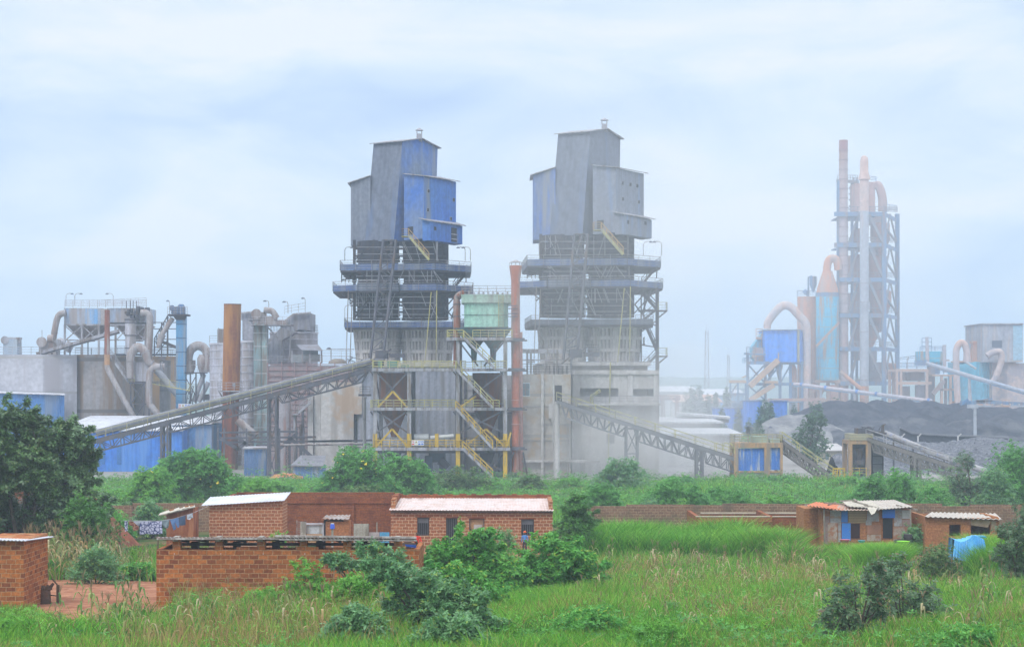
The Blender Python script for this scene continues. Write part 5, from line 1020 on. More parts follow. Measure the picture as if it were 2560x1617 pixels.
# far warehouses, blue walls
for px0, px1, r0, r1, y, lab, wm in ((1640, 1740, 972, 990, 900, 'long pale warehouse far off at the left end of the far plain', white_r), (1735, 1860, 980, 996, 850, 'long white roofed warehouse far off before the hills', white_r), (1690, 1800, 998, 1008, 700, 'low pinkish roofed far shed in the haze', or_pale)):
    T = thing('far_warehouse', lab, 'warehouse', (X((px0 + px1) / 2, y), y, 0)); m = MB(); m.box(X(px0, y), X(px1, y), y, y + 25, 0, Z(r0 + 8, y)); m.build('hall_wall', lift_blue if y < 880 and y > 750 else conc_pale, T)
    m = MB(); zt = Z(r0 + 8, y); q = [(X(px0, y) - 1, y - 1, zt), (X(px1, y) + 1, y - 1, zt), (X(px1, y) + 1, y + 26, zt + 2.5), (X(px0, y) - 1, y + 26, zt + 2.5)]; m.hexa(q, [(a, b, c + .3) for a, b, c in q]); m.build('hall_roof', wm, T)
T = thing('pipe_gantry', 'faint red lattice pipe gantry far off in the haze', 'gantry', (X(1680, 560), 560, 0)); m = MB(); m.truss(P(1640, 988, 560), P(1700, 990, 560), P(1640, 997, 560), P(1700, 999, 560), 8, .25)
for px in (1655, 1690): m.beam(P(px, 988, 560), (X(px, 560), 560, 0), .5); m.beam(P(px + 4, 988, 560), (X(px + 8, 560), 560, 0), .3)
m.build('truss', rust_red, T)
for px0, px1, r0, y, lab in ((1788, 1862, 1021, 520, 'blue sheet wall of a low store at the left end of the far plant'), (1866, 1905, 1003, 505, 'taller blue sheet wall left of the far steel stairs'), (1935, 1968, 1003, 510, 'narrow blue sheet wall between pipes of the far plant')):
    T = thing('blue_store', lab, 'store', (X((px0 + px1) / 2, y), y, 0)); m = MB(); m.box(X(px0, y), X(px1, y), y, y + 8, 0, Z(r0, y)); m.build('store_wall', blue_b, T); m = MB(); m.box(X(px0, y) - .3, X(px1, y) + .3, y - .3, y + 8.3, Z(r0, y), Z(r0, y) + .3); m.build('store_roof', blue_d, T)
# masts
for px, t, y, w, lab in ((1767, 826, 950, 4.0, 'taller lattice radio mast in the haze'), (1821, 887, 1100, 2.6, 'shorter lattice radio mast in the haze'), (896, 850, 1000, 1.5, 'thin distant mast between the hall roof and the kiln tower')):
    T = thing('radio_mast', lab, 'mast', (X(px, y), y, 0)); m = MB(); k = y / F; z1 = Z(t, y)
    for s in (-1, 1): m.beam((X(px, y) + s * w * 1.6 * k, y, 0), (X(px, y) + s * w * .8 * k, y, z1), .42)
    n_ = 14
    for i in range(n_):
        z0_, z1_ = z1 * i / n_, z1 * (i + 1) / n_; w0 = w * k * (1.6 - .8 * i / n_); s = 1 if i % 2 else -1; m.beam((X(px, y) + s * w0, y, z0_), (X(px, y) - s * w0, y, z1_), .3); m.beam((X(px, y) - w0, y, z0_), (X(px, y) + w0, y, z0_), .14)
    m.beam((X(px, y), y, z1), (X(px, y), y, z1 + 4), .15); m.build('lattice', steel, T)

# ================================================================== far preheater plant, about 600 m off
Yp = 600.0; K = Yp / F
def flange_rings(m, x, y, r, z0, z1, step):
    z = z0
    while z < z1: m.lathe(x, y, [(r, z - .15), (r * 1.05, z - .15), (r * 1.05, z + .15), (r, z + .15)], 20); z += step
T = thing('tall_stack', 'tall slim dusty pink chimney, tallest thing of the far plant', 'chimney', (X(2108, Yp), Yp, 0))
m = MB(); x = X(2108.5, Yp); m.lathe(x, Yp, [(13 * K, 0), (12.5 * K, Z(900, Yp)), (11.5 * K, Z(640, Yp)), (10.6 * K, Z(352, Yp))], 24); m.build('stack', mat('dusty pink stack', (.50, .34, .31), (.42, .36, .38), .06, (.40, .25, .20), .45, rough=.85), T, smooth=True)
m = MB(); flange_rings(m, x, Yp, 11.6 * K, Z(950, Yp), Z(360, Yp), 3.0); m.build('flange', mat('stack ring', (.34, .24, .23), None), T)
m = MB(); m.lathe(x, Yp, [(10.8 * K, Z(380, Yp)), (10.8 * K, Z(351, Yp))], 24); m.build('stack_tip', mat('stack tip', (.42, .22, .20), (.36, .2, .2), .3), T)
T = thing('preheater_tower', 'tall blue steel preheater frame with orange cyclones on many floors', 'preheater tower', (X(2185, Yp), Yp, 0))
cx0, cx1, cx2 = 2126, 2210, 2243; Yc = Yp + 8
front, back = Yp - 2, Yp + 22
m = MB()
for px, y, t in ((cx1, front, 530), (cx2, back, 535), (cx0 + 4, front + 12, 450), (2142, back, 450), (2095, front + 2, 452)):
    m.beam((X(px, y), y, 0), P(px, t, y), (1.3 if px > 2200 else .8))
m.build('column', fr_blue, T)
m = MB(); floors = (530, 607, 694, 783, 867, 953)
for i, r_ in enumerate(floors):
    z = Z(r_, front); a = 2086 if i < 2 else 2099
    m.box(X(a, front), X(cx1 + 2, front), front - .3, front + .6, z - 1.3, z); m.hexa([(X(cx1, front), front - .3, z - 1.2), (X(cx2, back), back - .3, z - 1.2), (X(cx2, back), back + .4, z - 1.2), (X(cx1, front), front + .5, z - 1.2)], [(X(cx1, front), front - .3, z), (X(cx2, back), back - .3, z), (X(cx2, back), back + .4, z), (X(cx1, front), front + .5, z)])
    m.box(X(2110, front), X(2200, front), front + .6, back, z - .8, z - .4)
m.build('floor_beam', fr_blue, T)
m = MB()
for i in range(5):
    t, d = floors[i] + 6, floors[i + 1]
    m.beam(P(2172, t, front), P(cx1 - 2, d, front), .8); m.beam(P(2225, t, (front + back) / 2), P(cx1 + 1, d, front), .5); m.beam(P(2225, t, (front + back) / 2), P(cx2 - 1, d, back), .5); m.beam(P(cx1, (t + d) / 2 - 6, front), P(cx2 - 3, d - 3, back), .6)
    m.beam(P(2147, t, front + 3), P(2122, d, front + 3), .6)
    m.rail([P(2122, floors[i], front + 1), P(cx1, floors[i], front + 1)], 1.6, 3, .12, 1); m.rail([P(cx1 + 1, floors[i], front), P(cx2, floors[i] + 1, back)], 1.6, 3, .12, 1)
    m.beam(P(2128 + (i % 2) * 10, d, back), P(2145 - (i % 2) * 10, t, back), .4)
m.rail([P(2094, 450, front + 2), P(2144, 450, back)], 1.5, 3, .12, 1); m.beam(P(2094, 452, front + 2), P(2144, 455, front + 14), .9)
for px in (2134, 2142): m.beam(P(px, 530, back), P(px, 445, back), .5)
for r_ in (470, 485, 500, 515): m.beam(P(2122, r_, back - 2), P(2144, r_, back - 2), .4); 
m.beam(P(2124, 525, back), P(2144, 470, back), .4); m.beam(P(2124, 468, back), P(2144, 525, back), .4)
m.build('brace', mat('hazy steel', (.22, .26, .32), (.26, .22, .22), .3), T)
def cyclone_(px, r, top, mid, bot, y, mt, T, rb=.22):
    m = MB(); x = X(px, y); k = y / F; m.lathe(x, y, [(r * rb * k, Z(bot, y)), (r * k, Z(mid, y)), (r * k, Z(top, y)), (r * .6 * k, Z(top - 3, y))], 24); return m.build('cyclone', mt, T, smooth=True)
cr_ = mat('rust orange cyclone', (.46, .20, .12), (.38, .20, .15), .1, (.30, .20, .19), .4)
cyclone_(2200, 24, 560, 602, 640, Yc + 6, cr_, T); cyclone_(2145, 17, 575, 603, 630, Yc + 10, cr_, T)
cyclone_(2190, 28, 642, 692, 740, Yc + 4, cr_, T); cyclone_(2146, 26, 640, 692, 740, Yc + 8, cr_, T)
cyclone_(2198, 30, 728, 760, 830, Yc + 6, cr_, T, .15); cyclone_(2140, 26, 735, 778, 830, Yc + 10, cr_, T, .2)
cyclone_(2160, 34, 815, 842, 900, Yc + 6, cr_, T, .2); cyclone_(2190, 18, 780, 795, 850, Yc + 10, mat('dim cyclone', (.26, .22, .26), None), T, .15)
cyclone_(2222, 20, 910, 935, 948, Yc + 14, cr_, T, .5); cyclone_(2176, 16, 870, 900, 930, Yc + 6, mat('dim cyclone', (0, 0, 0)), T, .4)
for r0_, r1_, px in ((536, 560, 2190), (612, 640, 2176), (700, 728, 2185), (788, 815, 2160), (872, 900, 2150), (905, 960, 2185)):
    m = MB(); m.pbox(px - 14, px + 20, r0_, r1_, Yc + 12, 6); m.build('riser_box', mat('dim riser', (.22, .22, .27), (.3, .22, .2), .2), T)
# head housing
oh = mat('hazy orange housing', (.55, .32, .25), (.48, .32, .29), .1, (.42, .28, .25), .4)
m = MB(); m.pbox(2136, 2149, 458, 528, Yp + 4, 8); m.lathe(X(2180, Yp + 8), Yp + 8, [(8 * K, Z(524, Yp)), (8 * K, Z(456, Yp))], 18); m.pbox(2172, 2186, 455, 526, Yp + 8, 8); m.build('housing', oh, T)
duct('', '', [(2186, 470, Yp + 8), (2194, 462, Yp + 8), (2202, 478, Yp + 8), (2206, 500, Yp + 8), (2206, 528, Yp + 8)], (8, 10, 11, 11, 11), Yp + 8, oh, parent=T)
m = MB(); m.pbox(2212, 2218, 500, 530, Yp + 8, 3); m.rail([P(2170, 452, Yp + 6), P(2190, 455, Yp + 6)], 1.5, 2, .12); m.rail([P(2210, 527, Yp + 6), P(2242, 530, Yp + 20)], 2, 3, .12); m.build('top_gear', fr_blue, T)
rnd = random.Random(4); m = MB()
for i in range(22): px = rnd.uniform(2122, 2205); f0 = rnd.choice(floors[1:]); m.pbox(px, px + rnd.uniform(4, 12), f0 - rnd.uniform(4, 14), f0, Yc + 9, 3)
m.build('machinery', mat('dim riser', (0, 0, 0)), T)
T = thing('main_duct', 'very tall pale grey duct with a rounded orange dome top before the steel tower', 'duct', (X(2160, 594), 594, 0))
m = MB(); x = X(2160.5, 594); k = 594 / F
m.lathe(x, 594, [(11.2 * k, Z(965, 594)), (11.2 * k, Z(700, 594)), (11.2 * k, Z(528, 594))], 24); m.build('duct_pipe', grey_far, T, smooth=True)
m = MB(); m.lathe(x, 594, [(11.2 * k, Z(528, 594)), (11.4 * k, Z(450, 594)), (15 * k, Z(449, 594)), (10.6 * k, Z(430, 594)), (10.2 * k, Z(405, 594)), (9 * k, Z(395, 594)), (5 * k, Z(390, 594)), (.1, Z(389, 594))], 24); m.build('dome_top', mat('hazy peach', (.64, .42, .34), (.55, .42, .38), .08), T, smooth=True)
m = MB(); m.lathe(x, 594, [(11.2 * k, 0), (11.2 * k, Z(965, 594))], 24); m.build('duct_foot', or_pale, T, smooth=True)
m = MB(); flange_rings(m, x, 594, 11.4 * k, Z(950, 594), Z(600, 594), 15); m.rail([P(2140, 775, 592), P(2174, 775, 592)], 2.5, 2, .15); m.build('flange', steel, T)
duct('slant_duct', 'peach coloured pipe slanting down to the foot of the tall grey duct', [(2100, 928), (2160, 978)], 5, 590, or_pale, curve=False)
# conditioning towers
T = thing('orange_silo', 'tall orange block silo with a blue hopper unit on its railed roof', 'silo', (X(2015, Yp), Yp, 0))
m = MB(); y = Yp + 8; m.lathe(X(2018, y), y, [(25 * K, 0), (25 * K, Z(742, y))], 28); m.build('silo_wall', or_pale, T, smooth=True)
m = MB(); m.rail([P(1993, 741, y - 2), P(2040, 741, y - 2)], 1.8, 2.5, .13); m.lathe(X(2033, y), y, [(2 * K, Z(730, y)), (9 * K, Z(712, y)), (9 * K, Z(691, y))], 4); m.beam(P(2021, 742, y), P(2021, 694, y), .5); m.beam(P(2020, 694, y), P(2030, 690, y), .5); m.tube(P(2012, 735, y), P(2018, 727, y), 1.0); m.build('roof_unit', fr_blue, T)
T = thing('teal_silo', 'turquoise riveted silo with an orange cone roof and bent duct', 'silo', (X(2068, Yp - 4), Yp - 4, 0)); y = Yp - 2
m = MB(); x = X(2068.5, y); m.lathe(x, y, [(28.5 * K, Z(950, y)), (28.5 * K, Z(742, y))], 32); m.build('silo_wall', teal, T, smooth=True)
m = MB(); m.lathe(x, y, [(29.2 * K, Z(742, y)), (29.2 * K, Z(732, y))], 32); m.build('silo_rim', fr_blue, T)
m = MB(); m.lathe(x, y, [(27.5 * K, Z(732, y)), (26 * K, Z(722, y)), (12 * K, Z(678, y))], 28); m.build('cone_roof', or_pale, T, smooth=True)
duct('', '', [(2067, 680, y), (2068, 665, y), (2073, 650, y), (2083, 647, y), (2092, 652, y), (2096, 675, y)], 10, y, or_pale, parent=T)
m = MB()
for px in (2045, 2070, 2092): m.beam((X(px, y), y, 0), P(px, 950, y), 1)
m.beam(P(2035, 953, y - 2), P(2100, 953, y - 2), 1.2, 1); m.beam(P(2040, 866, Yp - 8), P(2098, 806, Yp - 8), .7)
for r_ in (975, 1000): m.beam(P(2030, r_, y), P(2100, r_, y), .8)
for a, b in ((2045, 2070), (2070, 2092)): m.beam(P(a, 1000, y), P(b, 957, y), .5)
m.build('support_frame', mat('ochre far frame', (.46, .27, .18), (.38, .26, .2), .3), T)
duct('gooseneck_duct', 'giant peach gooseneck duct arching from the blue filter house to the ground', [(1918, 822), (1920, 806), (1938, 780), (1958, 764), (1978, 768), (1998, 790), (2013, 806), (2017, 830), (2018, 900), (2018, 1050)], (9, 10, 10.5, 10.5, 10.5, 10, 10, 9, 9), Yp - 10, mat('peach duct', (.60, .42, .35), (.46, .44, .47), .1, (.55, .33, .24), .3))
Yf = 590.0
T = thing('blue_filter', 'bright blue box filter house on a rusty steel frame, far plant', 'filter', (X(1960, Yf), Yf, 0))
m = MB(); m.prism([(X(1911, Yf), Yf), (X(1988, Yf), Yf - 3), (X(2010, Yf), Yf + 1), (X(2006, Yf), Yf + 14), (X(1914, Yf), Yf + 16)], Z(905, Yf), Z(826, Yf)); m.build('filter_body', mat('far bright blue', (.01, .24, .90), (.02, .25, .82), .08, corr=1.2), T)
m = MB(); m.prism([(X(1907, Yf), Yf - .6), (X(1989, Yf), Yf - 4), (X(2014, Yf), Yf + 1), (X(2008, Yf), Yf + 15), (X(1911, Yf), Yf + 17)], Z(826, Yf), Z(824, Yf)); m.build('filter_roof', fr_blue, T)
m = MB(); m.hexa([(X(1990, Yf), Yf - 2.6 - .6, Z(905, Yf)), (X(1997, Yf), Yf - 1.2 - .6, Z(905, Yf)), (X(1997, Yf), Yf, Z(905, Yf)), (X(1990, Yf), Yf, Z(905, Yf))], [(X(1990, Yf), Yf - 2.6 - .6, Z(826, Yf)), (X(1997, Yf), Yf - 1.2 - .6, Z(826, Yf)), (X(1997, Yf), Yf, Z(826, Yf)), (X(1990, Yf), Yf, Z(826, Yf))]); m.build('tan_stripe', mat('tan stripe', (.45, .42, .30), None), T)
m = MB()
for px in (1869, 1913, 1950, 1976, 2004):
    for y in (Yf + .5, Yf + 12): m.beam((X(px, y), y, 0), P(px, 905 if px > 1880 else 880, y), .8)
for r_ in (907, 960, 1002): m.beam(P(1866, r_, Yf), P(2008, r_, Yf), .9, .9)
for a, b, c, d in ((1869, 910, 1913, 958), (1913, 910, 1869, 958), (1869, 962, 1913, 1000), (1913, 962, 1869, 1000), (1950, 958, 1976, 912), (1913, 958, 1950, 912)): m.beam(P(a, b, Yf + .5), P(c, d, Yf + .5), .45)
for a in (1857, 1862): m.rail([P(a, 908, Yf), P(1912, 905, Yf)], 1.6, 2.5, .13)
m.rail([P(1866, 882, Yf), P(1912, 884, Yf)], 1.8, 2.5, .13); m.beam(P(1860, 884, Yf), P(1914, 886, Yf), .6)
m.build('steel_frame', fr_blue, T)
m = MB(); m.beam(P(1945, 900, Yf - 2), P(1875, 965, Yf - 2), 2.4, 1.6); m.beam(P(1935, 962, Yf - 2), P(1875, 1000, Yf - 2), 1.6, 1.4); m.pbox(1912, 1945, 952, 958, Yf - 2, 3); m.pbox(1827, 1866, 952, 957, Yf, 4); m.rail([P(1946, 900, Yf - 2), P(1946, 890, Yf - 2)], 1, 1, .2); m.build('stair', mat('ochre stair', (.55, .33, .17), (.45, .3, .2), .3), T)
m = MB(); m.extr([P(a, b, Yf + 6) for a, b in ((1880, 868), (1905, 832), (1912, 832), (1912, 905), (1890, 905), (1880, 890))], (0, 0, 0), (0, 6, 0)); m.build('side_hopper', teal, T); m = MB(); m.pbox(1890, 1912, 868, 905, Yf + 3, 3); m.pbox(1893, 1905, 842, 848, Yf + 3, 3); m.rail([P(1890, 842, Yf + 3), P(1906, 842, Yf + 3)], 2.5, 2, .13); m.build('side_box', or_pale, T)
m = MB(); m.lathe(X(1983, Yf + 3), Yf + 3, [(9 * K, 0), (9 * K, Z(955, Yf))], 18); m.build('pipe', grey_far, T, smooth=True); m = MB(); m.lathe(X(1983, Yf + 3), Yf + 3, [(9.2 * K, Z(955, Yf)), (9.2 * K, Z(922, Yf)), (3 * K, Z(908, Yf))], 18); m.build('orange_elbow', or_pale, T, smooth=True)
m = MB(); m.lathe(X(2004, Yf + 4), Yf + 4, [(6 * K, 0), (6 * K, Z(905, Yf))], 16); m.lathe(X(1947, Yf + 4), Yf + 4, [(1 * K, Z(950, Yf)), (10 * K, Z(915, Yf)), (10 * K, Z(906, Yf))], 16); m.lathe(X(1925, Yf + 6), Yf + 6, [(1 * K, Z(950, Yf)), (12 * K, Z(920, Yf)), (12 * K, Z(906, Yf))], 16); m.build('pipe', steel, T, smooth=True)
T = thing('rusty_frame', 'low rusty beams and equipment under the turquoise silo', 'steel frame', (X(2040, 580), 580, 0)); m = MB(); y = 580
m.beam(P(1920, 1000, y), P(2062, 998, y), .9); 
for px in (1935, 2056): m.beam((X(px, y), y, 0), P(px, 998, y), .8)
for a, b, c, d in ((1935, 1030, 1945, 1000), (2035, 1000, 2058, 1030), (2075, 1000, 2056, 1030)): m.beam(P(a, b, y), P(c, d, y), .5)
m.pbox(2024, 2034, 960, 1040, y + 4, 3); m.pbox(2103, 2107, 965, 1030, y + 2, 2); m.pbox(2078, 2092, 962, 1030, y + 4, 3); m.build('beam', mat('rust red beam', (.40, .20, .17), (.4, .28, .2), .3), T)
T = thing('left_far_frame', 'small far steel frame with orange deck left of the blue filter house', 'steel frame', (X(1845, 600), 600, 0)); m = MB(); y = 600
for px in (1826, 1845, 1864): m.beam((X(px, y), y, 0), P(px, 955, y), .5)
for r_ in (955, 985, 1004): m.beam(P(1824, r_, y), P(1868, r_, y), .7)
m.rail([P(1824, 985, y), P(1866, 985, y)], 1.6, 2.5, .13); m.beam(P(1826, 985, y), P(1845, 957, y), .4); m.pbox(1832, 1858, 1005, 1018, y + 1, 4); m.build('frame', fr_blue, T)
m = MB(); m.pbox(1826, 1864, 950, 956, y - .5, 4); m.beam(P(1855, 944, y), P(1868, 938, y), .4); m.build('deck', mat('ochre stair', (0, 0, 0)), T)
# long pipe conveyors of the far plant
for a, b, c, d, y0_, y1_, r_, lab, n_ in ((1985, 959, 2330, 1002, 585, 560, 4.3, 'long dusty pink pipe conveyor with blue joints running to the coal heap', 5), (2316, 908, 2590, 988, 560, 540, 5.0, 'long grey pipe conveyor descending past the turquoise building to the right edge', 0)):
    T = thing('pipe_conveyor', lab, 'conveyor', (X(a, y0_), y0_, 0)); A, B = P(a, b, y0_), P(c, d, y1_); m = MB(); m.tube(A, B, r_ * .12, n=14); m.build('pipe', mat('dusty pink tube', (.50, .42, .44), (.42, .42, .48), .1) if n_ else mat('blue grey tube', (.38, .38, .42), (.30, .34, .42), .1), T, smooth=True)
    m = MB(); o = Vector((0, -.3, -.65)); m.beam(A + o, B + o, .3); m.build('walkway', fr_blue, T)
    m = MB()
    for t in (.05, .23, .46, .60, .97)[:n_]: q = A.lerp(B, t); m.tube(q, A.lerp(B, t + .016), r_ * .15, n=12)
    if n_: m.build('joint', mat('joint blue', (.06, .22, .60), None), T)
    m = MB(); ts = (.2, .45, .8) if n_ else (.4, .95)
    for t in ts: q = A.lerp(B, t); m.beam(q, (q.x, q.y, 0), .6); m.beam(q, (q.x + 1.5, q.y, 0), .3)
    m.build('leg', steel, T)
# ochre concrete frame building
Yr = 570.0; K2 = Yr / F
T = thing('ochre_frame_building', 'open ochre concrete frame with railed roof right of the preheater', 'building', (X(2300, Yr), Yr, 0)); m = MB()
for px in (2240, 2250, 2315, 2352): m.box(X(px, Yr), X(px + 6, Yr), Yr, Yr + 1, 0, Z(922 if px < 2340 else 938, Yr)); m.box(X(px, Yr), X(px + 6, Yr), Yr + 11, Yr + 12, 0, Z(922, Yr))
m.pbox(2240, 2322, 922, 929, Yr - .05, 12); m.pbox(2246, 2330, 954, 961, Yr - .05, 1); m.pbox(2330, 2388, 936, 940, Yr, 6); m.pbox(2350, 2388, 971, 976, Yr, 1); m.box(X(2374, Yr), X(2380, Yr), Yr, Yr + 1, 0, Z(940, Yr)); m.build('concrete_frame', mat('ochre far concrete', (.52, .33, .24), (.44, .32, .28), .2), T)
m = MB(); m.rail([P(2241, 921, Yr), P(2318, 921, Yr)], 1.6, 3, .13, 3); m.rail([P(2241, 904, Yr), P(2300, 896, Yr)], 1, 3, .13, 1)
for px in (2243, 2268, 2292): m.beam(P(px, 922, Yr), P(px, 896, Yr), .2)
m.rail([P(2330, 935, Yr), P(2388, 935, Yr)], 1.5, 3, .13, 2); m.build('railing', fr_blue, T)
m = MB(); m.pbox(2276, 2312, 930, 952, Yr + 3, 6); m.lathe(X(2300, Yr + 5), Yr + 5, [(13 * K2, 0), (13 * K2, Z(962, Yr))], 18); m.beam(P(2332, 985, Yr), P(2360, 952, Yr), 1.2); m.pbox(2258, 2266, 930, 952, Yr + 3, 2); m.pbox(2254, 2275, 965, 1000, Yr + 6, 3); m.lathe(X(2364, Yr + 3), Yr + 3, [(4 * K2, 0), (4 * K2, Z(945, Yr))], 12); m.pbox(2322, 2335, 905, 1000, Yr + 5, 3); m.build('machinery', mat('dim riser', (0, 0, 0)), T)
T = thing('teal_unit', 'small turquoise filter unit with a slim grey stack on the ochre frame', 'filter', (X(2340, 575), 575, Z(922, 575))); m = MB(); y = 575
m.pbox(2300, 2358, 878, 905, y, 7); m.pbox(2326, 2356, 905, 916, y + 1, 5); m.build('filter_body', teal, T); m = MB(); m.pbox(2293, 2318, 900, 913, y - 2, 4); m.pbox(2322, 2350, 915, 935, y + 2, 3); m.build('lower_box', fr_blue, T)
m = MB(); m.tube(P(2319, 912, y - 1), P(2317, 842, y - 1), 5 * y / F, 4 * y / F, 14); m.tube(P(2361, 930, y), P(2361, 862, y), 4.5 * y / F, n=14); m.pbox(2356, 2374, 898, 903, y, 2); m.build('stack', mat('dusty pink tube', (0, 0, 0)), T); m = MB()
for px in (2305, 2329): m.beam(P(px, 878, y), P(px, 845, y), .15)
for r_ in (845, 855, 865): m.beam(P(2305, r_, y), P(2329, r_, y), .15)
m.rail([P(2300, 877, y), P(2356, 877, y)], 1.3, 2.5, .12); m.build('railing', fr_blue, T)
T = thing('teal_building', 'turquoise clad filter building with an orange block chimney', 'building', (X(2440, 575), 575, 0)); y = 575
m = MB(); m.prism([(X(2396, y), y), (X(2440, y), y - 1), (X(2478, y), y + 2), (X(2478, y), y + 14), (X(2396, y), y + 14)], Z(1003, y), 0, [Z(912, y), Z(904, y), Z(904, y), Z(904, y), Z(904, y)]); m.build('cladding', mat('turquoise cladding', (.06, .42, .60), (.12, .44, .62), .08, (.30, .48, .58), .3, corr=1.5), T)
m = MB(); m.pbox(2430, 2446, 870, 903, y + 4, 2); m.pbox(2429, 2449, 852, 858, y + 3.8, 2.4); m.pbox(2429, 2449, 895, 903, y + 3.8, 2.4); m.pbox(2432, 2444, 858, 870, y + 4, 2); m.build('chimney', or_pale, T)
m = MB(); m.box(X(2396, y), X(2478, y), y + 1, y + 13, 0, Z(1003, y)); m.pbox(2400, 2478, 902, 905, y, 12); m.build('base', or_pale, T)
duct('gooseneck_duct', 'orange and grey gooseneck duct beside the turquoise building', [(2395, 1010), (2392, 960), (2390, 890), (2393, 868), (2402, 857), (2412, 862), (2417, 882), (2417, 905)], (8, 8.5, 8.5, 8.5, 8.5, 8.5, 8.5, 10), 568, mat('orange grey duct', (.56, .36, .29), (.42, .42, .47), .07))
duct('thin_chute', 'thin pale chute sliding down the turquoise roof', [(2415, 905), (2440, 922)], 3, 566, grey_far, curve=False)
T = thing('grey_block', 'big dusty grey clad block with dark opening and faded blue strip, far right', 'building', (X(2510, 575), 575, 0)); y = 572
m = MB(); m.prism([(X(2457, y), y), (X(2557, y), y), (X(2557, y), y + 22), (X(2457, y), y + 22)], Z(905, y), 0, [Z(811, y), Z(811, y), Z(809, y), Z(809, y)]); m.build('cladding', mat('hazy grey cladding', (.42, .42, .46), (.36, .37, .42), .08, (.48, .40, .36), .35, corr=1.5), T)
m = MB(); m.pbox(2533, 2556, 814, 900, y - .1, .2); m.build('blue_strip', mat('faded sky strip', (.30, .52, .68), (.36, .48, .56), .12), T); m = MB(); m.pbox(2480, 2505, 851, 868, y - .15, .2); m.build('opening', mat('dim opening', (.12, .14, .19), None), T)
m = MB(); m.pbox(2455, 2559, 808, 811, y - .5, 23); m.build('roof', steel, T)
m = MB(); m.lathe(X(2535, y), y + 8, [(60 * y / F, 0), (56 * y / F, Z(907, y))], 24); m.pbox(2480, 2540, 905, 1010, y + 3, 10); m.build('base_wall', mat('peach concrete', (.56, .43, .38), (.46, .38, .36), .1, (.36, .32, .34), .45, streak=False), T)
duct('', '', [(2468, 890, y - 3), (2480, 882, y - 3), (2500, 880, y - 3), (2504, 900, y - 3), (2490, 940, y - 3), (2478, 960, y - 3)], 8, y, mat('peach concrete', (0, 0, 0)), parent=T)
# coal conveyor gallery on a post
T = thing('yard_gallery', 'low horizontal steel gallery on a slim post over the coal heap', 'gallery', (X(2438, 395), 395, 0)); m = MB(); y = 395
m.pbox(2428, 2600, 1013, 1017, y, 2.5); m.rail([P(2430, 1013, y), P(2600, 1013, y)], 1.1, 3, .06, 2); m.beam(P(2437, 1015, y), (X(2438, y), y, 0), .55); m.pbox(2422, 2446, 1011, 1020, y - .4, 1.5)
for px in range(2460, 2600, 22): m.beam(P(px, 1013, y), P(px, 1009, y), .3)
m.beam(P(2440, 1030, y), P(2428, 1017, y), .2); m.build('gallery_frame', grey_far, T)
T = thing('coal_tipper', 'dark mechanical scraper lying between the coal heap and the gallery', 'machine', (X(2428, 440), 440, Z(1008, 440))); m = MB(); y = 440; m.pbox(2408, 2440, 1002, 1012, y, 3); m.beam(P(2400, 1012, y), P(2420, 998, y), .6); m.beam(P(2440, 1004, y), P(2480, 999, y), .8); m.beam(P(2440, 1003, y), P(2560, 1010, y), .8); m.build('body', fr_blue, T)

# ================================================================== heaps
def heap(name, label, cat, x0, x1, y0, y1, nx, ny, fn, mt):
    me = bpy.data.meshes.new(name); xs = np.linspace(x0, x1, nx); ys = np.linspace(y0, y1, ny); cx, cy = (x0 + x1) / 2, (y0 + y1) / 2
    vs = [(x - cx, y - cy, fn(x, y)) for y in ys for x in xs]
    fs = [(j * nx + i, j * nx + i + 1, (j + 1) * nx + i + 1, (j + 1) * nx + i) for j in range(ny - 1) for i in range(nx - 1)]
    me.from_pydata(vs, [], fs); me.materials.append(mt); me.shade_smooth(); o = bpy.data.objects.new(name, me); COL.objects.link(o); o.location = (cx, cy, 0); return setp(o, label, cat)
def cones(lst, sl=.62, rough=.5, freq=.07):
    def f(x, y):
        z = -1.0
        for px, row, Yc_, *s in lst:
            s_ = s[0] if s else sl; h = Z(row, Yc_); d = math.hypot(x - X(px, Yc_), (y - Yc_) * (s[1] if len(s) > 1 else 1))
            z = max(z, min(h + .4, h + 1.2 - d * s_) if False else h - max(0, d - 1.5) * s_ - .25 / (1 + d * d * .1))
        if z <= -1: return -1.0
        nz_ = noise.noise(Vector((x * freq, y * freq, 1))) * 1.6 + noise.noise(Vector((x * .3, y * .3, 4))) * rough + noise.noise(Vector((x * 1.1, y * 1.1, 9))) * rough * .3
        return z + nz_ * min(1, max(0, z + .6) / 4)
    return f
coal = mat('coal', (.042, .045, .058), (.07, .073, .09), .06, (.08, .08, .095), .45, streak=False, rough=1, bump=.3, bs=1.5, spec=.05)
coal_l = mat('dusty coal', (.085, .088, .105), (.055, .057, .07), .06, (.13, .13, .14), .4, streak=False, rough=1, bump=.3, bs=1.5, spec=.05)
heap('coal_heap', 'huge dark coal heap filling the right middle distance', 'coal heap', X(1940, 460), X(2700, 500), 425, 540, 260, 90, cones([(2090, 997, 480, .42, .8), (2140, 995, 480, .5, .8), (2200, 993, 482, .5), (2260, 995, 484, .45), (2330, 998, 486, .45), (2400, 1005, 486, .4), (2500, 1012, 486, .4), (2560, 1015, 486, .4), (2620, 1015, 486, .4), (2330, 1015, 465, .6), (2420, 1018, 460, .65), (2520, 1030, 455, .5), (2300, 1035, 450, .6)]), coal)
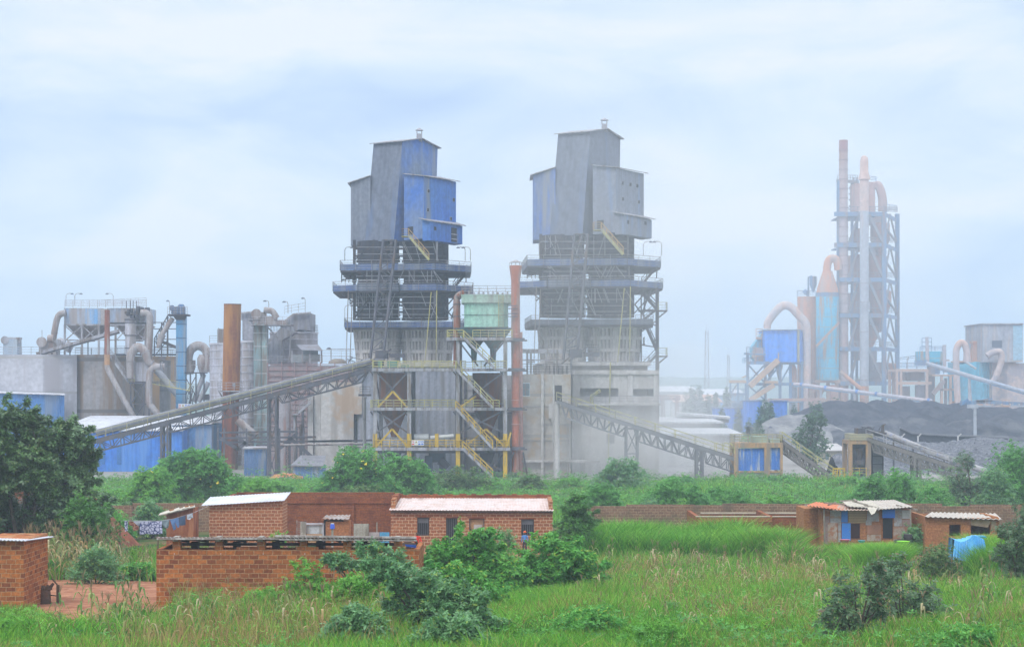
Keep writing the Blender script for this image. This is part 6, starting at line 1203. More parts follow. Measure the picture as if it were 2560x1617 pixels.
heap('coal_heap', 'lower front coal ridge with rounded humps below the main heap', 'coal heap', X(2040, 400), X(2680, 430), 372, 430, 240, 70, cones([(2130, 1050, 408, .5), (2180, 1046, 408, .5), (2230, 1040, 410, .55), (2290, 1046, 408, .5), (2340, 1050, 405, .55), (2400, 1050, 408, .5), (2450, 1052, 405, .45), (2520, 1048, 408, .45), (2580, 1050, 408, .45), (2140, 1075, 392, .6), (2080, 1080, 395, .5), (2640, 1050, 408, .4)]), coal_l)
heap('grey_heap', 'pale grey conical heap left of the willow tree', 'gravel heap', X(1880, 400), X(2130, 410), 378, 425, 110, 50, cones([(1990, 1030, 402, .55), (2010, 1034, 402, .5), (1960, 1050, 400, .5), (2040, 1060, 398, .5), (1925, 1075, 398, .5)]), mat('grey ore', (.20, .195, .205), (.15, .145, .155), .08, (.27, .26, .26), .4, streak=False, rough=1, bump=.3, bs=1.5))
T = thing('retaining_bund', 'dark cut wall of coal with a pale rim before the front ridge', 'bund', (X(2400, 372), 372, 0)); m = MB(); pts = [(2250, 1068), (2280, 1082), (2320, 1085), (2380, 1088), (2450, 1090), (2520, 1093)]
for (a, b), (c, d) in zip(pts[:-1], pts[1:]):
    m.hexa([(X(a, 370), 370, 0), (X(c, 370), 370, 0), (X(c, 374), 376, 0), (X(a, 374), 376, 0)], [P(a, b, 371), P(c, d, 371), P(c, d, 374), P(a, b, 374)])
m.build('bund_wall', coal, T)
m = MB()
for (a, b), (c, d) in zip(pts[:-1], pts[1:]): m.beam(P(a, b, 371), P(c, d, 371), 1.2, .35)
m.build('bund_rim', mat('pale rim', (.22, .22, .24), (.17, .17, .2), .4), T)
for i, px in enumerate((2254, 2295, 2395)):
    o = thing('marker_post', ('left', 'middle', 'right')[i] + 'most short concrete marker post before the dark coal bund', 'post', (X(px, 362), 362, 0), 'marker posts'); m = MB(); m.beam((X(px, 362), 362, 0), (X(px, 362), 362, Z(1089, 362)), .25); m.beam((X(px, 362), 362, Z(1092, 362)), (X(px, 362) + .6, 362, Z(1089, 362) + .4), .2); m.build('post_shaft', conc_pale, o)
def gravel_fn(x, y):
    px = 1280 + x / y * F; t = min(1, max(0, (y - 285) / 75)); rise = 5.2 * (t * t * (3 - 2 * t)) * min(1, max(0, (px - 2150) / 60))
    mound = max(0, 3.0 - math.hypot((px - 2470) * .07, (y - 340) * .12) * .55)
    return -.15 + rise * .55 + mound * .5 + noise.noise(Vector((x * .12, y * .12, 2))) * .7 + noise.noise(Vector((x * .9, y * .9, 5))) * .25
gm = mat('broken stone', (.15, .15, .17), (.10, .10, .115), .3, (.24, .235, .26), .35, streak=False, rough=1, bump=.5, bs=2.2)
heap('stone_heap', 'wide heap of broken grey stone under the tube conveyor', 'stone heap', X(2150, 290), X(2720, 330), 272, 365, 330, 110, gravel_fn, gm)
heap('stone_heap', 'small cone of grey stone beside the cream house', 'stone heap', X(2075, 290), X(2125, 300), 276, 300, 60, 50, cones([(2112, 1135, 288, .7), (2095, 1160, 285, .6)], rough=.3), gm)
# loose rocks over the stone heap
rng = np.random.default_rng(5); m = MB(); 
for i in range(5200):
    y = 274 + 88 * rng.random() ** 1.3; px = 2155 + 470 * rng.random(); x = X(px, y); r = .12 + .3 * rng.random() ** 2; z = gravel_fn(x, y)
    q = [Vector((x + r * a * rng.uniform(.6, 1.2), y + r * b * rng.uniform(.6, 1.2), z + r * c * rng.uniform(.5, 1))) for a, b, c in ((1, 0, 0), (-.5, .8, 0), (-.5, -.8, 0), (.1, 0, .9))]
    m.add(q, [(0, 1, 3), (1, 2, 3), (2, 0, 3)])
o = m.build('loose_stones', mat('loose stone', (.24, .235, .27), (.10, .10, .12), 1.5, rough=1), None, loc=(X(2400, 310), 310, 0)); setp(o, 'loose broken stones scattered over the grey stone heap', 'stones', kind='stuff')

# ================================================================== ground, hills
def grid_mesh(name, xs, ys, zf, mt, kind='structure', loc=(0, 0, 0)):
    me = bpy.data.meshes.new(name); xx, yy = np.meshgrid(xs, ys); zz = zf(xx, yy); v = np.stack([xx, yy, zz], -1).reshape(-1, 3); nx, ny = len(xs), len(ys)
    i = np.arange((ny - 1) * (nx - 1)); r, c = i // (nx - 1), i % (nx - 1); a = r * nx + c; f = np.stack([a, a + 1, a + nx + 1, a + nx], -1)
    me.from_pydata(v.tolist(), [], f.tolist()); me.materials.append(mt); me.shade_smooth(); o = bpy.data.objects.new(name, me); COL.objects.link(o); o.location = loc
    if kind: o['kind'] = kind
    return o
gmat = bpy.data.materials.new('ground soil'); gmat.use_nodes = True; nt = gmat.node_tree; b = nt.nodes['Principled BSDF']; b.inputs['Roughness'].default_value = 1; b.inputs['Specular IOR Level'].default_value = .05
tc = N(nt, 'ShaderNodeTexCoord'); n1 = N(nt, 'ShaderNodeTexNoise'); n1.inputs['Scale'].default_value = .35; n1.inputs['Detail'].default_value = 7; nt.links.new(tc.outputs['Object'], n1.inputs[0])
r1 = N(nt, 'ShaderNodeValToRGB'); r1.color_ramp.elements[0].color = (.035, .075, .015, 1); r1.color_ramp.elements[0].position = .4; r1.color_ramp.elements[1].color = (.12, .10, .04, 1); r1.color_ramp.elements[1].position = .62; nt.links.new(n1.outputs[0], r1.inputs[0])
sp = N(nt, 'ShaderNodeSeparateXYZ'); nt.links.new(tc.outputs['Object'], sp.inputs[0]); gt = N(nt, 'ShaderNodeMapRange'); gt.inputs[1].default_value = 258; gt.inputs[2].default_value = 268; nt.links.new(sp.outputs[1], gt.inputs[0])
r2 = N(nt, 'ShaderNodeValToRGB'); r2.color_ramp.elements[0].color = (.22, .20, .19, 1); r2.color_ramp.elements[1].color = (.38, .35, .33, 1); nt.links.new(n1.outputs[0], r2.inputs[0])
mx = N(nt, 'ShaderNodeMix', data_type='RGBA'); nt.links.new(gt.outputs[0], mx.inputs[0]); nt.links.new(r1.outputs[0], mx.inputs[6]); nt.links.new(r2.outputs[0], mx.inputs[7])
gt2 = N(nt, 'ShaderNodeMapRange'); gt2.inputs[1].default_value = 640; gt2.inputs[2].default_value = 760; nt.links.new(sp.outputs[1], gt2.inputs[0]); mx2 = N(nt, 'ShaderNodeMix', data_type='RGBA'); nt.links.new(gt2.outputs[0], mx2.inputs[0]); nt.links.new(mx.outputs[2], mx2.inputs[6]); mx2.inputs[7].default_value = (.06, .11, .04, 1); nt.links.new(mx2.outputs[2], b.inputs['Base Color'])
ys = np.concatenate([np.arange(-60, 280, 2.5), np.arange(280, 700, 20), np.arange(700, 4300, 150)])
grid_mesh('ground', np.concatenate([np.arange(-1600, -120, 60), np.arange(-120, 121, 3), np.arange(160, 1620, 60)]), ys, gz, gmat)
def hillz(x, y):
    t = np.clip((y - 1560) / 200, 0, 1); return -1 + t * (23 + 3 * np.sin(x / 210) + 1.5 * np.sin(x / 77 + 1) + 2 * np.clip((x - 300) / 400, -1, .4)) + .8 * np.sin(x / 7.0) * np.sin(x / 11.3) * t
grid_mesh('hills', np.linspace(-900, 900, 420), np.array([1500, 1560, 1600, 1680, 1740, 1800, 2000, 2600]), hillz, leafm('hill forest', (.05, .11, .05), (.03, .07, .03), s=.01, trans=.02))
# red dirt yard
dirt = mat('red dirt', (.36, .155, .09), (.27, .11, .062), .5, (.42, .20, .12), .45, streak=False, rough=1, bump=.06, bs=5, spec=.05)
def patch(name, outline, mt, dz=.03, n=26):
    """irregular sheet laid over the ground; outline in (px, Y)"""
    pts = [(X(a, y), y) for a, y in outline]; c = (sum(p[0] for p in pts) / len(pts), sum(p[1] for p in pts) / len(pts)); q = []
    for i in range(len(pts)):
        a, b_ = pts[i], pts[(i + 1) % len(pts)]
        for t in range(4): q.append((a[0] + (b_[0] - a[0]) * t / 4 + random.uniform(-.35, .35), a[1] + (b_[1] - a[1]) * t / 4 + random.uniform(-.5, .5)))
    vs = [(c[0], c[1], gz(*c) + dz)]; R_ = 14; m = len(q)
    for k in range(1, R_ + 1):
        for x, y in q: xx, yy = c[0] + (x - c[0]) * k / R_, c[1] + (y - c[1]) * k / R_; vs.append((xx, yy, float(gz(xx, yy)) + dz + .04 * noise.noise(Vector((xx, yy, 0)))))
    fs = [(0, 1 + i, 1 + (i + 1) % m) for i in range(m)] + [(1 + k * m + i, 1 + (k + 1) * m + i, 1 + (k + 1) * m + (i + 1) % m, 1 + k * m + (i + 1) % m) for k in range(R_ - 1) for i in range(m)]
    M_ = MB(); M_.add(vs, fs); o = M_.build(name, mt, smooth=True); o['kind'] = 'structure'; return o
DIRT = [(-60, 79), (60, 79), (120, 74.5), (150, 70.5), (260, 70), (330, 73), (420, 75), (440, 84), (400, 95), (250, 96), (120, 96), (-60, 94)]
patch('dirt_yard', DIRT, dirt)
patch('dirt_path', [(2225, 112), (2340, 111), (2345, 117), (2220, 118)], dirt)
straw = mat('straw litter', (.42, .27, .12), (.32, .2, .09), .8, (.2, .22, .06), .3, streak=False, rough=1)
patch('straw_ground', [(1950, 98), (2090, 98), (2110, 105), (1950, 106)], straw)
patch('house_yard', [(960, 108), (1400, 108), (1400, 121.5), (480, 121.5), (480, 108)], dirt)
# eroded red bank behind the big tree
T_ = heap('red_bank', 'x', 'x', X(-80, 112), X(320, 112), 106, 130, 60, 26, lambda x, y: float(gz(x, y)) - .1 + 4.1 * max(0, min(1, (y - 107.5) / 2.4)) * max(0, min(1, (X(205, 112) - x) / 4)) + noise.noise(Vector((x * .7, y * .7, 0))) * .35, mat('dark red earth', (.26, .075, .035), (.16, .05, .025), .7, (.28, .10, .05), .3, streak=False, rough=1, bump=.1, bs=3))
del T_['label'], T_['category']; T_['kind'] = 'structure'; T_.name = 'earth_bank'
T_.location.z = 0

# ================================================================== village
b_or = brick('orange mud brick', (.54, .18, .05), (.22, .065, .03), (.46, .26, .14), .38, .185, .016, stain=(.20, .06, .03), amt=.2)
b_mort = brick('burnt brick pale mortar', (.42, .165, .07), (.31, .11, .05), (.62, .42, .28), .40, .2, .02)
b_dark = brick('old red brick', (.34, .11, .04), (.26, .08, .035), (.24, .10, .06), .36, .17, .012, stain=(.13, .04, .025), amt=.35)
b_tan = brick('brown block', (.30, .17, .10), (.22, .12, .075), (.38, .27, .18), .42, .22, .02, stain=(.15, .11, .07), amt=.4)
b_adobe = brick('orange adobe', (.44, .19, .08), (.36, .15, .065), (.38, .18, .09), .35, .17, .01)
wood = mat('grey weathered wood', (.40, .36, .31), (.28, .25, .21), 1.2, (.2, .17, .14), .4, rough=.95)
wood_d = mat('dark timber', (.10, .07, .05), (.15, .10, .07), 1.5, None, rough=.95)
tin = mat('old corrugated tin', (.42, .38, .37), (.30, .26, .25), .8, (.30, .17, .11), .45, streak=False, rough=.7, corr=.12)
tin_edge = mat('tin edge', (.34, .29, .27), (.26, .2, .18), 1.5, (.5, .46, .44), .4, rough=.8)
def corr_sheet(m, a, b, c, d, amp=.02, wl=.12, th=.015):
    """corrugated sheet: a-b front edge, d-c back edge, real waves running back"""
    a, b, c, d = map(Vector, (a, b, c, d)); n = max(4, int((b - a).length / wl * 4)); up = (b - a).cross(d - a).normalized(); up = up if up.z > 0 else -up; vs = []
    for i in range(n + 1):
        t = i / n; w = up * math.sin(i * math.pi / 2) * amp
        for p in (a.lerp(b, t), d.lerp(c, t)): vs += [p + w, p + w - up * th]
    for i in range(n):
        k = i * 4; m_ = k + 4; 
        m.f  # keep
    base = len(m.v); m.v += [tuple(v) for v in vs]
    for i in range(n):
        k, l = base + i * 4, base + (i + 1) * 4
        for f in ((k, l, l + 2, k + 2), (k + 1, k + 3, l + 3, l + 1), (k, k + 1, l + 1, l), (k + 2, l + 2, l + 3, k + 3)): m.f.append(f); m.m.append(m.cm)
    return m
# --- foreground roofed shed
Y = 77.0; zb, zw = 3.9, Z(1373, Y)
T = thing('brick_shed', 'long orange mud brick shed with a low tin roof on stub pillars, front left', 'shed', (X(720, Y), Y, 4.1))
m = MB(); xa, xb = X(391, Y), X(1048, Y)
m.box(xa, xb, Y, Y + .2, zb, zw); m.box(xa, xa + .2, Y + .2, Y + 4, zb, zw); m.box(xb - .2, xb, Y + .2, Y + 4, zb, zw); m.box(xa + .2, xb - .2, Y + 3.8, Y + 4, zb, zw - .25)
rnd = random.Random(11); x = xa
while x < xb - .8:                           # uneven top courses
    w = rnd.uniform(.38, 1.3)
    if rnd.random() < .5: m.box(x, x + w, Y + .004, Y + .196, zw, zw + rnd.choice((.06, .1, .14)))
    x += w + rnd.uniform(0, .5)
m.build('wall', b_or, T)
zr = Z(1350, Y)
for px in (431, 537, 643, 748, 858, 985):
    m = MB(); m.box(X(px, Y), X(px + 20, Y), Y + .002, Y + .32, zw - .1, zr + .02); m.build('pillar', b_or, T)
    m = MB(); m.box(X(px + 2, Y), X(px + 14, Y), Y - .12, Y + .6, zr - .04, zr + .14); m.build('beam_end', wood, T)
for px in (478, 582, 680, 790, 900, 1010):
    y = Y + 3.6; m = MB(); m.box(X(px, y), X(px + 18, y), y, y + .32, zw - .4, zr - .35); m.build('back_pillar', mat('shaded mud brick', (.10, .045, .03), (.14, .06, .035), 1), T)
m = MB(); m.beam((X(405, Y), Y + .2, zr + .05), (X(1040, Y), Y + .2, zr + .05), .1, .12); m.beam((X(405, Y), Y + 3.6, zr - .45), (X(1040, Y), Y + 3.6, zr - .45), .1, .12)
for px in range(430, 1040, 50): m.beam((X(px, Y), Y - .1, zr + .08), (X(px, Y), Y + 4, zr - .38), .07, .09)
m.build('roof_timber', wood_d, T)
m = MB(); corr_sheet(m, (X(393, Y), Y - .25, zr + .14), (X(985, Y), Y - .25, zr + .10), (X(985, Y), Y + 4.2, zr - .35), (X(393, Y), Y + 4.2, zr - .31), .03, .16); m.build('tin_roof', tin, T)
m = MB(); m.beam((X(395, Y), Y - .27, zr + .08), (X(700, Y), Y - .27, zr + .085), .04, .07); m.beam((X(690, Y), Y - .3, zr + .2), (X(1042, Y), Y - .3, zr + .13), .12, .07); m.beam((X(700, Y), Y - .28, zr + .06), (X(1042, Y), Y - .28, zr + .02), .06, .06); m.build('roof_batten', tin_edge, T)
for px in (436, 552, 658, 762, 876):
    m = MB(); m.tube((X(px, Y), Y - .02, zw - .17), (X(px, Y), Y + .01, zw - .17), .02, n=6); m.build('nail_cap', white, T)
# --- left edge brick shed
T = thing('brick_shed', 'small orange brick shed cut off by the left edge, white sheet roof', 'shed', (X(30, Y), Y, 4.1))
m = MB(); m.box(X(-60, Y), X(59, Y), Y, Y + 4, zb - .2, Z(1351, Y)); m.build('wall', b_or, T)
m = MB(); corr_sheet(m, (X(-70, Y), Y - .3, Z(1346, Y)), (X(70, Y), Y - .3, Z(1349, Y)), (X(79, Y), Y + 4, Z(1360, Y)), (X(-70, Y), Y + 4, Z(1359, Y)), .02, .15, .02); m.build('sheet_roof', mat('new zinc sheet', (.66, .66, .72), (.55, .55, .6), .8), T)
# --- pale mortar hut
Y = 118.0; T = thing('brick_hut', 'square brick hut with pale mortar and a slanting white sheet roof', 'hut', (X(615, Y), Y, 2.7)); za, zc = Z(1263, Y), Z(1252, Y)
m = MB(); m.prism([(X(523, Y), Y), (X(706, Y), Y), (X(706, Y), Y + 2.6), (X(523, Y), Y + 2.6)], 2.4, 0, [za, zc, zc + .12, za + .12]); m.build('wall', b_mort, T)
m = MB(); corr_sheet(m, (X(505, Y), Y - .3, za + .02), (X(712, Y), Y - .3, zc + .06), (X(712, Y), Y + 3.2, zc + .38), (X(505, Y), Y + 3.2, za + .34), .015, .2, .03); m.build('sheet_roof', mat('new zinc sheet', (0, 0, 0)), T)
# --- big unfinished wall
Y = 127.0; T = thing('unfinished_house', 'long roofless dark red brick house wall between the two light mortared buildings', 'house', (X(770, Y), Y, 2.5))
m = MB(); zt = Z(1244, Y); m.box(X(556, Y), X(985, Y), Y, Y + .25, 2.3, zt); m.box(X(556, Y), X(556, Y) + .25, Y + .25, Y + 5, 2.3, zt); m.box(X(985, Y) - .25, X(985, Y), Y + .25, Y + 5, 2.3, zt); m.box(X(556, Y) + .25, X(985, Y) - .25, Y + 4.75, Y + 5, 2.3, zt + .1); m.box(X(881, Y), X(886, Y), Y - .2, Y, 2.3, zt - .3); m.box(X(700, Y), X(985, Y), Y - .06, Y, zt - .38, zt - .3); rnd = random.Random(3); x = X(600, Y)
for i in range(16): m.box(x + .003, x + .35, Y + .01, Y + .24, zt, zt + rnd.choice((.05, .09))); x += rnd.uniform(.5, 1.1)
m.build('wall', b_dark, T)
# --- long house with pink roof
Y = 122.0; T = thing('brick_house', 'long pale mortared brick house with a faded pink sheet roof and barred windows', 'house', (X(1180, Y), Y, 2.6))
ze = Z(1274, Y); W_ = [(X(1043, Y), X(1073, Y), Z(1338, Y), Z(1293, Y)), (X(1115, Y), X(1143, Y), 2.4, Z(1294, Y)), (X(1173, Y), X(1211, Y), Z(1325, Y), Z(1295, Y)), (X(1303, Y), X(1335, Y), Z(1338, Y), Z(1297, Y))]
m = MB(); wall_holes(m, X(977, Y), X(1382, Y), 2.4, ze, Y, .25, W_); m.box(X(977, Y), X(977, Y) + .25, Y + .25, Y + 5.5, 2.4, Z(1236, 127.5)); m.box(X(1382, Y) - .25, X(1382, Y), Y + .25, Y + 5.5, 2.4, Z(1240, 127.5)); m.build('wall', b_mort, T)
m = MB(); zt = Z(1237, 127.5); m.box(X(977, Y), X(1382, Y), Y + 5.5, Y + 5.75, 2.4, zt); rnd = random.Random(8); x = X(980, Y)
for i in range(12): m.box(x, x + rnd.uniform(.3, .7), Y + 5.51, Y + 5.74, zt, zt + rnd.choice((.05, .08))); x += rnd.uniform(.75, .95)
m.box(X(977, Y) - .02, X(977, Y) + .27, Y + 2.5, Y + 5.77, zt - .3, zt + .12); m.build('parapet', b_dark, T)
m = MB(); corr_sheet(m, (X(973, Y), Y - .35, ze + .02), (X(1384, Y), Y - .35, ze - .03), (X(1378, Y), Y + 5.5, ze + .42), (X(981, Y), Y + 5.5, ze + .45), .02, .2, .02)
m.build('sheet_roof', mat('faded pink sheet', (.70, .54, .50), (.64, .55, .52), .6, (.55, .40, .34), .35, streak=False, rough=.6), T)
m = MB(); m.beam((X(977, Y), Y - .15, ze - .12), (X(1382, Y), Y - .15, ze - .12), .1, .14); m.build('roof_timber', wood_d, T)
for i, (a, b_, c, d) in enumerate(W_):
    m = MB(); fr = .06
    for q in ((a, a + fr, c, d), (b_ - fr, b_, c, d), (a + fr, b_ - fr, d - fr, d), (a + fr, b_ - fr, c, c + fr)): m.box(q[0], q[1], Y + .05, Y + .13, q[2], q[3])
    f_ = m.build('door' if i == 1 else 'window', mat('dark window frame', (.05, .05, .055), (.08, .07, .07), 2), T)
    m = MB(); m.box(a + fr, b_ - fr, Y + .2, Y + .22, c + fr, d - fr); m.build('board' if i == 2 else 'opening', mat('plywood board', (.48, .28, .15), (.40, .25, .15), 1.5) if i == 2 else dark, f_)
    if i == 2: m = MB(); m.box(a + .3, b_ - .15, Y + .17, Y + .19, c + fr, c + .35); m.build('white_sheet', mat('whitish sheet', (.55, .5, .48), (.4, .38, .38), 3), f_)
    if i != 2:
        m = MB(); n_ = 6
        for k in range(1, n_): x = a + (b_ - a) * k / n_; m.box(x - .012, x + .012, Y + .08, Y + .1, c + fr, d - fr)
        if i in (0, 3): m.box(a + fr, b_ - fr, Y + .14, Y + .16, d - .36, d - fr)
        m.build('bars', mat('bar grey', (.20, .21, .24), (.15, .15, .17), 2), f_)
    m = MB(); m.box(a - .12, b_ + .12, Y - .015, Y + .03, d, d + .09); m.build('lintel', b_dark, f_)
# --- outhouse, panels, bucket
Y = 113.0; T = thing('outhouse', 'tiny adobe outhouse with a ragged tin roof and dark eave', 'outhouse', (X(842, Y), Y, 2.8))
m = MB(); m.box(X(814, Y), X(872, Y), Y, Y + 1.6, 2.6, Z(1303, Y)); m.build('wall', b_adobe, T)
m = MB(); m.box(X(825, Y), X(858, Y), Y - .05, Y + .1, Z(1303, Y), Z(1297, Y)); m.box(X(809, Y), X(814, Y), Y - .02, Y + 1.2, 2.6, Z(1300, Y)); m.build('doorway', dark, T)  # upper dark block puts in the eave gap's shade, side block the doorway
m = MB(); corr_sheet(m, (X(806, Y), Y - .25, Z(1295, Y)), (X(874, Y), Y - .25, Z(1297, Y)), (X(870, Y), Y + 1.8, Z(1291, Y)), (X(808, Y), Y + 1.8, Z(1292, Y)), .03, .25, .02); m.build('tin_roof', tin, T)
def board(name, label, cat, a, b, t, d, Y, mt, lean=.12, group=None, slat=0):
    T = thing(name, label, cat, (X((a + b) / 2, Y), Y, Z(d, Y)), group); m = MB(); n_ = slat or 1
    for i in range(n_):
        x0, x1 = X(a + (b - a) * i / n_, Y) + (.01 if i else 0), X(a + (b - a) * (i + 1) / n_, Y); m.hexa([(x0, Y, Z(d, Y)), (x1, Y, Z(d, Y)), (x1, Y + .04, Z(d, Y)), (x0, Y + .04, Z(d, Y))], [(x0, Y + lean, Z(t, Y)), (x1, Y + lean, Z(t + (.6 if i % 2 else 0), Y)), (x1, Y + lean + .04, Z(t, Y)), (x0, Y + lean + .04, Z(t, Y))])
    m.build('board', mt, T); return T
T = board('tin_gate', 'patched gate of pale tin over plywood beside the outhouse', 'gate', 766, 809, 1312, 1360, 112, mat('pale dented tin', (.50, .52, .55), (.40, .40, .42), 2, (.3, .27, .25), .3), .02)
m = MB(); m.pbox(766, 806, 1334, 1360, 111.9, .06); m.build('plywood_strip', mat('plywood board', (0, 0, 0)), T); m = MB(); m.pbox(765, 810, 1307, 1311, 111.9, .1); m.pbox(807, 809, 1307, 1365, 111.9, .1); m.build('gate_frame', silo_w, T)
board('plank', 'grey plank leaning left of the tin gate', 'plank', 750, 764, 1305, 1360, 111.6, wood, .3)
T = thing('barred_frame', 'dark frame of red brown slats beside the leaning plank', 'frame', (X(750, 113), 113, 2.8)); m = MB()
for r_ in range(1304, 1350, 5): m.beam(P(742, r_, 113), P(764, r_, 113), .06)
for px in (742, 764): m.beam(P(px, 1300, 113), P(px, 1385, 113), .08)
m.build('slats', mat('brown slat', (.18, .07, .05), (.3, .22, .18), 2), T)
board('plank_screen', 'upright pale plank screen behind the shed roof', 'screen', 884, 922, 1309, 1365, 110, wood, .1, slat=5)
board('block_screen', 'low whitewashed screen right of the plank screen', 'screen', 923, 948, 1330, 1365, 110.5, mat('whitewash', (.48, .42, .42), (.36, .3, .3), 2), 0)
board('plastic_screen', 'small bright blue plastic sheet by the long house corner', 'sheet', 949, 973, 1330, 1365, 110.4, mat('blue plastic', (.06, .28, .50), (.1, .34, .55), 3), .05, slat=6)
board('stake', 'thin pale stake against the dark red wall', 'stake', 941, 943.5, 1305, 1340, 111, wood, 0)
T = thing('wood_post', 'grey wooden post carrying the blue bucket', 'post', (X(831, 108), 108, 2.9)); m = MB(); m.beam((X(831, 108), 108, 2.8), P(831, 1321, 108), .11); m.build('post_shaft', wood, T)
T = thing('bucket', 'upturned blue bucket on the wooden post', 'bucket', P(831, 1321, 108)); m = MB(); x, y = X(831, 108), 108
m.lathe(x, y, [(.135, Z(1321, 108)), (.13, Z(1315, 108)), (.10, Z(1308.5, 108)), (.03, Z(1308, 108))], 16); m.build('pail', mat('bucket blue', (.08, .16, .75), None, fine=False), T, smooth=True); m = MB(); m.lathe(x, y, [(.103, Z(1308.6, 108)), (.1, Z(1307.6, 108))], 16); m.build('pail_base', white, T)
# --- junk roof hut
Y = 116.0; T = thing('mud_hut', 'small leaning mud hut with torn sheets and bricks on its roof behind the washing', 'hut', (X(450, Y), Y, 2.8))
m = MB(); m.prism([(X(416, Y), Y), (X(483, Y), Y), (X(483, Y), Y + 2), (X(416, Y), Y + 2)], 2.6, 0, [Z(1286, Y), Z(1270, Y), Z(1270, Y), Z(1286, Y)]); m.build('wall', mat('red mud wall', (.32, .105, .045), (.22, .07, .035), .9, (.42, .17, .08), .4, rough=1), T)
m = MB(); rnd = random.Random(6)
for a, b_, c, d in ((396, 1289, 424, 1283), (418, 1284, 450, 1276), (440, 1279, 470, 1272), (455, 1273, 488, 1268)):
    q = [P(a, b_, Y - .3), P(c, d, Y - .3), P(c - 2, d - 3 - rnd.random() * 5, Y + 1.6), P(a + 4, b_ - 5, Y + 1.5)]; m.hexa(q, [p + Vector((0, 0, .05)) for p in q])
m.build('torn_sheet', mat('cream sheet', (.60, .54, .44), (.45, .4, .34), 2), T)
m = MB()
for px, r_ in ((425, 1277), (432, 1281), (447, 1277), (462, 1268), (475, 1266)): m.pbox(px, px + 8, r_ - 4, r_, Y + .5, .3)
m.build('roof_brick', b_adobe, T)
# --- boundary walls
def long_wall(label, px0, px1, row, Y, mt, seed, base=-.3):
    T = thing('boundary_wall', label, 'wall', (X((px0 + px1) / 2, Y), Y, gz(0, Y))); m = MB(); r = random.Random(seed); x0, x1 = X(px0, Y), X(px1, Y); zt = Z(row, Y); x = x0
    while x < x1 - .1:
        w = min(r.uniform(1.5, 4), x1 - x); m.box(x, x + w, Y, Y + .2, gz(0, Y) + base, zt + r.choice((-.12, -.04, 0, .05, .08))); x += w
    m.build('wall', mt, T); m = MB(); x = x0 + 1.5
    while x < x1: m.box(x, x + .35, Y - .12, Y, gz(0, Y) + base, zt - .1); x += 3.3
    m.build('wall_pier', mt, T); return T
long_wall('brown block boundary wall behind the washing line, left', 270, 535, 1259, 143, b_tan, 1)
long_wall('long brown block boundary wall running right to the edge of the picture', 1440, 2640, 1261, 148, b_tan, 2)
# --- roofless low walls
T = thing('roofless_house', 'low roofless brick walls with pale cement tops right of the tall grass', 'building', (X(1900, 126), 126, 2.6)); m = MB(); yA, yB = 124.0, 131.0
m.box(X(1742, yA), X(2062, yA), yA, yA + .25, 2.3, Z(1292, yA)); m.box(X(1752, yB), X(2052, yB), yB, yB + .25, 2.3, Z(1284, yB)); m.box(X(1742, yA), X(1742, yA) + .25, yA + .25, yB, 2.3, Z(1292, yA)); m.box(X(1925, yA), X(1925, yA) + .25, yA + .25, yB, 2.3, Z(1292, yA)); m.build('wall', b_dark, T)
m = MB(); m.box(X(1740, yA), X(1925, yA), yA - .04, yA + .3, Z(1292, yA), Z(1289.5, yA)); m.box(X(1932, yA), X(2062, yA), yA - .04, yA + .3, Z(1292, yA), Z(1290, yA)); m.box(X(1752, yB), X(2052, yB), yB - .04, yB + .3, Z(1284, yB), Z(1281, yB)); m.build('cement_top', mat('pale cement', (.55, .45, .33), (.45, .36, .27), 1), T)
m = MB(); m.box(X(1742, yA) + .1, X(1930, yA), yA - .02, yA - .004, Z(1304, yA), Z(1293, yA)); m.build('orange_course', b_adobe, T)
# --- patchwork shack
Y = 117.0; T = thing('patchwork_shack', 'patchwork shack of adobe, tin and blue sheets under a weighted ragged roof', 'shack', (X(2160, Y), Y, 2.75))
zt = Z(1273, Y); m = MB(); m.box(X(2052, Y), X(2276, Y), Y + .12, Y + 4.5, 2.5, zt); m.box(X(2018, Y), X(2052, Y), Y + 1.2, Y + 4.5, 2.5, Z(1274, Y)); m.build('wall', b_adobe, T)
def panel(a, b, t, d, c, y=None, nm='sheet_panel', th=.05): m = MB(); yy = Y + .12 - th - (y or 0); m.box(X(a, Y), X(b, Y), yy, Y + .119 - (y or 0) * 0, Z(d, Y), Z(t, Y)); return m.build(nm, c, T)
tinr = mat('rust tin', (.36, .27, .22), (.44, .36, .30), 1, (.36, .16, .09), .45, streak=False); ting = mat('grey tin', (.38, .37, .38), (.30, .28, .27), 1, (.34, .2, .14), .35, streak=False)
panel(2060, 2074, 1290, 1360, mat('pinkish tin', (.36, .24, .21), (.3, .2, .18), 2)); panel(2076, 2103, 1276, 1306, ting); panel(2070, 2094, 1306, 1356, tinr, .03); panel(2096, 2103, 1306, 1354, ting)
panel(2104, 2120, 1275, 1305, mat('sheet blue', (.05, .18, .55), (.09, .22, .5), 2), .01); d_ = panel(2105, 2127, 1307, 1351, mat('door blue', (.04, .20, .66), (.07, .24, .6), 2), .02, 'door'); m = MB(); m.box(X(2124, Y), X(2125, Y), Y - .01, Y + .03, Z(1330, Y), Z(1326, Y)); m.build('handle', steel, d_)
p_ = panel(2122, 2166, 1275, 1307, mat('straw mat', (.46, .33, .18), (.4, .28, .15), 2, lines=.1, lcol=(.24, .16, .09)), .02, 'cane_mat'); panel(2128, 2150, 1309, 1345, mat('dark red void', (.05, .02, .02), None), 0, 'doorway')
panel(2168, 2198, 1276, 1303, ting, .01); panel(2165, 2180, 1300, 1312, ting, .03); panel(2168, 2203, 1312, 1335, mat('rust sheet', (.40, .19, .11), (.34, .17, .11), 1.5), .02); panel(2168, 2203, 1336, 1352, tinr)
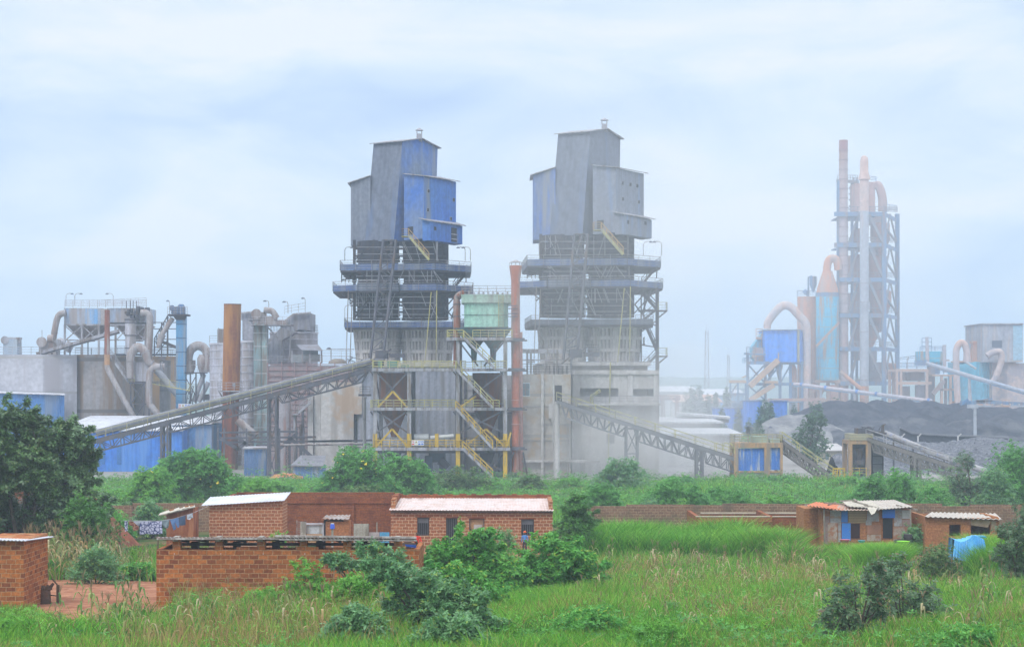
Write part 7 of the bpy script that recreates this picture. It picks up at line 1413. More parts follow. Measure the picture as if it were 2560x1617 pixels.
panel(2206, 2237, 1273, 1294, mat('awning blue', (.04, .16, .62), (.06, .2, .6), 2), .12, 'blue_awning'); panel(2208, 2232, 1295, 1345, dark, 0, 'doorway'); panel(2236, 2255, 1272, 1315, ting, .01); panel(2256, 2276, 1275, 1296, mat('pale tin', (.50, .48, .47), (.42, .4, .38), 2), .02); panel(2256, 2276, 1298, 1316, mat('pinkish tin', (0, 0, 0)), .01); panel(2234, 2275, 1317, 1352, tinr)
def rsheet(nm, q, mt): m = MB(); corr_sheet(m, *[P(*p) for p in q], .03, .22, .02); m.build(nm, mt, T)
rsheet('roof_sheet', ((2015, 1263, 116.3), (2110, 1275, 116.5), (2115, 1262, 122), (2040, 1254, 122)), mat('orange tarp', (0, 0, 0)))
rsheet('roof_sheet', ((2080, 1275, 116.4), (2200, 1274, 116.4), (2170, 1258, 122), (2105, 1257, 122)), mat('pinkish sheet', (.56, .34, .26), (.5, .4, .33), 1.2))
rsheet('roof_sheet', ((2120, 1265, 117.2), (2210, 1271, 116.5), (2180, 1250, 121), (2105, 1252, 121)), mat('cream sheet', (0, 0, 0)))
rsheet('roof_sheet', ((2190, 1273, 116.3), (2283, 1266, 116.6), (2235, 1249, 122.5), (2165, 1251, 122.5)), mat('beige tin', (.56, .50, .44), (.48, .43, .38), 1.2, (.4, .3, .24), .3, streak=False))
m = MB(); q = [P(2168, 1268, 116.5), P(2194, 1268, 116.5), P(2186, 1282, 115.95), P(2178, 1285, 115.9)]; m.hexa([p - Vector((0, .03, .02)) for p in q], q); m.build('hanging_sack', mat('cream sheet', (0, 0, 0)), T)
m = MB(); rnd = random.Random(12)
for a, b_, c, d in ((2012, 1262, 2060, 1268), (2060, 1256, 2110, 1260), (2100, 1252, 2130, 1250), (2130, 1252, 2170, 1262), (2160, 1262, 2200, 1270), (2240, 1262, 2294, 1274), (2135, 1248, 2142, 1252), (2070, 1262, 2090, 1255)): m.beam(P(a, b_, 117.5), P(c, d, 117.0), .09)
m.build('roof_pole', wood, T)
for a in (2060, 2276): m = MB(); m.beam((X(a, Y), Y - .3, 2.6), P(a, 1272, Y - .3), .08); m.build('post', wood, T)
# --- right adobe hut
Y = 115.0; T = thing('adobe_hut', 'orange adobe hut with two dark openings and a beige tin roof, right', 'hut', (X(2405, Y), Y, 2.8)); H = [(X(2373, Y), X(2402, Y), Z(1340, Y), Z(1311, Y)), (X(2427, Y), X(2476, Y), Z(1336, Y), Z(1311, Y))]
m = MB(); wall_holes(m, X(2313, Y), X(2498, Y), 2.5, Z(1294, Y), Y, .25, H); m.box(X(2313, Y), X(2313, Y) + .2, Y + .25, Y + 4, 2.5, Z(1290, Y)); m.box(X(2498, Y) - .2, X(2498, Y), Y + .25, Y + 4, 2.5, Z(1292, Y)); m.box(X(2313, Y) + .2, X(2498, Y) - .2, Y + 3.8, Y + 4, 2.5, Z(1294, Y)); m.build('wall', b_adobe, T)
m = MB(); corr_sheet(m, (X(2308, Y), Y - .3, Z(1290, Y)), (X(2502, Y), Y - .35, Z(1297, Y)), (X(2482, Y + 5), Y + 4.3, Z(1281, Y + 5)), (X(2322, Y + 5), Y + 4.3, Z(1278, Y + 5)), .035, .3, .02); m.build('tin_roof', mat('beige tin', (0, 0, 0)), T)
m = MB(); m.hexa([P(2428, 1312, Y - .05), P(2470, 1318, Y - .05), P(2470, 1318, Y), P(2428, 1312, Y)], [P(2428, 1298, Y - .05), P(2478, 1300, Y - .05), P(2478, 1300, Y), P(2428, 1298, Y)]); m.box(X(2478, Y), X(2490, Y), Y - .03, Y - .003, Z(1325, Y), Z(1302, Y)); m.build('patch_board', mat('tan board', (.40, .30, .20), (.3, .2, .12), 2), T)
# --- blue tarp heap
Y = 101.0; T = thing('blue_tarp', 'bright light blue tarpaulin draped over a frame before the adobe hut', 'tarpaulin', (X(2422, Y), Y, 3.1)); M_ = MB(); vs = []; nx, ny = 40, 16
for j in range(ny + 1):
    for i in range(nx + 1):
        u, v = i / nx, j / ny; top = Z(1348 + 6 * math.sin(u * 7) - (4 if u > .55 else 0), Y); bot = Z(1402 - 14 * abs(u - .45), Y); z = top + (bot - top) * v
        vs.append((X(2386 + 74 * u + (u - .5) * 14 * v, Y), Y - .25 * v - .10 * v * math.sin(i * 1.9) - .04 * math.sin(i * 4.1), z))
b0 = len(vs)
for i in range(nx + 1): u = i / nx; vs.append((X(2388 + 70 * u, Y), Y + 1.5 + .15 * math.sin(i), Z(1342 + 5 * math.sin(u * 5), Y + 1.5)))
for i in range(nx + 1): u = i / nx; vs.append((X(2388 + 70 * u, Y), Y + 1.9, 3.1))
M_.add(vs, [(j * (nx + 1) + i, j * (nx + 1) + i + 1, (j + 1) * (nx + 1) + i + 1, (j + 1) * (nx + 1) + i) for j in range(ny) for i in range(nx)] + [(i, b0 + i, b0 + i + 1, i + 1) for i in range(nx)] + [(b0 + i, b0 + nx + 1 + i, b0 + nx + 2 + i, b0 + i + 1) for i in range(nx)])
M_.build('sheet', mat('tarp blue', (.10, .42, .78), (.16, .48, .80), 2, (.35, .6, .8), .2), T, smooth=True)
m = MB(); m.pbox(2440, 2466, 1340, 1344, Y + 1.5, .8); m.build('folded_edge', mat('tarp teal', (.07, .42, .52), None), T)
# --- yard bits
T = thing('oil_drum', 'sooty black drum beside the right shack doorway', 'drum', (X(2254, 113.5), 113.5, 2.9)); m = MB(); m.lathe(X(2254, 113.5), 113.5, [(.42, 2.8), (.42, 3.5), (.44, 3.52), (.42, 3.54), (.42, 4.0), (.3, 4.02), (.3, 3.9)], 18); m.lathe(X(2268, 113.5), 113.3, [(.2, 4.0), (.28, 4.15), (.26, 4.35)], 12); m.build('barrel', mat('soot', (.03, .03, .035), (.07, .06, .06), 2), T, smooth=True)
def basin(label, px, row, Y, r, c, cat='basin'):
    T = thing('basin', label, cat, P(px, row, Y)); x, z = X(px, Y), Z(row, Y); m = MB(); m.lathe(x, Y, [(r * .7, z), (r, z + r * .6), (r * 1.06, z + r * .62), (r * .95, z + r * .6), (r * .62, z + .04)], 20); m.build('bowl', mat('plastic ' + c[0], c[1], None, fine=False, rough=.4), T, smooth=True)
basin('lime green plastic basin on the ground before the patchwork shack', 2258, 1362, 112, .38, ('lime', (.30, .75, .03)))
basin('small turquoise basin left of the lime basin, before the shack', 2154, 1356, 112, .22, ('turq', (.05, .38, .45)))
basin('pink basin at the foot of the blue shack door', 2112, 1356, 112, .30, ('pink', (.60, .16, .20)))
basin('yellow basin beside the person in red by the shed roof end', 1046, 1382, 110, .28, ('yellow', (.70, .85, .02)))
basin('white bowl resting above the yellow basin', 1050, 1370, 110.4, .20, ('white', (.72, .70, .80)))
# stump and trestle
Y = 80.0; T = thing('tree_stump', 'short forked tree stump standing on the red dirt yard', 'stump', (X(114, Y), Y, 4.0)); m = MB(); m.path(smooth_curve([(X(114, Y), Y, 3.85), (X(113, Y), Y, 4.3), (X(114, Y), Y, 4.55)], 3), [.30, .25, .24, .23, .23, .22, .2], 10)
for a, b_, r in ((98, 1459, .1), (108, 1464, .12), (122, 1462, .12), (134, 1457, .09), (130, 1470, .1)): m.path([(X(114, Y), Y, 4.45), (X((114 + a) / 2, Y), Y - .05, 4.62), P(a, b_, Y)], [r * 1.3, r, r * .6], 7)
m.build('trunk', mat('stump bark', (.16, .09, .06), (.09, .055, .04), 3, bump=.04, bs=14), T, smooth=True)
T = thing('wooden_trestle', 'rough wooden post and rail trestle right of the forked stump', 'trestle', (X(144, Y), Y, 4.0)); m = MB(); m.beam((X(145, Y), Y, 3.9), P(145, 1461, Y), .12, .1); m.beam(P(127, 1487, Y), P(145, 1489, Y), .05); m.beam(P(130, 1446, Y), P(146, 1464, Y), .05); m.beam((X(138, Y), Y + .3, 3.95), P(144, 1480, Y), .06); m.build('timber', wood_d, T)
T = thing('brick_stack', 'loose stack of red bricks beside the leafy bush', 'bricks', (X(1277, 84), 84, 3.6)); m = MB(); rnd = random.Random(2)
for i in range(12): z = 3.4 + i * .13; m.box(X(1269, 84) + rnd.uniform(-.05, .05), X(1284, 84) + rnd.uniform(-.05, .05), 84, 84.25, z, z + .11)
m.build('stacked_bricks', b_adobe, T)
# ---- washing line
Y = 108.0; LN = [P(300, 1301, Y), P(395, 1301.5, Y), P(430, 1297, Y), P(484, 1281, Y), P(520, 1265, Y + 4)]
T = thing('washing_line', 'thin pale washing line strung between a pole and the brick hut', 'clothes line', (X(390, Y), Y, 2.9)); m = MB(); m.path(LN, .012, 5); m.build('line', silo_w, T)
for a in (300, 395): m = MB(); m.beam((X(a, Y), Y + .03, 2.8), P(a, 1300, Y + .03), .06); m.build('pole', wood_d, T)
def linerow(px):
    xs = [300, 395, 430, 484, 520]; rs = [1301, 1301.5, 1297, 1281, 1265]; return float(np.interp(px, xs, rs))
def cloth(name, label, poly, mt, cat, seed=0):
    """outline in (px,row), hung cloth with soft folds and thickness"""
    cx = sum(p[0] for p in poly) / len(poly); T = thing(name, label, cat, P(cx, linerow(cx), Y), 'washing on the line'); m = MB(); n = len(poly)
    f = [P(a, b_, Y) + Vector((0, -.04 - .05 * math.sin(a * .9 + seed), 0)) for a, b_ in poly]; m.add(f + [p + Vector((0, .03, 0)) for p in f], [tuple(range(n)), tuple(range(n, 2 * n))[::-1]] + [(i, (i + 1) % n, n + (i + 1) % n, n + i) for i in range(n)]); m.build('fabric', mt, T); return T
def pat(name, c1, c2, s):
    m = bpy.data.materials.new(name); m.use_nodes = True; nt = m.node_tree; b = nt.nodes['Principled BSDF']; b.inputs['Roughness'].default_value = .95; tc = N(nt, 'ShaderNodeTexCoord'); v = N(nt, 'ShaderNodeTexVoronoi', feature='DISTANCE_TO_EDGE'); v.inputs['Scale'].default_value = s; nt.links.new(tc.outputs['Object'], v.inputs[0]); r = N(nt, 'ShaderNodeValToRGB'); r.color_ramp.elements[0].position = .06; r.color_ramp.elements[0].color = C(c2); r.color_ramp.elements[1].position = .12; r.color_ramp.elements[1].color = C(c1); nt.links.new(v.outputs[0], r.inputs[0]); nt.links.new(r.outputs[0], b.inputs['Base Color']); return m
cloth('bed_sheet', 'large white bed sheet with dark swirl pattern on the washing line', [(350, 1305), (365, 1303), (405, 1302), (407, 1333), (392, 1334), (380, 1335), (366, 1333), (350, 1336)], pat('swirl print', (.52, .50, .66), (.06, .07, .20), 5.5), 'bed sheet')
cloth('white_cloth', 'white cloth folded over the line left of the patterned sheet', [(334, 1302.5), (356, 1302), (378, 1302), (376, 1308), (352, 1310), (346, 1314), (338, 1313)], mat('washed white', (.66, .66, .78), None, fine=False), 'cloth', 1)
cloth('striped_towel', 'narrow dark blue and white checked towel at the left end of the line', [(311, 1302), (320, 1302), (320, 1326), (313, 1327)], pat('check print', (.55, .56, .68), (.02, .03, .16), 7), 'towel', 2)
cloth('brown_cloth', 'dark red brown cloth hanging second from the left end', [(322, 1302.5), (332, 1302.5), (348, 1316), (346, 1324), (334, 1326), (332, 1315), (322, 1311)], pat('brown print', (.20, .05, .04), (.42, .2, .12), 4), 'cloth', 3)
cloth('shorts', 'grey shorts on the washing line', [(405, 1301), (424, 1298), (423, 1312), (419, 1321), (416, 1318), (412, 1320), (406, 1310)], mat('grey denim', (.25, .30, .34), (.2, .24, .28), 4), 'shorts', 4)
cloth('trousers', 'mid blue jeans hanging by the waist on the line', [(425, 1298.5), (446, 1293), (449, 1317), (444, 1318), (438, 1304), (440, 1322), (434, 1325), (430, 1312)], mat('blue denim', (.09, .17, .36), (.12, .2, .4), 4), 'trousers', 5)
cloth('trousers', 'darkest navy trousers hanging between the jeans and the white shirt', [(447, 1293), (464, 1287.5), (464, 1311), (456, 1313), (449, 1312)], mat('navy cloth', (.05, .08, .15), (.07, .1, .18), 4), 'trousers', 6)
cloth('shirt', 'small white shirt at the right end of the washing line', [(468, 1286.5), (482, 1282), (483, 1293), (480, 1295), (478, 1294), (476, 1298), (468, 1297)], mat('washed white', (0, 0, 0)), 'shirt', 7)
o = thing('blue_cloth', 'bright blue cloth hung under the end of the shed roof', 'cloth', (X(1025, 78), 78, Z(1360, 78))); m = MB(); m.add([P(1012, 1360, 77.8), P(1040, 1361, 77.8), P(1041, 1369, 77.8), P(1014, 1365, 77.8), P(1012, 1360, 77.84), P(1040, 1361, 77.84), P(1041, 1369, 77.84), P(1014, 1365, 77.84)], [(0, 1, 2, 3), (7, 6, 5, 4), (0, 4, 5, 1), (3, 2, 6, 7), (0, 3, 7, 4), (1, 5, 6, 2)]); m.build('fabric', mat('bright blue cloth', (.04, .14, .62), None), o)
# ---- people
def person(label, loc, h, top, bottom, skin=(.10, .05, .03), hat=None, hair=(.01, .01, .01), arms='down', face=0):
    T = thing('person', label, 'person', loc); s = h / 1.7
    me = bpy.data.meshes.new('body')
    J = {'pel': (0, 0, .92, .125), 'waist': (0, 0, 1.06, .11), 'chest': (0, 0, 1.28, .135), 'neckb': (0, 0, 1.42, .065), 'neck': (0, -.005, 1.48, .052), 'head': (0, -.01, 1.57, .085), 'crown': (0, -.005, 1.655, .065)}
    for q, sg in (('l', -1), ('r', 1)):
        J['sh' + q] = (sg * .17, 0, 1.38, .06); J['hip' + q] = (sg * .09, 0, .86, .09); J['kn' + q] = (sg * .10, -.02, .48, .06); J['an' + q] = (sg * .10, .01, .09, .04); J['toe' + q] = (sg * .11, -.15, .03, .035)
        if arms == 'fwd': J['el' + q] = (sg * .23, -.06, 1.12, .042); J['wr' + q] = (sg * .17, -.28, 1.05, .03); J['ha' + q] = (sg * .14, -.35, 1.05, .035)
        else: J['el' + q] = (sg * .23, .01, 1.12, .042); J['wr' + q] = (sg * .26, -.04, .88, .03); J['ha' + q] = (sg * .265, -.06, .80, .036)
    names = list(J); ed = [('pel', 'waist'), ('waist', 'chest'), ('chest', 'neckb'), ('neckb', 'neck'), ('neck', 'head'), ('head', 'crown')]
    for q in 'lr': ed += [('chest', 'sh' + q), ('sh' + q, 'el' + q), ('el' + q, 'wr' + q), ('wr' + q, 'ha' + q), ('pel', 'hip' + q), ('hip' + q, 'kn' + q), ('kn' + q, 'an' + q), ('an' + q, 'toe' + q)]
    me.from_pydata([Vector(J[k][:3]) * s for k in names], [(names.index(a), names.index(b)) for a, b in ed], [])
    o = bpy.data.objects.new('body', me); COL.objects.link(o); sk = o.modifiers.new('s', 'SKIN')
    for i, k in enumerate(names): me.skin_vertices[0].data[i].radius = (J[k][3] * s * (.9 if k != 'chest' else 1.0), J[k][3] * s * (.9 if k in ('chest', 'waist', 'pel') else 1)); me.skin_vertices[0].data[i].use_root = (k == 'pel')
    o.modifiers.new('u', 'SUBSURF').levels = 2; bpy.context.view_layer.update(); dg = bpy.context.evaluated_depsgraph_get(); m2 = bpy.data.meshes.new_from_object(o.evaluated_get(dg)); o.modifiers.clear(); o.data = m2; m2.materials.clear()
    for c, nm in ((skin, 'skin'), (top, 'top'), (bottom, 'bottom'), (hair, 'hair')): m2.materials.append(mat('%s %s' % (nm, str([round(v, 2) for v in c])), c, None, fine=False))
    for p in m2.polygons:
        c = p.center / s; k = 0
        if c.z > 1.6 or (c.z > 1.53 and c.y > .03): k = 3
        elif .98 < c.z < 1.44 and abs(c.x) < .25: k = 1
        elif .12 < c.z <= .98 and abs(c.x) < .215: k = 2
        p.material_index = k
    m2.shade_smooth(); o.parent = T; T.rotation_euler.z = face
    m = MB(); w = Vector(loc)
    for sg in (-1, 1): m.lathe(w.x + sg * .03 * s, w.y - .088 * s, [(.009, w.z + 1.575 * s), (.009, w.z + 1.59 * s)], 6)
    m.build('eyes', white, T)
    if hat: m = MB(); m.lathe(w.x, w.y, [(.125 * s, w.z + 1.62 * s), (.10 * s, w.z + 1.65 * s), (.085 * s, w.z + 1.71 * s), (.03 * s, w.z + 1.74 * s)], 14); m.build('hat', mat('hat %s' % str(hat), hat, None, fine=False), T, smooth=True)
    return T
person('person in a bright red shirt standing by the barred window', (X(1043, 112), 112, float(gz(X(1043, 112), 112))), 1.68, (.75, .04, .02), (.04, .05, .10), arms='fwd', face=.4)
person('person with an orange headscarf and blue top at the right window', (X(1312, 119), 119, float(gz(X(1312, 119), 119)) - .1), 1.5, (.10, .28, .65), (.05, .04, .05), hat=(.75, .12, .02), face=-.3)
person('worker with a white helmet on the yellow deck behind the stair', (X(1219, 279), 279, Z(1120, 275)), 1.72, (.05, .08, .20), (.04, .05, .12), hat=(.7, .7, .7))
person('worker in a red helmet bending near the yellow post', (X(1240, 278), 278, Z(1120, 275)), 1.7, (.35, .10, .05), (.06, .06, .1), hat=(.7, .08, .03), arms='fwd')

# ================================================================== vegetation
rng = np.random.default_rng(42)
def np_mesh(name, v, q, mts, mi=None, parent=None, loc=(0, 0, 0), smooth=False):
    """v (n,3) world coordinates, q (m,4) quads"""
    w = wloc(parent) if parent else Vector(loc); me = bpy.data.meshes.new(name); n, m = len(v), len(q)
    me.vertices.add(n); me.vertices.foreach_set('co', (v - np.array(w)).astype(np.float32).ravel()); me.loops.add(m * 4); me.loops.foreach_set('vertex_index', q.astype(np.int32).ravel())
    me.polygons.add(m); me.polygons.foreach_set('loop_start', np.arange(m, dtype=np.int32) * 4); me.polygons.foreach_set('loop_total', np.full(m, 4, dtype=np.int32))
    for x in mts: me.materials.append(x)
    if mi is not None: me.polygons.foreach_set('material_index', mi.astype(np.int32))
    me.update(calc_edges=True); o = bpy.data.objects.new(name, me); COL.objects.link(o)
    if parent: o.parent = parent
    else: o.location = w
    return o
def blades(x, y, z, h, w, rng, lean=.5, seg=3):
    n = len(x); a = rng.uniform(0, 2 * np.pi, n); d = np.stack([np.cos(a), np.sin(a)], -1); L_ = lean * h * rng.uniform(.25, 1.2, n); b = rng.uniform(-.6, .6, n); s = np.stack([np.cos(b), np.sin(b)], -1)
    V = np.zeros((n, seg + 1, 2, 3))
    for k in range(seg + 1):
        t = k / seg; off = L_ * t ** 2; c = np.stack([x + d[:, 0] * off, y + d[:, 1] * off, z + h * (t - .22 * lean * t * t)], -1); ww = w * (1 - t) ** .6 * .5 + w * .04
        for j, sg in ((0, -1), (1, 1)): V[:, k, j, :2] = c[:, :2] + sg * s * ww[:, None]; V[:, k, j, 2] = c[:, 2]
    base = np.arange(n)[:, None] * (seg + 1) * 2; k = np.arange(seg)[None] * 2; q = np.stack([base + k, base + k + 1, base + k + 3, base + k + 2], -1).reshape(-1, 4)
    return V.reshape(-1, 3), q
def cnoise(x, y, s, seed):
    r = np.random.default_rng(seed); o = np.zeros_like(x)
    for i in range(7):
        a = r.uniform(0, 2 * np.pi); f = s * r.uniform(.5, 2.2); o += np.sin((x * np.cos(a) + y * np.sin(a)) * f + r.uniform(0, 6.3))
    return o / 3.0
g1 = leafm('grass green', (.17, .42, .04), (.10, .33, .03), s=.25, rough=.6, spec=.2, trans=.35); g2 = leafm('grass light', (.32, .53, .07), (.20, .46, .045), s=.3, spec=.2, trans=.35)
g3 = leafm('grass dark', (.06, .21, .03), (.09, .25, .03), s=.3, spec=.2); g4 = leafm('dry grass', (.42, .30, .13), (.32, .2, .08), s=.6, spec=.1, trans=.2)
def inpoly(x, y, poly):
    c = np.zeros(len(x), bool); n = len(poly)
    for i in range(n):
        (x0, y0), (x1, y1) = poly[i], poly[(i + 1) % n]; cond = ((y0 > y) != (y1 > y)) & (x < (x1 - x0) * (y - y0) / (y1 - y0 + 1e-9) + x0); c ^= cond
    return c
DP = [(X(a, y), y) for a, y in DIRT]
EXC = [DP, [(X(385, 77), 76.9), (X(1080, 77), 76.9), (X(1080, 77), 81.2), (X(385, 77), 81.2)], [(X(-90, 77), 76.9), (X(62, 77), 76.9), (X(62, 77), 81.2), (X(-90, 77), 81.2)], [(X(470, 108), 108), (X(1400, 108), 108), (X(1400, 122), 128), (X(470, 108), 128)],
       [(X(2040, 115), 114), (X(2290, 115), 114), (X(2290, 115), 123), (X(2010, 117), 123)], [(X(2310, 115), 114), (X(2505, 115), 114), (X(2505, 115), 120), (X(2310, 115), 120)], [(X(2225, 112), 112), (X(2340, 111), 111), (X(2345, 117), 117), (X(2220, 118), 118)]]
def scatter(n, y0, y1, px0=-60, px1=2620, pw=1.0, exc=True):
    if (px0, px1) == (-60, 2620): px0, px1, n = -260, 2820, int(n * 1.15)   # run on past the frame
    y = y0 + (y1 - y0) * rng.random(n) ** pw; x = (px0 + (px1 - px0) * rng.random(n) - 1280) / F * y
    if exc:
        k = np.ones(n, bool)
        for p in EXC: k &= ~inpoly(x, y, p)
        x, y = x[k], y[k]
    return x, y
def grass(name, label, n, y0, y1, hf, wf, lean=.5, px0=-60, px1=2620, mw=(.42, .33, .13, .12), clump=1, pw=1.0, mask=None, exc=True, bw=.3):
    x, y = scatter(n, y0, y1, px0, px1, pw, exc)
    if mask is not None: k = mask(x, y) > rng.random(len(x)); x, y = x[k], y[k]
    if clump > 1: x = (x[:, None] + rng.normal(0, bw, (len(x), clump))).ravel(); y = (y[:, None] + rng.normal(0, bw, (len(y), clump))).ravel()
    h = hf(x, y) * rng.uniform(.55, 1.15, len(x)); v, q = blades(x, y, gz(x, y) - .02, h, wf * rng.uniform(.7, 1.3, len(x)), rng, lean)
    p = cnoise(x, y, .5, 77); r = rng.random(len(x)) + p * .12; cum = np.cumsum(mw); mi = np.searchsorted(cum / cum[-1], np.clip(r, 0, .999)); mi = np.clip(mi, 0, 3)
    o = np_mesh(name, v, q, [g1, g2, g3, g4], np.repeat(mi, 3), loc=(0, (y0 + y1) / 2, float(gz(0, (y0 + y1) / 2)))); setp(o, label, 'grass', kind='stuff'); return o
lo_ = lambda x, y: np.where((x / y * F + 1280 < 440) & (y > 63) & (y < 82), .38, 1.0)
hn = lambda x, y: lo_(x, y) * (.74 + .34 * cnoise(x, y, .35, 1) + .26 * cnoise(x, y, 1.3, 2))
grass('meadow_grass', 'rough green meadow grass filling the foreground', 70000, 54, 84, lambda x, y: np.clip(hn(x, y), .16, 1.35), .024, pw=.85, clump=3, bw=.14)
grass('meadow_grass', 'rough green grass between the maize and the shacks', 30000, 84, 122, lambda x, y: np.clip(hn(x, y) * .9, .2, 1), .032, clump=3, bw=.2)
grass('tall_grass', 'dense stand of tall bright green cane grass in the middle right', 14000, 112, 121, lambda x, y: 1.95 + .4 * cnoise(x, y, .6, 5) + .35 * cnoise(x, y, 2.2, 15), .05, .8, 1462, 1985, (.5, .36, .11, .03), clump=3, bw=.2, exc=False)
grass('tall_grass', 'lower clump of cane grass before the patchwork shack', 5000, 106, 112, lambda x, y: 1.15 + .35 * cnoise(x, y, .6, 6) + .25 * cnoise(x, y, 2.2, 15), .045, .7, 1960, 2110, (.5, .25, .2, .05), clump=3, exc=False)
grass('tall_grass', 'bright grass tuft before the dark shack doorway', 3500, 104, 108, lambda x, y: 1.75 + .3 * cnoise(x, y, .6, 6), .045, .8, 2150, 2245, (.5, .5, .0, 0), clump=3, exc=False)
grass('tall_grass', 'bright grass left of the dark tree at the right edge', 4000, 100, 105, lambda x, y: 1.9 + .3 * cnoise(x, y, .6, 6), .045, .7, 2440, 2520, (.5, .5, .0, 0), clump=3, exc=False)
grass('scrub_grass', 'green scrub grass between the boundary wall and the plant', 46000, 149, 262, lambda x, y: np.clip(1.0 + .45 * cnoise(x, y, .12, 8), .4, 1.7), .085, .5, mw=(.6, .22, .16, .02), clump=3, bw=.35, exc=False)
grass('meadow_grass', 'broad bladed rank grass tufts at the front of the meadow', 2600, 55, 72, lambda x, y: .95 + .3 * cnoise(x, y, .9, 12), .04, .9, mw=(.45, .25, .2, .1), clump=6, bw=.16, mask=lambda x, y: (cnoise(x, y, .8, 13) > .1) * 1.0)
grass('straw', 'dry straw tufts lying on the bare patch', 5000, 84, 106, lambda x, y: .45 + 0 * x, .03, .8, 1880, 2120, (0.03, .07, 0, .9), clump=2)
grass('straw', 'dry brown grass at the foot of the second leafy bush', 1500, 74, 82, lambda x, y: .8 + 0 * x, .025, .6, 1420, 1490, (0.1, .1, 0, .8), clump=3)
grass('straw', 'thin dry seed stalks in the left foreground', 1900, 58, 76, lambda x, y: 1.3 * lo_(x, y), .018, .4, 300, 1000, (.1, .15, 0, .75), clump=2)
grass('straw', 'dry stalks mixed through the right meadow', 4200, 58, 104, lambda x, y: 1.1 + .2 * cnoise(x, y, .7, 3), .022, .5, 1300, 2620, (.05, .15, 0, .8), clump=2, mask=lambda x, y: (cnoise(x, y, .3, 33) > .15) * 1.0)

def crown(lobes, n, size, k=5, droop=.2, up=.25, lump=.45, seed=0, fill=.5, aspect=.42):
    r = np.random.default_rng(seed); lb = np.array(lobes, float); wgt = (lb[:, 3] * lb[:, 4] * lb[:, 5]) ** .62; pick = r.choice(len(lb), n, p=wgt / wgt.sum()); d = r.normal(size=(n, 3)); d /= np.linalg.norm(d, axis=1)[:, None]
    lm = np.zeros(n)
    for i in range(5): a = r.normal(size=3) * 3.2; lm += np.sin(d @ a + r.uniform(0, 6.3) + pick * 1.7)
    rad = (fill + (1 - fill) * r.random(n) ** .5) * (1 + lump * .22 * lm); c = lb[pick, :3] + d * lb[pick, 3:6] * rad[:, None]
    A = d * .5 + r.normal(size=(n, 3)) * .38; A[:, 2] += .55 + up; A /= np.linalg.norm(A, axis=1)[:, None]           # rosettes of leaflets facing out and up
    U = np.cross(A, r.normal(size=(n, 3))); U /= np.linalg.norm(U, axis=1)[:, None]; W_ = np.cross(A, U)
    ph = (np.arange(k)[None] * 2 * np.pi / k + r.uniform(0, 6.3, (n, 1)) + r.normal(0, .25, (n, k)))[..., None]; D = np.cos(ph) * U[:, None] + np.sin(ph) * W_[:, None] + A[:, None] * r.uniform(-.15, .45, (n, k, 1)); D[..., 2] -= droop
    D = D.reshape(-1, 3); D /= np.linalg.norm(D, axis=1)[:, None]; AA = np.repeat(A, k, 0); S = np.cross(D, AA + r.normal(0, .25, (n * k, 3))); S /= np.linalg.norm(S, axis=1)[:, None] + 1e-9
    sz = (np.repeat(r.uniform(.65, 1.3, n), k) * r.uniform(.75, 1.15, n * k) * size)[:, None]; C_ = np.repeat(c, k, 0) + D * sz * .55; D = D * sz * .5; S = S * sz * aspect * .5
    V = np.stack([C_ - D, C_ + S - D * .1, C_ + D, C_ - S - D * .1], 1).reshape(-1, 3); q = np.arange(len(V)).reshape(-1, 4); return V, q
def herbs(name, label, n, y0, y1, size, h0, h1, leaf, seed, px0=-60, px1=2620, exc=True, sp=.16, per=9):
    x, y = scatter(n, y0, y1, px0, px1, .9, exc); k = cnoise(x, y, .4, seed) > -.15; x, y = x[k], y[k]; z = gz(x, y); h = lo_(x, y) * rng.uniform(h0, h1, len(x)) * (1 + .35 * cnoise(x, y, .12, seed + 1)); V_, Q_ = [], []; b = 0
    X3 = np.stack([np.repeat(x, per) + rng.normal(0, sp, len(x) * per), np.repeat(y, per) + rng.normal(0, sp, len(x) * per), np.repeat(z, per) + np.repeat(h, per) * rng.uniform(.25, 1.05, len(x) * per)], -1); m_ = len(X3)
    A = rng.normal(0, .35, (m_, 3)); A[:, 2] += 1; A /= np.linalg.norm(A, axis=1)[:, None]; U = np.cross(A, rng.normal(size=(m_, 3))); U /= np.linalg.norm(U, axis=1)[:, None]; W_ = np.cross(A, U)
    for j in range(4):
        ph = j * 1.571; D = np.cos(ph) * U + np.sin(ph) * W_ + A * .25; S = np.cross(D, A); sz = (rng.uniform(.6, 1.3, m_) * size)[:, None]; C_ = X3 + D * sz * .5; V_.append(np.stack([C_ - D * sz * .5, C_ + S * sz * .2, C_ + D * sz * .5, C_ - S * sz * .2], 1).reshape(-1, 3))
    V = np.concatenate(V_); setp(np_mesh(name, V, np.arange(len(V)).reshape(-1, 4), [lv[leaf]], loc=(0, (y0 + y1) / 2, 3)), label, 'weeds', kind='stuff')
bark = mat('bark', (.13, .10, .075), (.08, .06, .05), 2.5, rough=1, bump=.03, bs=10)
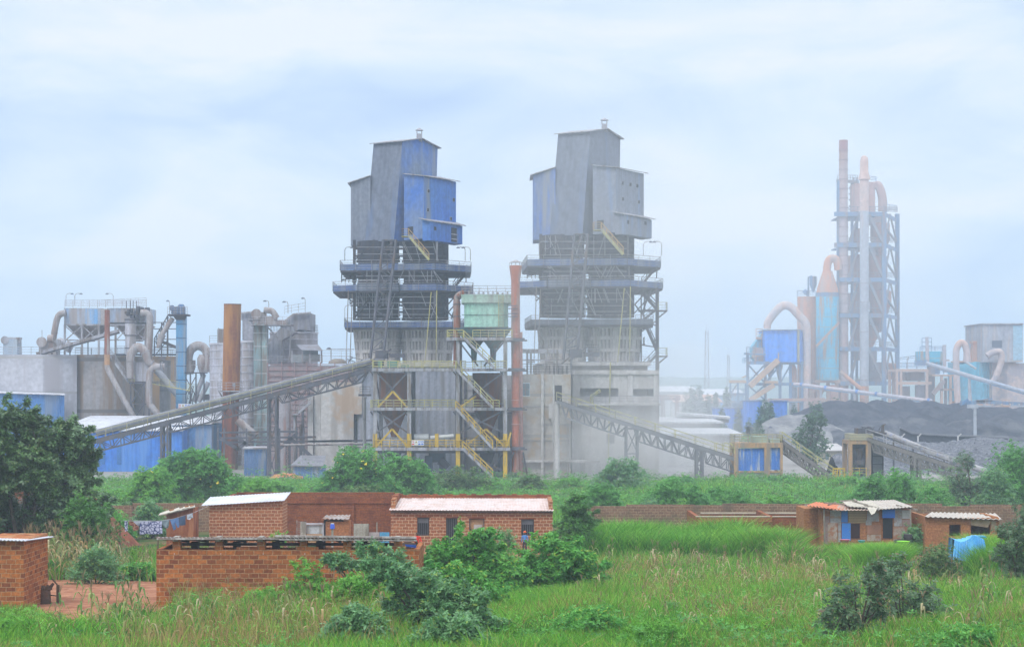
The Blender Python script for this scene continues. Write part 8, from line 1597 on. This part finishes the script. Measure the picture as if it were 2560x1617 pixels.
lv = {'cassava': leafm('cassava leaf', (.17, .46, .08), (.11, .36, .07), (.36, .50, .06), s=.9, spec=.25),
      'bluegreen': leafm('blue green leaf', (.20, .40, .16), (.13, .31, .12), (.30, .44, .08), s=1.1, rough=.4, spec=.45),
      'dark': leafm('dark glossy leaf', (.085, .165, .065), (.12, .23, .07), (.20, .26, .09), s=.5, rough=.35, spec=.55, trans=.2),
      'mango': leafm('mango leaf', (.065, .20, .04), (.12, .30, .05), s=1.2, rough=.4, spec=.45),
      'flower': leafm('flowering shrub leaf', (.15, .40, .08), (.10, .30, .07), s=.35, spec=.2),
      'olive': leafm('olive shrub leaf', (.15, .26, .08), (.10, .19, .06), (.34, .32, .15), s=.5, spec=.2),
      'light': leafm('light herb leaf', (.20, .46, .06), (.13, .36, .06), s=.3, spec=.2),
      'plum': leafm('dull plum green leaf', (.16, .27, .13), (.11, .20, .10), (.28, .19, .12), s=1.0, rough=.4, spec=.45),
      'pine': leafm('feathery needle', (.10, .17, .10), (.12, .20, .10), s=.2, spec=.1)}
def bush(name, label, cat, px, Y, width, height, n, leaf, size, nl=6, seed=0, spread=None, group=None, stems=True, lobes=None, flowers=0, droop=.2, tall=False, k=5, fill=.5, base=None, lump=.45, dome=True):
    """width/height in metres; lobes optional as (dx, dz, r) in metres from the base"""
    r = random.Random(seed * 7 + int(px)); x0 = X(px, Y); z0 = float(gz(x0, Y)) - .05 if base is None else base; T = thing(name, label, cat, (x0, Y, z0), group)
    if lobes is None:
        lobes = []
        nl = int(nl * 2.2)
        for i in range(nl):
            t = r.uniform(-1, 1) if i > 3 else (i - 1.5) / 2; h_ = height * (r.uniform(.35, .8) if not tall else r.uniform(.2, .85)) * (1 - .38 * t * t) * r.uniform(.8, 1.12); rr = min(width * .30, height * .34) * r.uniform(.55, 1.0)
            lobes.append((t * (width * .5 - rr * .6), h_ * r.uniform(.75, 1), rr))
        if dome: lobes = [(math.cos(a_) * width * .5 * (1 - q_ * .8) * .82, height * (.18 + .62 * q_) * r.uniform(.9, 1.05), height * r.uniform(.17, .27)) for q_ in np.linspace(0, 1, nl) for a_ in (r.uniform(0, 6.3), r.uniform(0, 6.3), math.pi * r.randint(0, 1))]
        lobes.append((0, height * .3, min(width * .36, height * .42))); lobes.append((r.uniform(-.2, .2) * width, height * .85, height * .16))
    L6 = [(x0 + a, Y + r.uniform(-.5, .5) * min(width * .35, 2.0), z0 + b, c, c * .9, min(c * .95, max(.15, b * .98))) for a, b, c in lobes]
    L7 = [(l[0], l[1], l[2], l[3] * .86, l[4] * .86, l[5] * .86) for l in L6]
    for l in L6:
        for _ in range(4 if Y < 125 else 2): a = np.array([r.gauss(0, 1), r.gauss(0, 1), r.gauss(0, .8)]); a /= np.linalg.norm(a) + .1; f = r.uniform(.25, .5); L7.append((l[0] + a[0] * l[3] * .8, l[1] + a[1] * l[4] * .8, max(z0 + l[5] * f * .6, l[2] + a[2] * l[5] * .8), l[3] * f, l[4] * f, l[5] * f))
    if Y < 130:                              # ragged sprigs growing out of the crown
        for l in L6:
            for _ in range(9):
                a = np.array([r.gauss(0, 1), r.gauss(0, 1), r.gauss(.35, .8)]); a /= np.linalg.norm(a) + .1; q0 = r.uniform(1.0, 1.55)
                for g in (.8, 1, 1.18): L7.append((l[0] + a[0] * l[3] * q0 * g, l[1] + a[1] * l[4] * q0 * g, max(z0 + .1, l[2] + a[2] * l[5] * q0 * g), .09 + .05 * l[3], .1, .09 + .05 * l[3]))
    m = MB(); tr = max(.025, height * .015)
    for i, l in enumerate(L6[:9]):
        a = Vector((x0 + (l[0] - x0) * .08, Y + (l[1] - Y) * .08, z0)); e = Vector(l[:3]); mid = a.lerp(e, .5) + Vector((r.uniform(-.1, .1), r.uniform(-.1, .1), .12)) * height * .3; q = smooth_curve([a, mid, e], 3); m.path(q, list(np.linspace(tr * 1.3, tr * .3, len(q))), 6)
        for _ in range(3): t = e + Vector((r.uniform(-1, 1), r.uniform(-1, 1), r.uniform(-.2, 1))) * l[3] * .85; m.path([mid.lerp(e, .6), t], [tr * .4, tr * .12], 5)
    m.build('trunk' if 'tree' in name else 'stem', bark, T, smooth=True)
    v, q = crown(L7, n // k, size, k, droop, seed=seed + int(px), fill=fill, lump=lump); np_mesh('crown' if 'tree' in name else 'foliage', v, q, [lv[leaf]], None, T)
    if flowers:
        fr = np.random.default_rng(seed + 3); v, q = crown([(a, b, c, d * 1.04, e * 1.04, f * 1.04) for a, b, c, d, e, f in L6], flowers, size * .55, 4, 0, .5, seed=seed + 9, fill=.97, aspect=.9); np_mesh('blossom', v, q, [leafm('yellow blossom', (.70, .55, .02), (.75, .6, .05), trans=.1)], None, T)
    return T
herbs('low_weeds', 'light leafy weeds mixed through the foreground grass', 1500, 57, 84, .11, .3, .85, 'light', 5)
herbs('low_weeds', 'broad leaved rank weeds along the bottom of the meadow', 650, 56, 70, .16, .4, 1.1, 'flower', 15)
herbs('low_weeds', 'darker leafy weeds mixed through the foreground grass', 900, 57, 100, .12, .2, .7, 'cassava', 6)
herbs('low_weeds', 'greyish weeds between the maize stalks', 700, 60, 110, .10, .3, .9, 'olive', 7)
herbs('low_weeds', 'leafy weeds in the scrub strip before the plant', 2000, 150, 266, .3, .5, 2.0, 'flower', 8, exc=False, sp=.5, per=12)
herbs('low_weeds', 'pale weeds in the scrub strip before the plant', 1100, 150, 266, .28, .5, 1.8, 'light', 9, exc=False, sp=.5, per=12)
herbs('low_weeds', 'greyish weeds in the scrub strip before the plant', 1500, 150, 266, .26, .5, 2.2, 'olive', 10, exc=False, sp=.4, per=12)
# large dark tree at the left
bush('broadleaf_tree', 'big dark broadleaf tree filling the left edge before the blue shed', 'tree', 60, 108, 11, 8.2, 150000, 'dark', .24, seed=1, tall=True, lobes=[(-1.15,8.0,1.1),(-0.15,8.1,1.0),(0.55,7.5,1.0),(1.35,7.2,0.9),(2.55,7.4,0.8),(3.15,6.7,0.8),(3.25,5.7,0.9),(2.05,6.1,1.2),(0.45,6.1,1.4),(-1.15,6.4,1.5),(-2.85,6.7,1.4),(-4.35,6.2,1.7),(2.65,4.5,1.2),(1.15,4.9,1.2),(-0.55,5.1,1.3),(-2.35,5.3,1.5),(-4.15,4.4,1.7),(3.25,3.2,1.1),(2.35,3.5,0.9),(-4.25,2.9,1.2),(3.85,1.7,0.9),(3.05,1.4,0.8),(4.25,2.9,0.7),(1.35,4.0,0.6),(-1.25,4.2,0.6),(-2.6,3.0,1.4),(-1.3,2.9,1.2),(-0.2,2.8,1.0),(0.9,2.3,0.9),(1.9,2.6,1.0),(2.6,1.6,0.9)], fill=.45, lump=.7)
bush('leafy_bush', 'mid green bush hanging at the right foot of the big dark tree', 'bush', 215, 104, 3.2, 4.0, 16000, 'mango', .16, seed=2, tall=True)
# second row of bushes toward the plant
bush('flowering_shrub', 'broad green flowering mound under the conveyor left of the rust chimney', 'shrub', 485, 178, 14.5, 6.3, 46000, 'flower', .30, nl=8, seed=3, flowers=50)
bush('flowering_shrub', 'lower light green left shoulder of the flowering mound', 'shrub', 375, 172, 5.5, 4.6, 12000, 'light', .26, seed=4, flowers=20)
bush('flowering_shrub', 'light green herb mound at the right end of the conveyor mound', 'shrub', 640, 176, 6.5, 3.6, 12000, 'light', .26, seed=5)
bush('flowering_shrub', 'round yellow flowered mound at the foot of the yellow steel deck', 'shrub', 895, 180, 9.0, 6.3, 30000, 'flower', .28, nl=7, seed=6, flowers=110)
bush('flowering_shrub', 'darker right half of the mound under the safety sign', 'shrub', 1005, 184, 8.5, 5.9, 22000, 'flower', .28, nl=6, seed=7)
bush('olive_shrub', 'dull olive shrub directly behind the dark red house wall', 'shrub', 893, 156, 7.0, 3.4, 15000, 'olive', .22, seed=8)
bush('young_tree', 'thin pale green young tree before the yellow stair foot', 'tree', 1160, 215, 7.5, 3.8, 9000, 'olive', .28, dome=False, seed=9, fill=.75)
bush('olive_shrub', 'grey green shrub before the concrete annex', 'shrub', 1325, 225, 5.0, 2.6, 6000, 'olive', .26, seed=10)
bush('olive_shrub', 'wide blue green shrub before the big concrete hall', 'shrub', 1560, 225, 9.0, 4.6, 15000, 'bluegreen', .26, seed=11, fill=.6)
bush('leafy_bush', 'bushy green shrub just left of the boundary wall start', 'bush', 1505, 158, 4.8, 3.4, 12000, 'flower', .22, seed=12)
bush('leafy_bush', 'broad green bush behind the boundary wall, middle', 'bush', 1690, 162, 9.5, 3.8, 16000, 'flower', .22, seed=13)
bush('leafy_bush', 'small dark bush left of the broad bush behind the wall', 'bush', 1628, 156, 2.4, 2.3, 6000, 'bluegreen', .18, seed=14)
bush('leafy_bush', 'soft green bush behind the wall below the blue panelled tower', 'bush', 1815, 165, 9.0, 3.0, 12000, 'flower', .22, seed=15)
bush('leafy_bush', 'pale green bush behind the wall left of the patchwork shack', 'bush', 1950, 170, 8.0, 2.0, 10000, 'light', .22, seed=16)
bush('leafy_bush', 'largest bush behind the patchwork shack roof', 'bush', 2220, 166, 10, 4.2, 18000, 'flower', .22, seed=17)
bush('leafy_bush', 'low green bush between the big bush and the right hut', 'bush', 2340, 168, 4.5, 3.0, 8000, 'flower', .22, seed=18)
bush('young_tree', 'thin dark young tree beside the lower tube conveyor', 'tree', 2425, 172, 3.8, 6.2, 9000, 'plum', .22, dome=False, seed=19, tall=True, fill=.6)
bush('leafy_bush', 'tall green bush mass at the right edge behind the wall', 'bush', 2540, 175, 7.0, 6.8, 24000, 'flower', .26, seed=20, nl=7)
bush('leafy_bush', 'dark bush left of the tall green bush at the right edge', 'bush', 2490, 168, 3.4, 5.0, 9000, 'bluegreen', .2, seed=21)
for i, (px, Y_, w, h, lf, lab) in enumerate(((560, 200, 6, 2.2, 'light', 'light green weed patch below the blue container'), (700, 205, 7, 2.4, 'light', 'light green weed patch below the orange tarpaulin'), (800, 190, 4, 2.2, 'olive', 'greyish weed patch left of the yellow flowered mound'), (1110, 190, 5.5, 1.8, 'light', 'low bright weed patch right of the darker mound'), (1230, 230, 6, 2.0, 'light', 'weed patch at the foot of the orange chimney'), (1420, 235, 6, 1.9, 'light', 'weed patch at the foot of the round column'), (1700, 235, 7, 2.2, 'flower', 'weed patch in the dust below the descending conveyor'), (1950, 240, 9, 2.0, 'flower', 'weed patch at the foot of the blue panelled tower'), (2110, 236, 7, 2.0, 'light', 'weed patch at the foot of the yellow ladder stand'), (2250, 240, 8, 2.0, 'flower', 'weed patch at the foot of the stone heap'), (290, 190, 6, 2.0, 'light', 'weed patch right of the big dark tree'))):
    bush('weed_patch', lab, 'weeds', px, Y_, w, h, 6500, lf, .26, seed=30 + i)
bush('leafy_bush', 'dark green bush before the left boundary wall', 'bush', 372, 136, 2.8, 2.9, 9000, 'bluegreen', .17, seed=50)
bush('leafy_bush', 'climbing weeds on the left end of the boundary wall', 'bush', 292, 134, 2.6, 2.3, 6000, 'cassava', .17, seed=51)
# mid ground
bush('mango_tree', 'small dense dark mango tree right of the long brick house', 'tree', 1443, 113, 2.5, 3.9, 17000, 'mango', .17, seed=52, lobes=[(-.1, 3.1, .62), (.25, 2.4, .8), (-.45, 1.9, .85), (.35, 1.5, .8), (-.2, 1.1, .8), (-.05, 3.6, .35)], tall=True, droop=.5, fill=.4)
bush('cassava_bush', 'large feathery green cassava bush covering the middle of the long house', 'bush', 1165, 82, 4.6, 3.5, 34000, 'cassava', .20, seed=53, lobes=[(-1.6, 1.2, .95), (-1.1, 1.9, .85), (-.35, 2.3, .85), (.6, 2.5, .7), (1.2, 1.7, .85), (1.8, .9, .8), (.2, 1.2, 1.2), (-1.0, .8, 1.0), (.62, 3.05, .35), (-2.0, .6, .7), (1.1, .6, .9), (0, .5, .9)], droop=.45, fill=.45)
bush('cassava_bush', 'second green cassava bush below the mango tree', 'bush', 1395, 85, 4.4, 3.0, 26000, 'cassava', .20, seed=54, lobes=[(-1.5, .9, .8), (-.9, 1.7, .85), (0, 2.0, .9), (.9, 1.8, .85), (1.5, 1.1, .8), (-.1, .9, 1.2), (.9, .6, .9), (-.9, .5, .8)], droop=.45, fill=.45)
bush('leafy_bush', 'small bluish shrub before the long house wall', 'bush', 1258, 112, 1.3, 1.9, 3500, 'bluegreen', .12, seed=55)
bush('leafy_bush', 'light sapling sticking up beside the pale mortar hut', 'bush', 712, 100, 1.6, 2.6, 3500, 'light', .16, dome=False, seed=56, fill=.7)
# foreground shrubs
bush('wild_shrub', 'large blue green leafy shrub in the bottom centre', 'shrub', 1100, 62.5, 3.6, 2.9, 24000, 'bluegreen', .16, seed=57, lobes=[(-2.0, 2.45, .42), (-1.5, 2.25, .5), (-1.1, 1.9, .55), (-.6, 1.7, .6), (0, 1.45, .65), (.5, 1.1, .6), (-.3, .8, .8), (.9, .6, .6), (-1.1, 1.1, .6), (1.4, .8, .5), (1.0, 1.3, .5), (-1.6, .6, .6), (1.7, .4, .4)], fill=.68, k=4)
bush('wild_shrub', 'low blue green shrub in the bottom left of centre', 'shrub', 890, 60, 2.2, 1.5, 13000, 'bluegreen', .16, seed=58, fill=.45, k=4)
bush('wild_shrub', 'low blue green shrub at the bottom edge right below the large one', 'shrub', 1130, 58.8, 3.0, 1.3, 15000, 'bluegreen', .16, seed=76, fill=.45, k=4)
bush('wild_shrub', 'soft green feathery weeds at the bottom edge, right of centre', 'shrub', 1640, 60, 3.4, 1.0, 9000, 'light', .13, seed=77, fill=.6)
bush('wild_shrub', 'feathery green shrub at the bottom edge in the right corner', 'shrub', 2420, 60, 3.0, 1.1, 9000, 'cassava', .13, seed=78, fill=.6)
bush('wild_shrub', 'leafy branch with yellow tips reaching over the shed wall', 'shrub', 925, 74, 2.6, 3.0, 5500, 'bluegreen', .17, seed=59, lobes=[(-1.3, 1.9, .32), (-.8, 1.95, .34), (-.2, 2.15, .4), (.4, 2.5, .4), (.9, 2.1, .5), (1.3, 1.5, .6), (-1.5, 2.05, .2)], fill=.4)
bush('wild_shrub', 'rank bright green weeds against the lower right of the shed wall', 'shrub', 905, 71, 3.4, 1.7, 11000, 'light', .15, seed=81, fill=.6)
bush('wild_shrub', 'leafy bright weeds at the middle foot of the shed wall', 'shrub', 660, 73, 3.0, 1.0, 7000, 'light', .14, seed=82, fill=.65)
bush('wild_shrub', 'yellow green weeds growing before the left end of the shed wall', 'shrub', 500, 72, 2.6, .8, 5000, 'cassava', .14, seed=83, fill=.65)
bush('wild_shrub', 'light green sapling growing up against the shed wall', 'shrub', 770, 73, 1.8, 2.1, 7000, 'light', .13, dome=False, seed=60, tall=True, fill=.6)
bush('cassava_bush', 'third lower cassava bush in front of the first, light yellowish tips', 'bush', 1130, 72, 3.6, 2.1, 15000, 'cassava', .17, seed=75, lobes=[(-1.2, 1.0, .6), (-.5, 1.4, .65), (.3, 1.5, .65), (1.0, 1.1, .65), (0, .6, .9), (1.5, .6, .5)], droop=.4, fill=.45)
bush('wild_shrub', 'dark plum green shrub in the right foreground, taller left clump', 'shrub', 2135, 62.5, 2.4, 2.6, 6000, 'plum', .16, seed=61, lobes=[(-.45, 1.5, .5), (0, 2.0, .45), (.4, 1.1, .6), (-.2, .6, .6), (.9, 2.3, .4), (.55, 2.5, .4), (.5, .4, .6), (-.5, .9, .5), (.9, 1.7, .4)], k=4, fill=.4)
bush('wild_shrub', 'loose dark shrub right of the taller clump in the right foreground', 'shrub', 2260, 68, 3.4, 2.4, 4500, 'plum', .16, seed=62, lobes=[(-.7, 2.1, .4), (-.2, 1.7, .5), (.3, 1.2, .5), (.9, 1.3, .5), (1.2, .8, .5), (.2, .6, .7), (-.6, .8, .6), (.9, .4, .5), (-.1, 2.4, .3)], k=4, fill=.5)
bush('wild_tree', 'dark small leaved tree at the right edge before the huts', 'tree', 2545, 88, 3.4, 3.4, 14000, 'plum', .13, seed=63, tall=True, lobes=[(-.5, 2.6, .6), (.1, 3.1, .7), (.7, 2.7, .8), (-.4, 1.7, .7), (.5, 1.6, .9), (0, .8, .8)], fill=.4)
bush('wild_shrub', 'thin dark shrub before the right adobe hut', 'shrub', 2350, 98, 2.6, 2.0, 5500, 'olive', .14, seed=64, fill=.6)
bush('wild_shrub', 'low dark blue shrub at the foot of the maize, left', 'shrub', 240, 93, 2.6, 1.9, 9000, 'bluegreen', .14, seed=65)
bush('wild_shrub', 'leafy green pumpkin patch along the yard edge', 'shrub', 120, 98, 3.8, .9, 6000, 'cassava', .2, seed=66)
bush('wild_shrub', 'pumpkin vines before the brick shed corner', 'shrub', 340, 96, 3.2, .9, 5000, 'cassava', .2, seed=67)
bush('wild_shrub', 'pale green feathery shrub at the bottom right of centre', 'shrub', 1470, 62, 3.6, 1.2, 9000, 'cassava', .13, seed=68, fill=.6)
bush('wild_shrub', 'small dark shrub in the middle of the right meadow', 'shrub', 1678, 71, .9, .9, 2500, 'bluegreen', .1, seed=69)
bush('wild_shrub', 'leafy greenery between the lime basin and the adobe hut', 'shrub', 2290, 116, 2.0, 1.9, 5000, 'bluegreen', .15, seed=70)
bush('wild_shrub', 'fresh green bush before the left foreground grass edge', 'shrub', 40, 66, 3.4, .8, 7000, 'light', .12, seed=71)
# far trees
def conifer(label, px, Y, h, w, seed, leaf='pine', name='cypress_tree', n=1500):
    x = X(px, Y); T = thing(name, label, 'tree', (x, Y, 0), 'far yard trees'); m = MB(); m.tube((x, Y, 0), (x, Y, h * .9), w * .06, .05, 6); m.build('trunk', bark, T)
    L6 = [(x, Y, h * t, w * .5 * (1.05 - t) + .2, w * .5 * (1.05 - t) + .2, h * .14) for t in np.linspace(.15, .92, 7)]; v, q = crown(L6, n // 4, h * .09, 4, .1, .5, seed=seed, fill=.4); np_mesh('crown', v, q, [lv[leaf]], None, T)
for i, (px, Y_, top, w, lab) in enumerate(((1731, 620, 968, 5, 'pointed far tree, leftmost behind the white warehouse'), (1748, 620, 966, 5, 'pointed far tree, second behind the white warehouse'), (1716, 520, 988, 7, 'broad far tree below the white warehouse'), (1816, 560, 972, 4, 'slim far poplar left of the steel stairs'), (1790, 600, 985, 5, 'soft far tree right of the poplars'), (1770, 560, 988, 5, 'small far tree between warehouse and poplar'), (1805, 470, 1022, 4, 'small dark conifer before the low blue wall'), (1910, 460, 1000, 6, 'tall conifer before the blue store wall'), (1924, 455, 1004, 5, 'second conifer before the blue store wall'), (1872, 380, 1048, 6, 'bushy young conifer left of the grey heap'), (1895, 385, 1042, 5, 'dull conifer beside the grey heap'), (1985, 500, 1012, 4, 'small conifer before the pipes'), (2032, 470, 1010, 6, 'dark conifer at the coal heap foot'), (2048, 465, 1006, 5, 'yellowish conifer at the coal heap foot'), (2088, 480, 1000, 5, 'conifer standing on the left coal slope'), (1845, 520, 1018, 3.5, 'tiny conifer at the end of the blue wall'))):
    conifer(lab, px, Y_, Z(top, Y_), w, 100 + i)
bush('willow_tree', 'soft dark drooping tree between the ochre towers and the coal heap', 'tree', 2028, 322, 7.5, 9.6, 6500, 'pine', .42, seed=90, tall=True, base=0, droop=.9, lobes=[(.6, 8.2, 1.6), (.2, 6.8, 2.2), (-.5, 5.2, 2.6), (.8, 4.0, 2.8), (-.8, 3.0, 2.6), (.9, 1.8, 2.4), (2.0, 7.4, 1.0)], fill=.5)
bush('willow_tree', 'low feathery bush on the left of the grey heap', 'tree', 1880, 350, 7, 4.6, 7000, 'flower', .36, seed=91, base=0)
conifer('small upright cypress at the top of the yellow flowered mound', 885, 200, 6.6, 1.8, 140, 'flower', 'small_cypress')

# ------------------------------------------------------------------ maize
def strip(pts, w, r):
    pts = [Vector(p) for p in pts]; n = len(pts); d = (pts[-1] - pts[0]); s = Vector((-d.y, d.x, 0)).normalized(); v = []
    for i, p in enumerate(pts): ww = w * (1 - (i / (n - 1)) ** 1.6) * (.6 + .8 * min(1, i / n * 3)) * .5 + .004; v += [p - s * ww, p + s * ww]
    return v, [(2 * i, 2 * i + 1, 2 * i + 3, 2 * i + 2) for i in range(n - 1)]
def maize(kind, seed, lab, h=2.0):
    r = random.Random(seed); T = thing('maize_plant', lab, 'maize plant', (0, 0, 0)); lm = g4m if kind == 'dry' else (leafm('maize green', (.14, .26, .06), (.10, .2, .05), s=2) if kind == 'green' else leafm('maize fading', (.34, .32, .12), (.18, .26, .07), s=1.5))
    m = MB(); bend = r.uniform(-.12, .12); pts = [(0, 0, 0), (bend * .3, 0, h * .4), (bend, r.uniform(-.05, .05), h * .95)]; q = smooth_curve(pts, 3); m.path(q, list(np.linspace(.017, .007, len(q))), 5); m.build('stem', leafm('maize stem', (.36, .30, .13), (.25, .28, .09), s=1), T)
    m = MB(); n = r.randint(7, 10)
    for i in range(n):
        t = .18 + .7 * i / n; a = i * 2.6 + r.uniform(-.5, .5); L_ = r.uniform(.45, .75) * h / 2 * (1.15 - .4 * t); dx, dy = math.cos(a), math.sin(a); z = h * t; u = .42 if kind != 'dry' else .25; dr = (.35 if kind != 'dry' else .85)
        v, f = strip([(bend * t, 0, z), (dx * L_ * .3, dy * L_ * .3, z + L_ * u), (dx * L_ * .62, dy * L_ * .62, z + L_ * u * .8), (dx * L_ * .85, dy * L_ * .85, z - L_ * dr * .3), (dx * L_ * .95, dy * L_ * .95, z - L_ * dr)], .075, r); m.add(v, f)
    m.build('leaves', lm, T); m = MB()
    for i in range(7): a = r.uniform(0, 6.3); e = Vector((bend + math.cos(a) * r.uniform(.05, .17), math.sin(a) * .15, h + r.uniform(.1, .3))); m.path([(bend, 0, h * .93), (bend + (e.x - bend) * .5, e.y * .5, h + .12), tuple(e)], [.006, .008, .004], 4)
    m.build('tassel', leafm('tassel', (.38, .28, .16), (.3, .2, .12), s=3), T); return T
g4m = leafm('maize dry', (.50, .37, .18), (.34, .22, .10), (.6, .5, .3), s=2, spec=.1)
protos = {}
def plant(kind, v, x, y, s, rz, lab, grp):
    key = (kind, v)
    if key not in protos: o = protos[key] = maize(kind, hash(key) % 97 if False else {'dry': 1, 'green': 2, 'mixed': 3}[kind] * 10 + v, lab)
    else: o = copy_tree(protos[key])
    o.location = (x, y, float(gz(x, y)) - .03); o.rotation_euler.z = rz; o.scale = (s, s, s); o['label'] = lab; o['group'] = grp
rm_ = random.Random(21)
for k_, (n_, pa, pb, ya, yb, s0, s1, kinds, lab, grp) in enumerate((
    (80, 62, 372, 95, 103, .9, 1.3, ('dry', 'mixed', 'green', 'dry', 'mixed'), 'tall half dry maize in the plot before the red bank', 'maize in the left plot'),
    (50, 130, 980, 61, 72, .55, .95, ('dry', 'mixed', 'green'), 'withered maize stalk in the left foreground grass', 'maize in the left foreground'),
    (95, 1480, 2060, 80, 106, .5, .85, ('dry', 'dry', 'mixed'), 'short withered maize before the tall cane grass', 'maize in the middle meadow'),
    (40, 1400, 2000, 66, 79, .4, .7, ('dry', 'mixed'), 'broken dry maize stalk low in the right meadow', 'maize in the right meadow'),
    (75, 2040, 2600, 61, 88, .5, .95, ('dry', 'green', 'mixed'), 'maize among the dark shrubs in the right foreground', 'maize in the right foreground'),
    (20, 1480, 1960, 124, 145, .6, .9, ('dry', 'mixed'), 'dry maize top seen against the long boundary wall', 'maize by the boundary wall'),
    (12, 2290, 2420, 122, 140, .7, .95, ('dry', 'mixed'), 'pale dry maize between the two right huts', 'maize between the huts'))):
    for i in range(n_):
        y = rm_.uniform(ya, yb); px_ = rm_.uniform(pa, pb); plant(rm_.choice(kinds), rm_.randint(0, 3), X(px_, y), y, rm_.uniform(s0, s1) * (.62 if k_ == 0 and px_ > 290 else 1), rm_.uniform(0, 6.28), lab, grp)

# ================================================================== air
def vol(name, dens, col, aniso=0.0):
    m = bpy.data.materials.new(name); m.use_nodes = True; nt = m.node_tree; nt.nodes.remove(nt.nodes['Principled BSDF']); v = N(nt, 'ShaderNodeVolumePrincipled'); v.inputs['Color'].default_value = (*col, 1); v.inputs['Density'].default_value = dens; v.inputs['Anisotropy'].default_value = aniso
    nt.links.new(v.outputs[0], nt.nodes['Material Output'].inputs['Volume']); return m
m = MB(); m.box(-1700, 1700, -80, 4400, -2.5, 105); hz = m.build('haze', vol('haze air', HAZE, (.74, .84, 1.0))); hz['kind'] = 'stuff'
hz['label'] = 'thin pale blue haze filling the air over the whole plain'
def puff(px, row, Y, rx, ry, rz, dens, lab, seed, col=(.985, .97, .97)):
    me = bpy.data.meshes.new('dust_cloud'); m = MB(); n, k = 28, 16; vs = []
    for j in range(k + 1):
        for i in range(n):
            a, b = 2 * math.pi * i / n, math.pi * j / k; d = Vector((math.cos(a) * math.sin(b), math.sin(a) * math.sin(b), math.cos(b))); f = 1 + .28 * noise.noise(d * 1.6 + Vector((seed, 0, 0))) + .12 * noise.noise(d * 3.5 + Vector((seed, 5, 0))); vs.append((d.x * rx * f, d.y * ry * f, d.z * rz * f))
    m.add([Vector(v) + P(px, row, Y) for v in vs], [(j * n + i, (j + 1) * n + i, (j + 1) * n + (i + 1) % n, j * n + (i + 1) % n) for j in range(k) for i in range(n)]); o = m.build('dust_cloud', vol('dust %d' % seed, dens, col), loc=P(px, row, Y), smooth=True)
    o['kind'] = 'stuff'; o['label'] = lab
for i, a in enumerate(PUFFS): puff(*a, seed=i + 1)
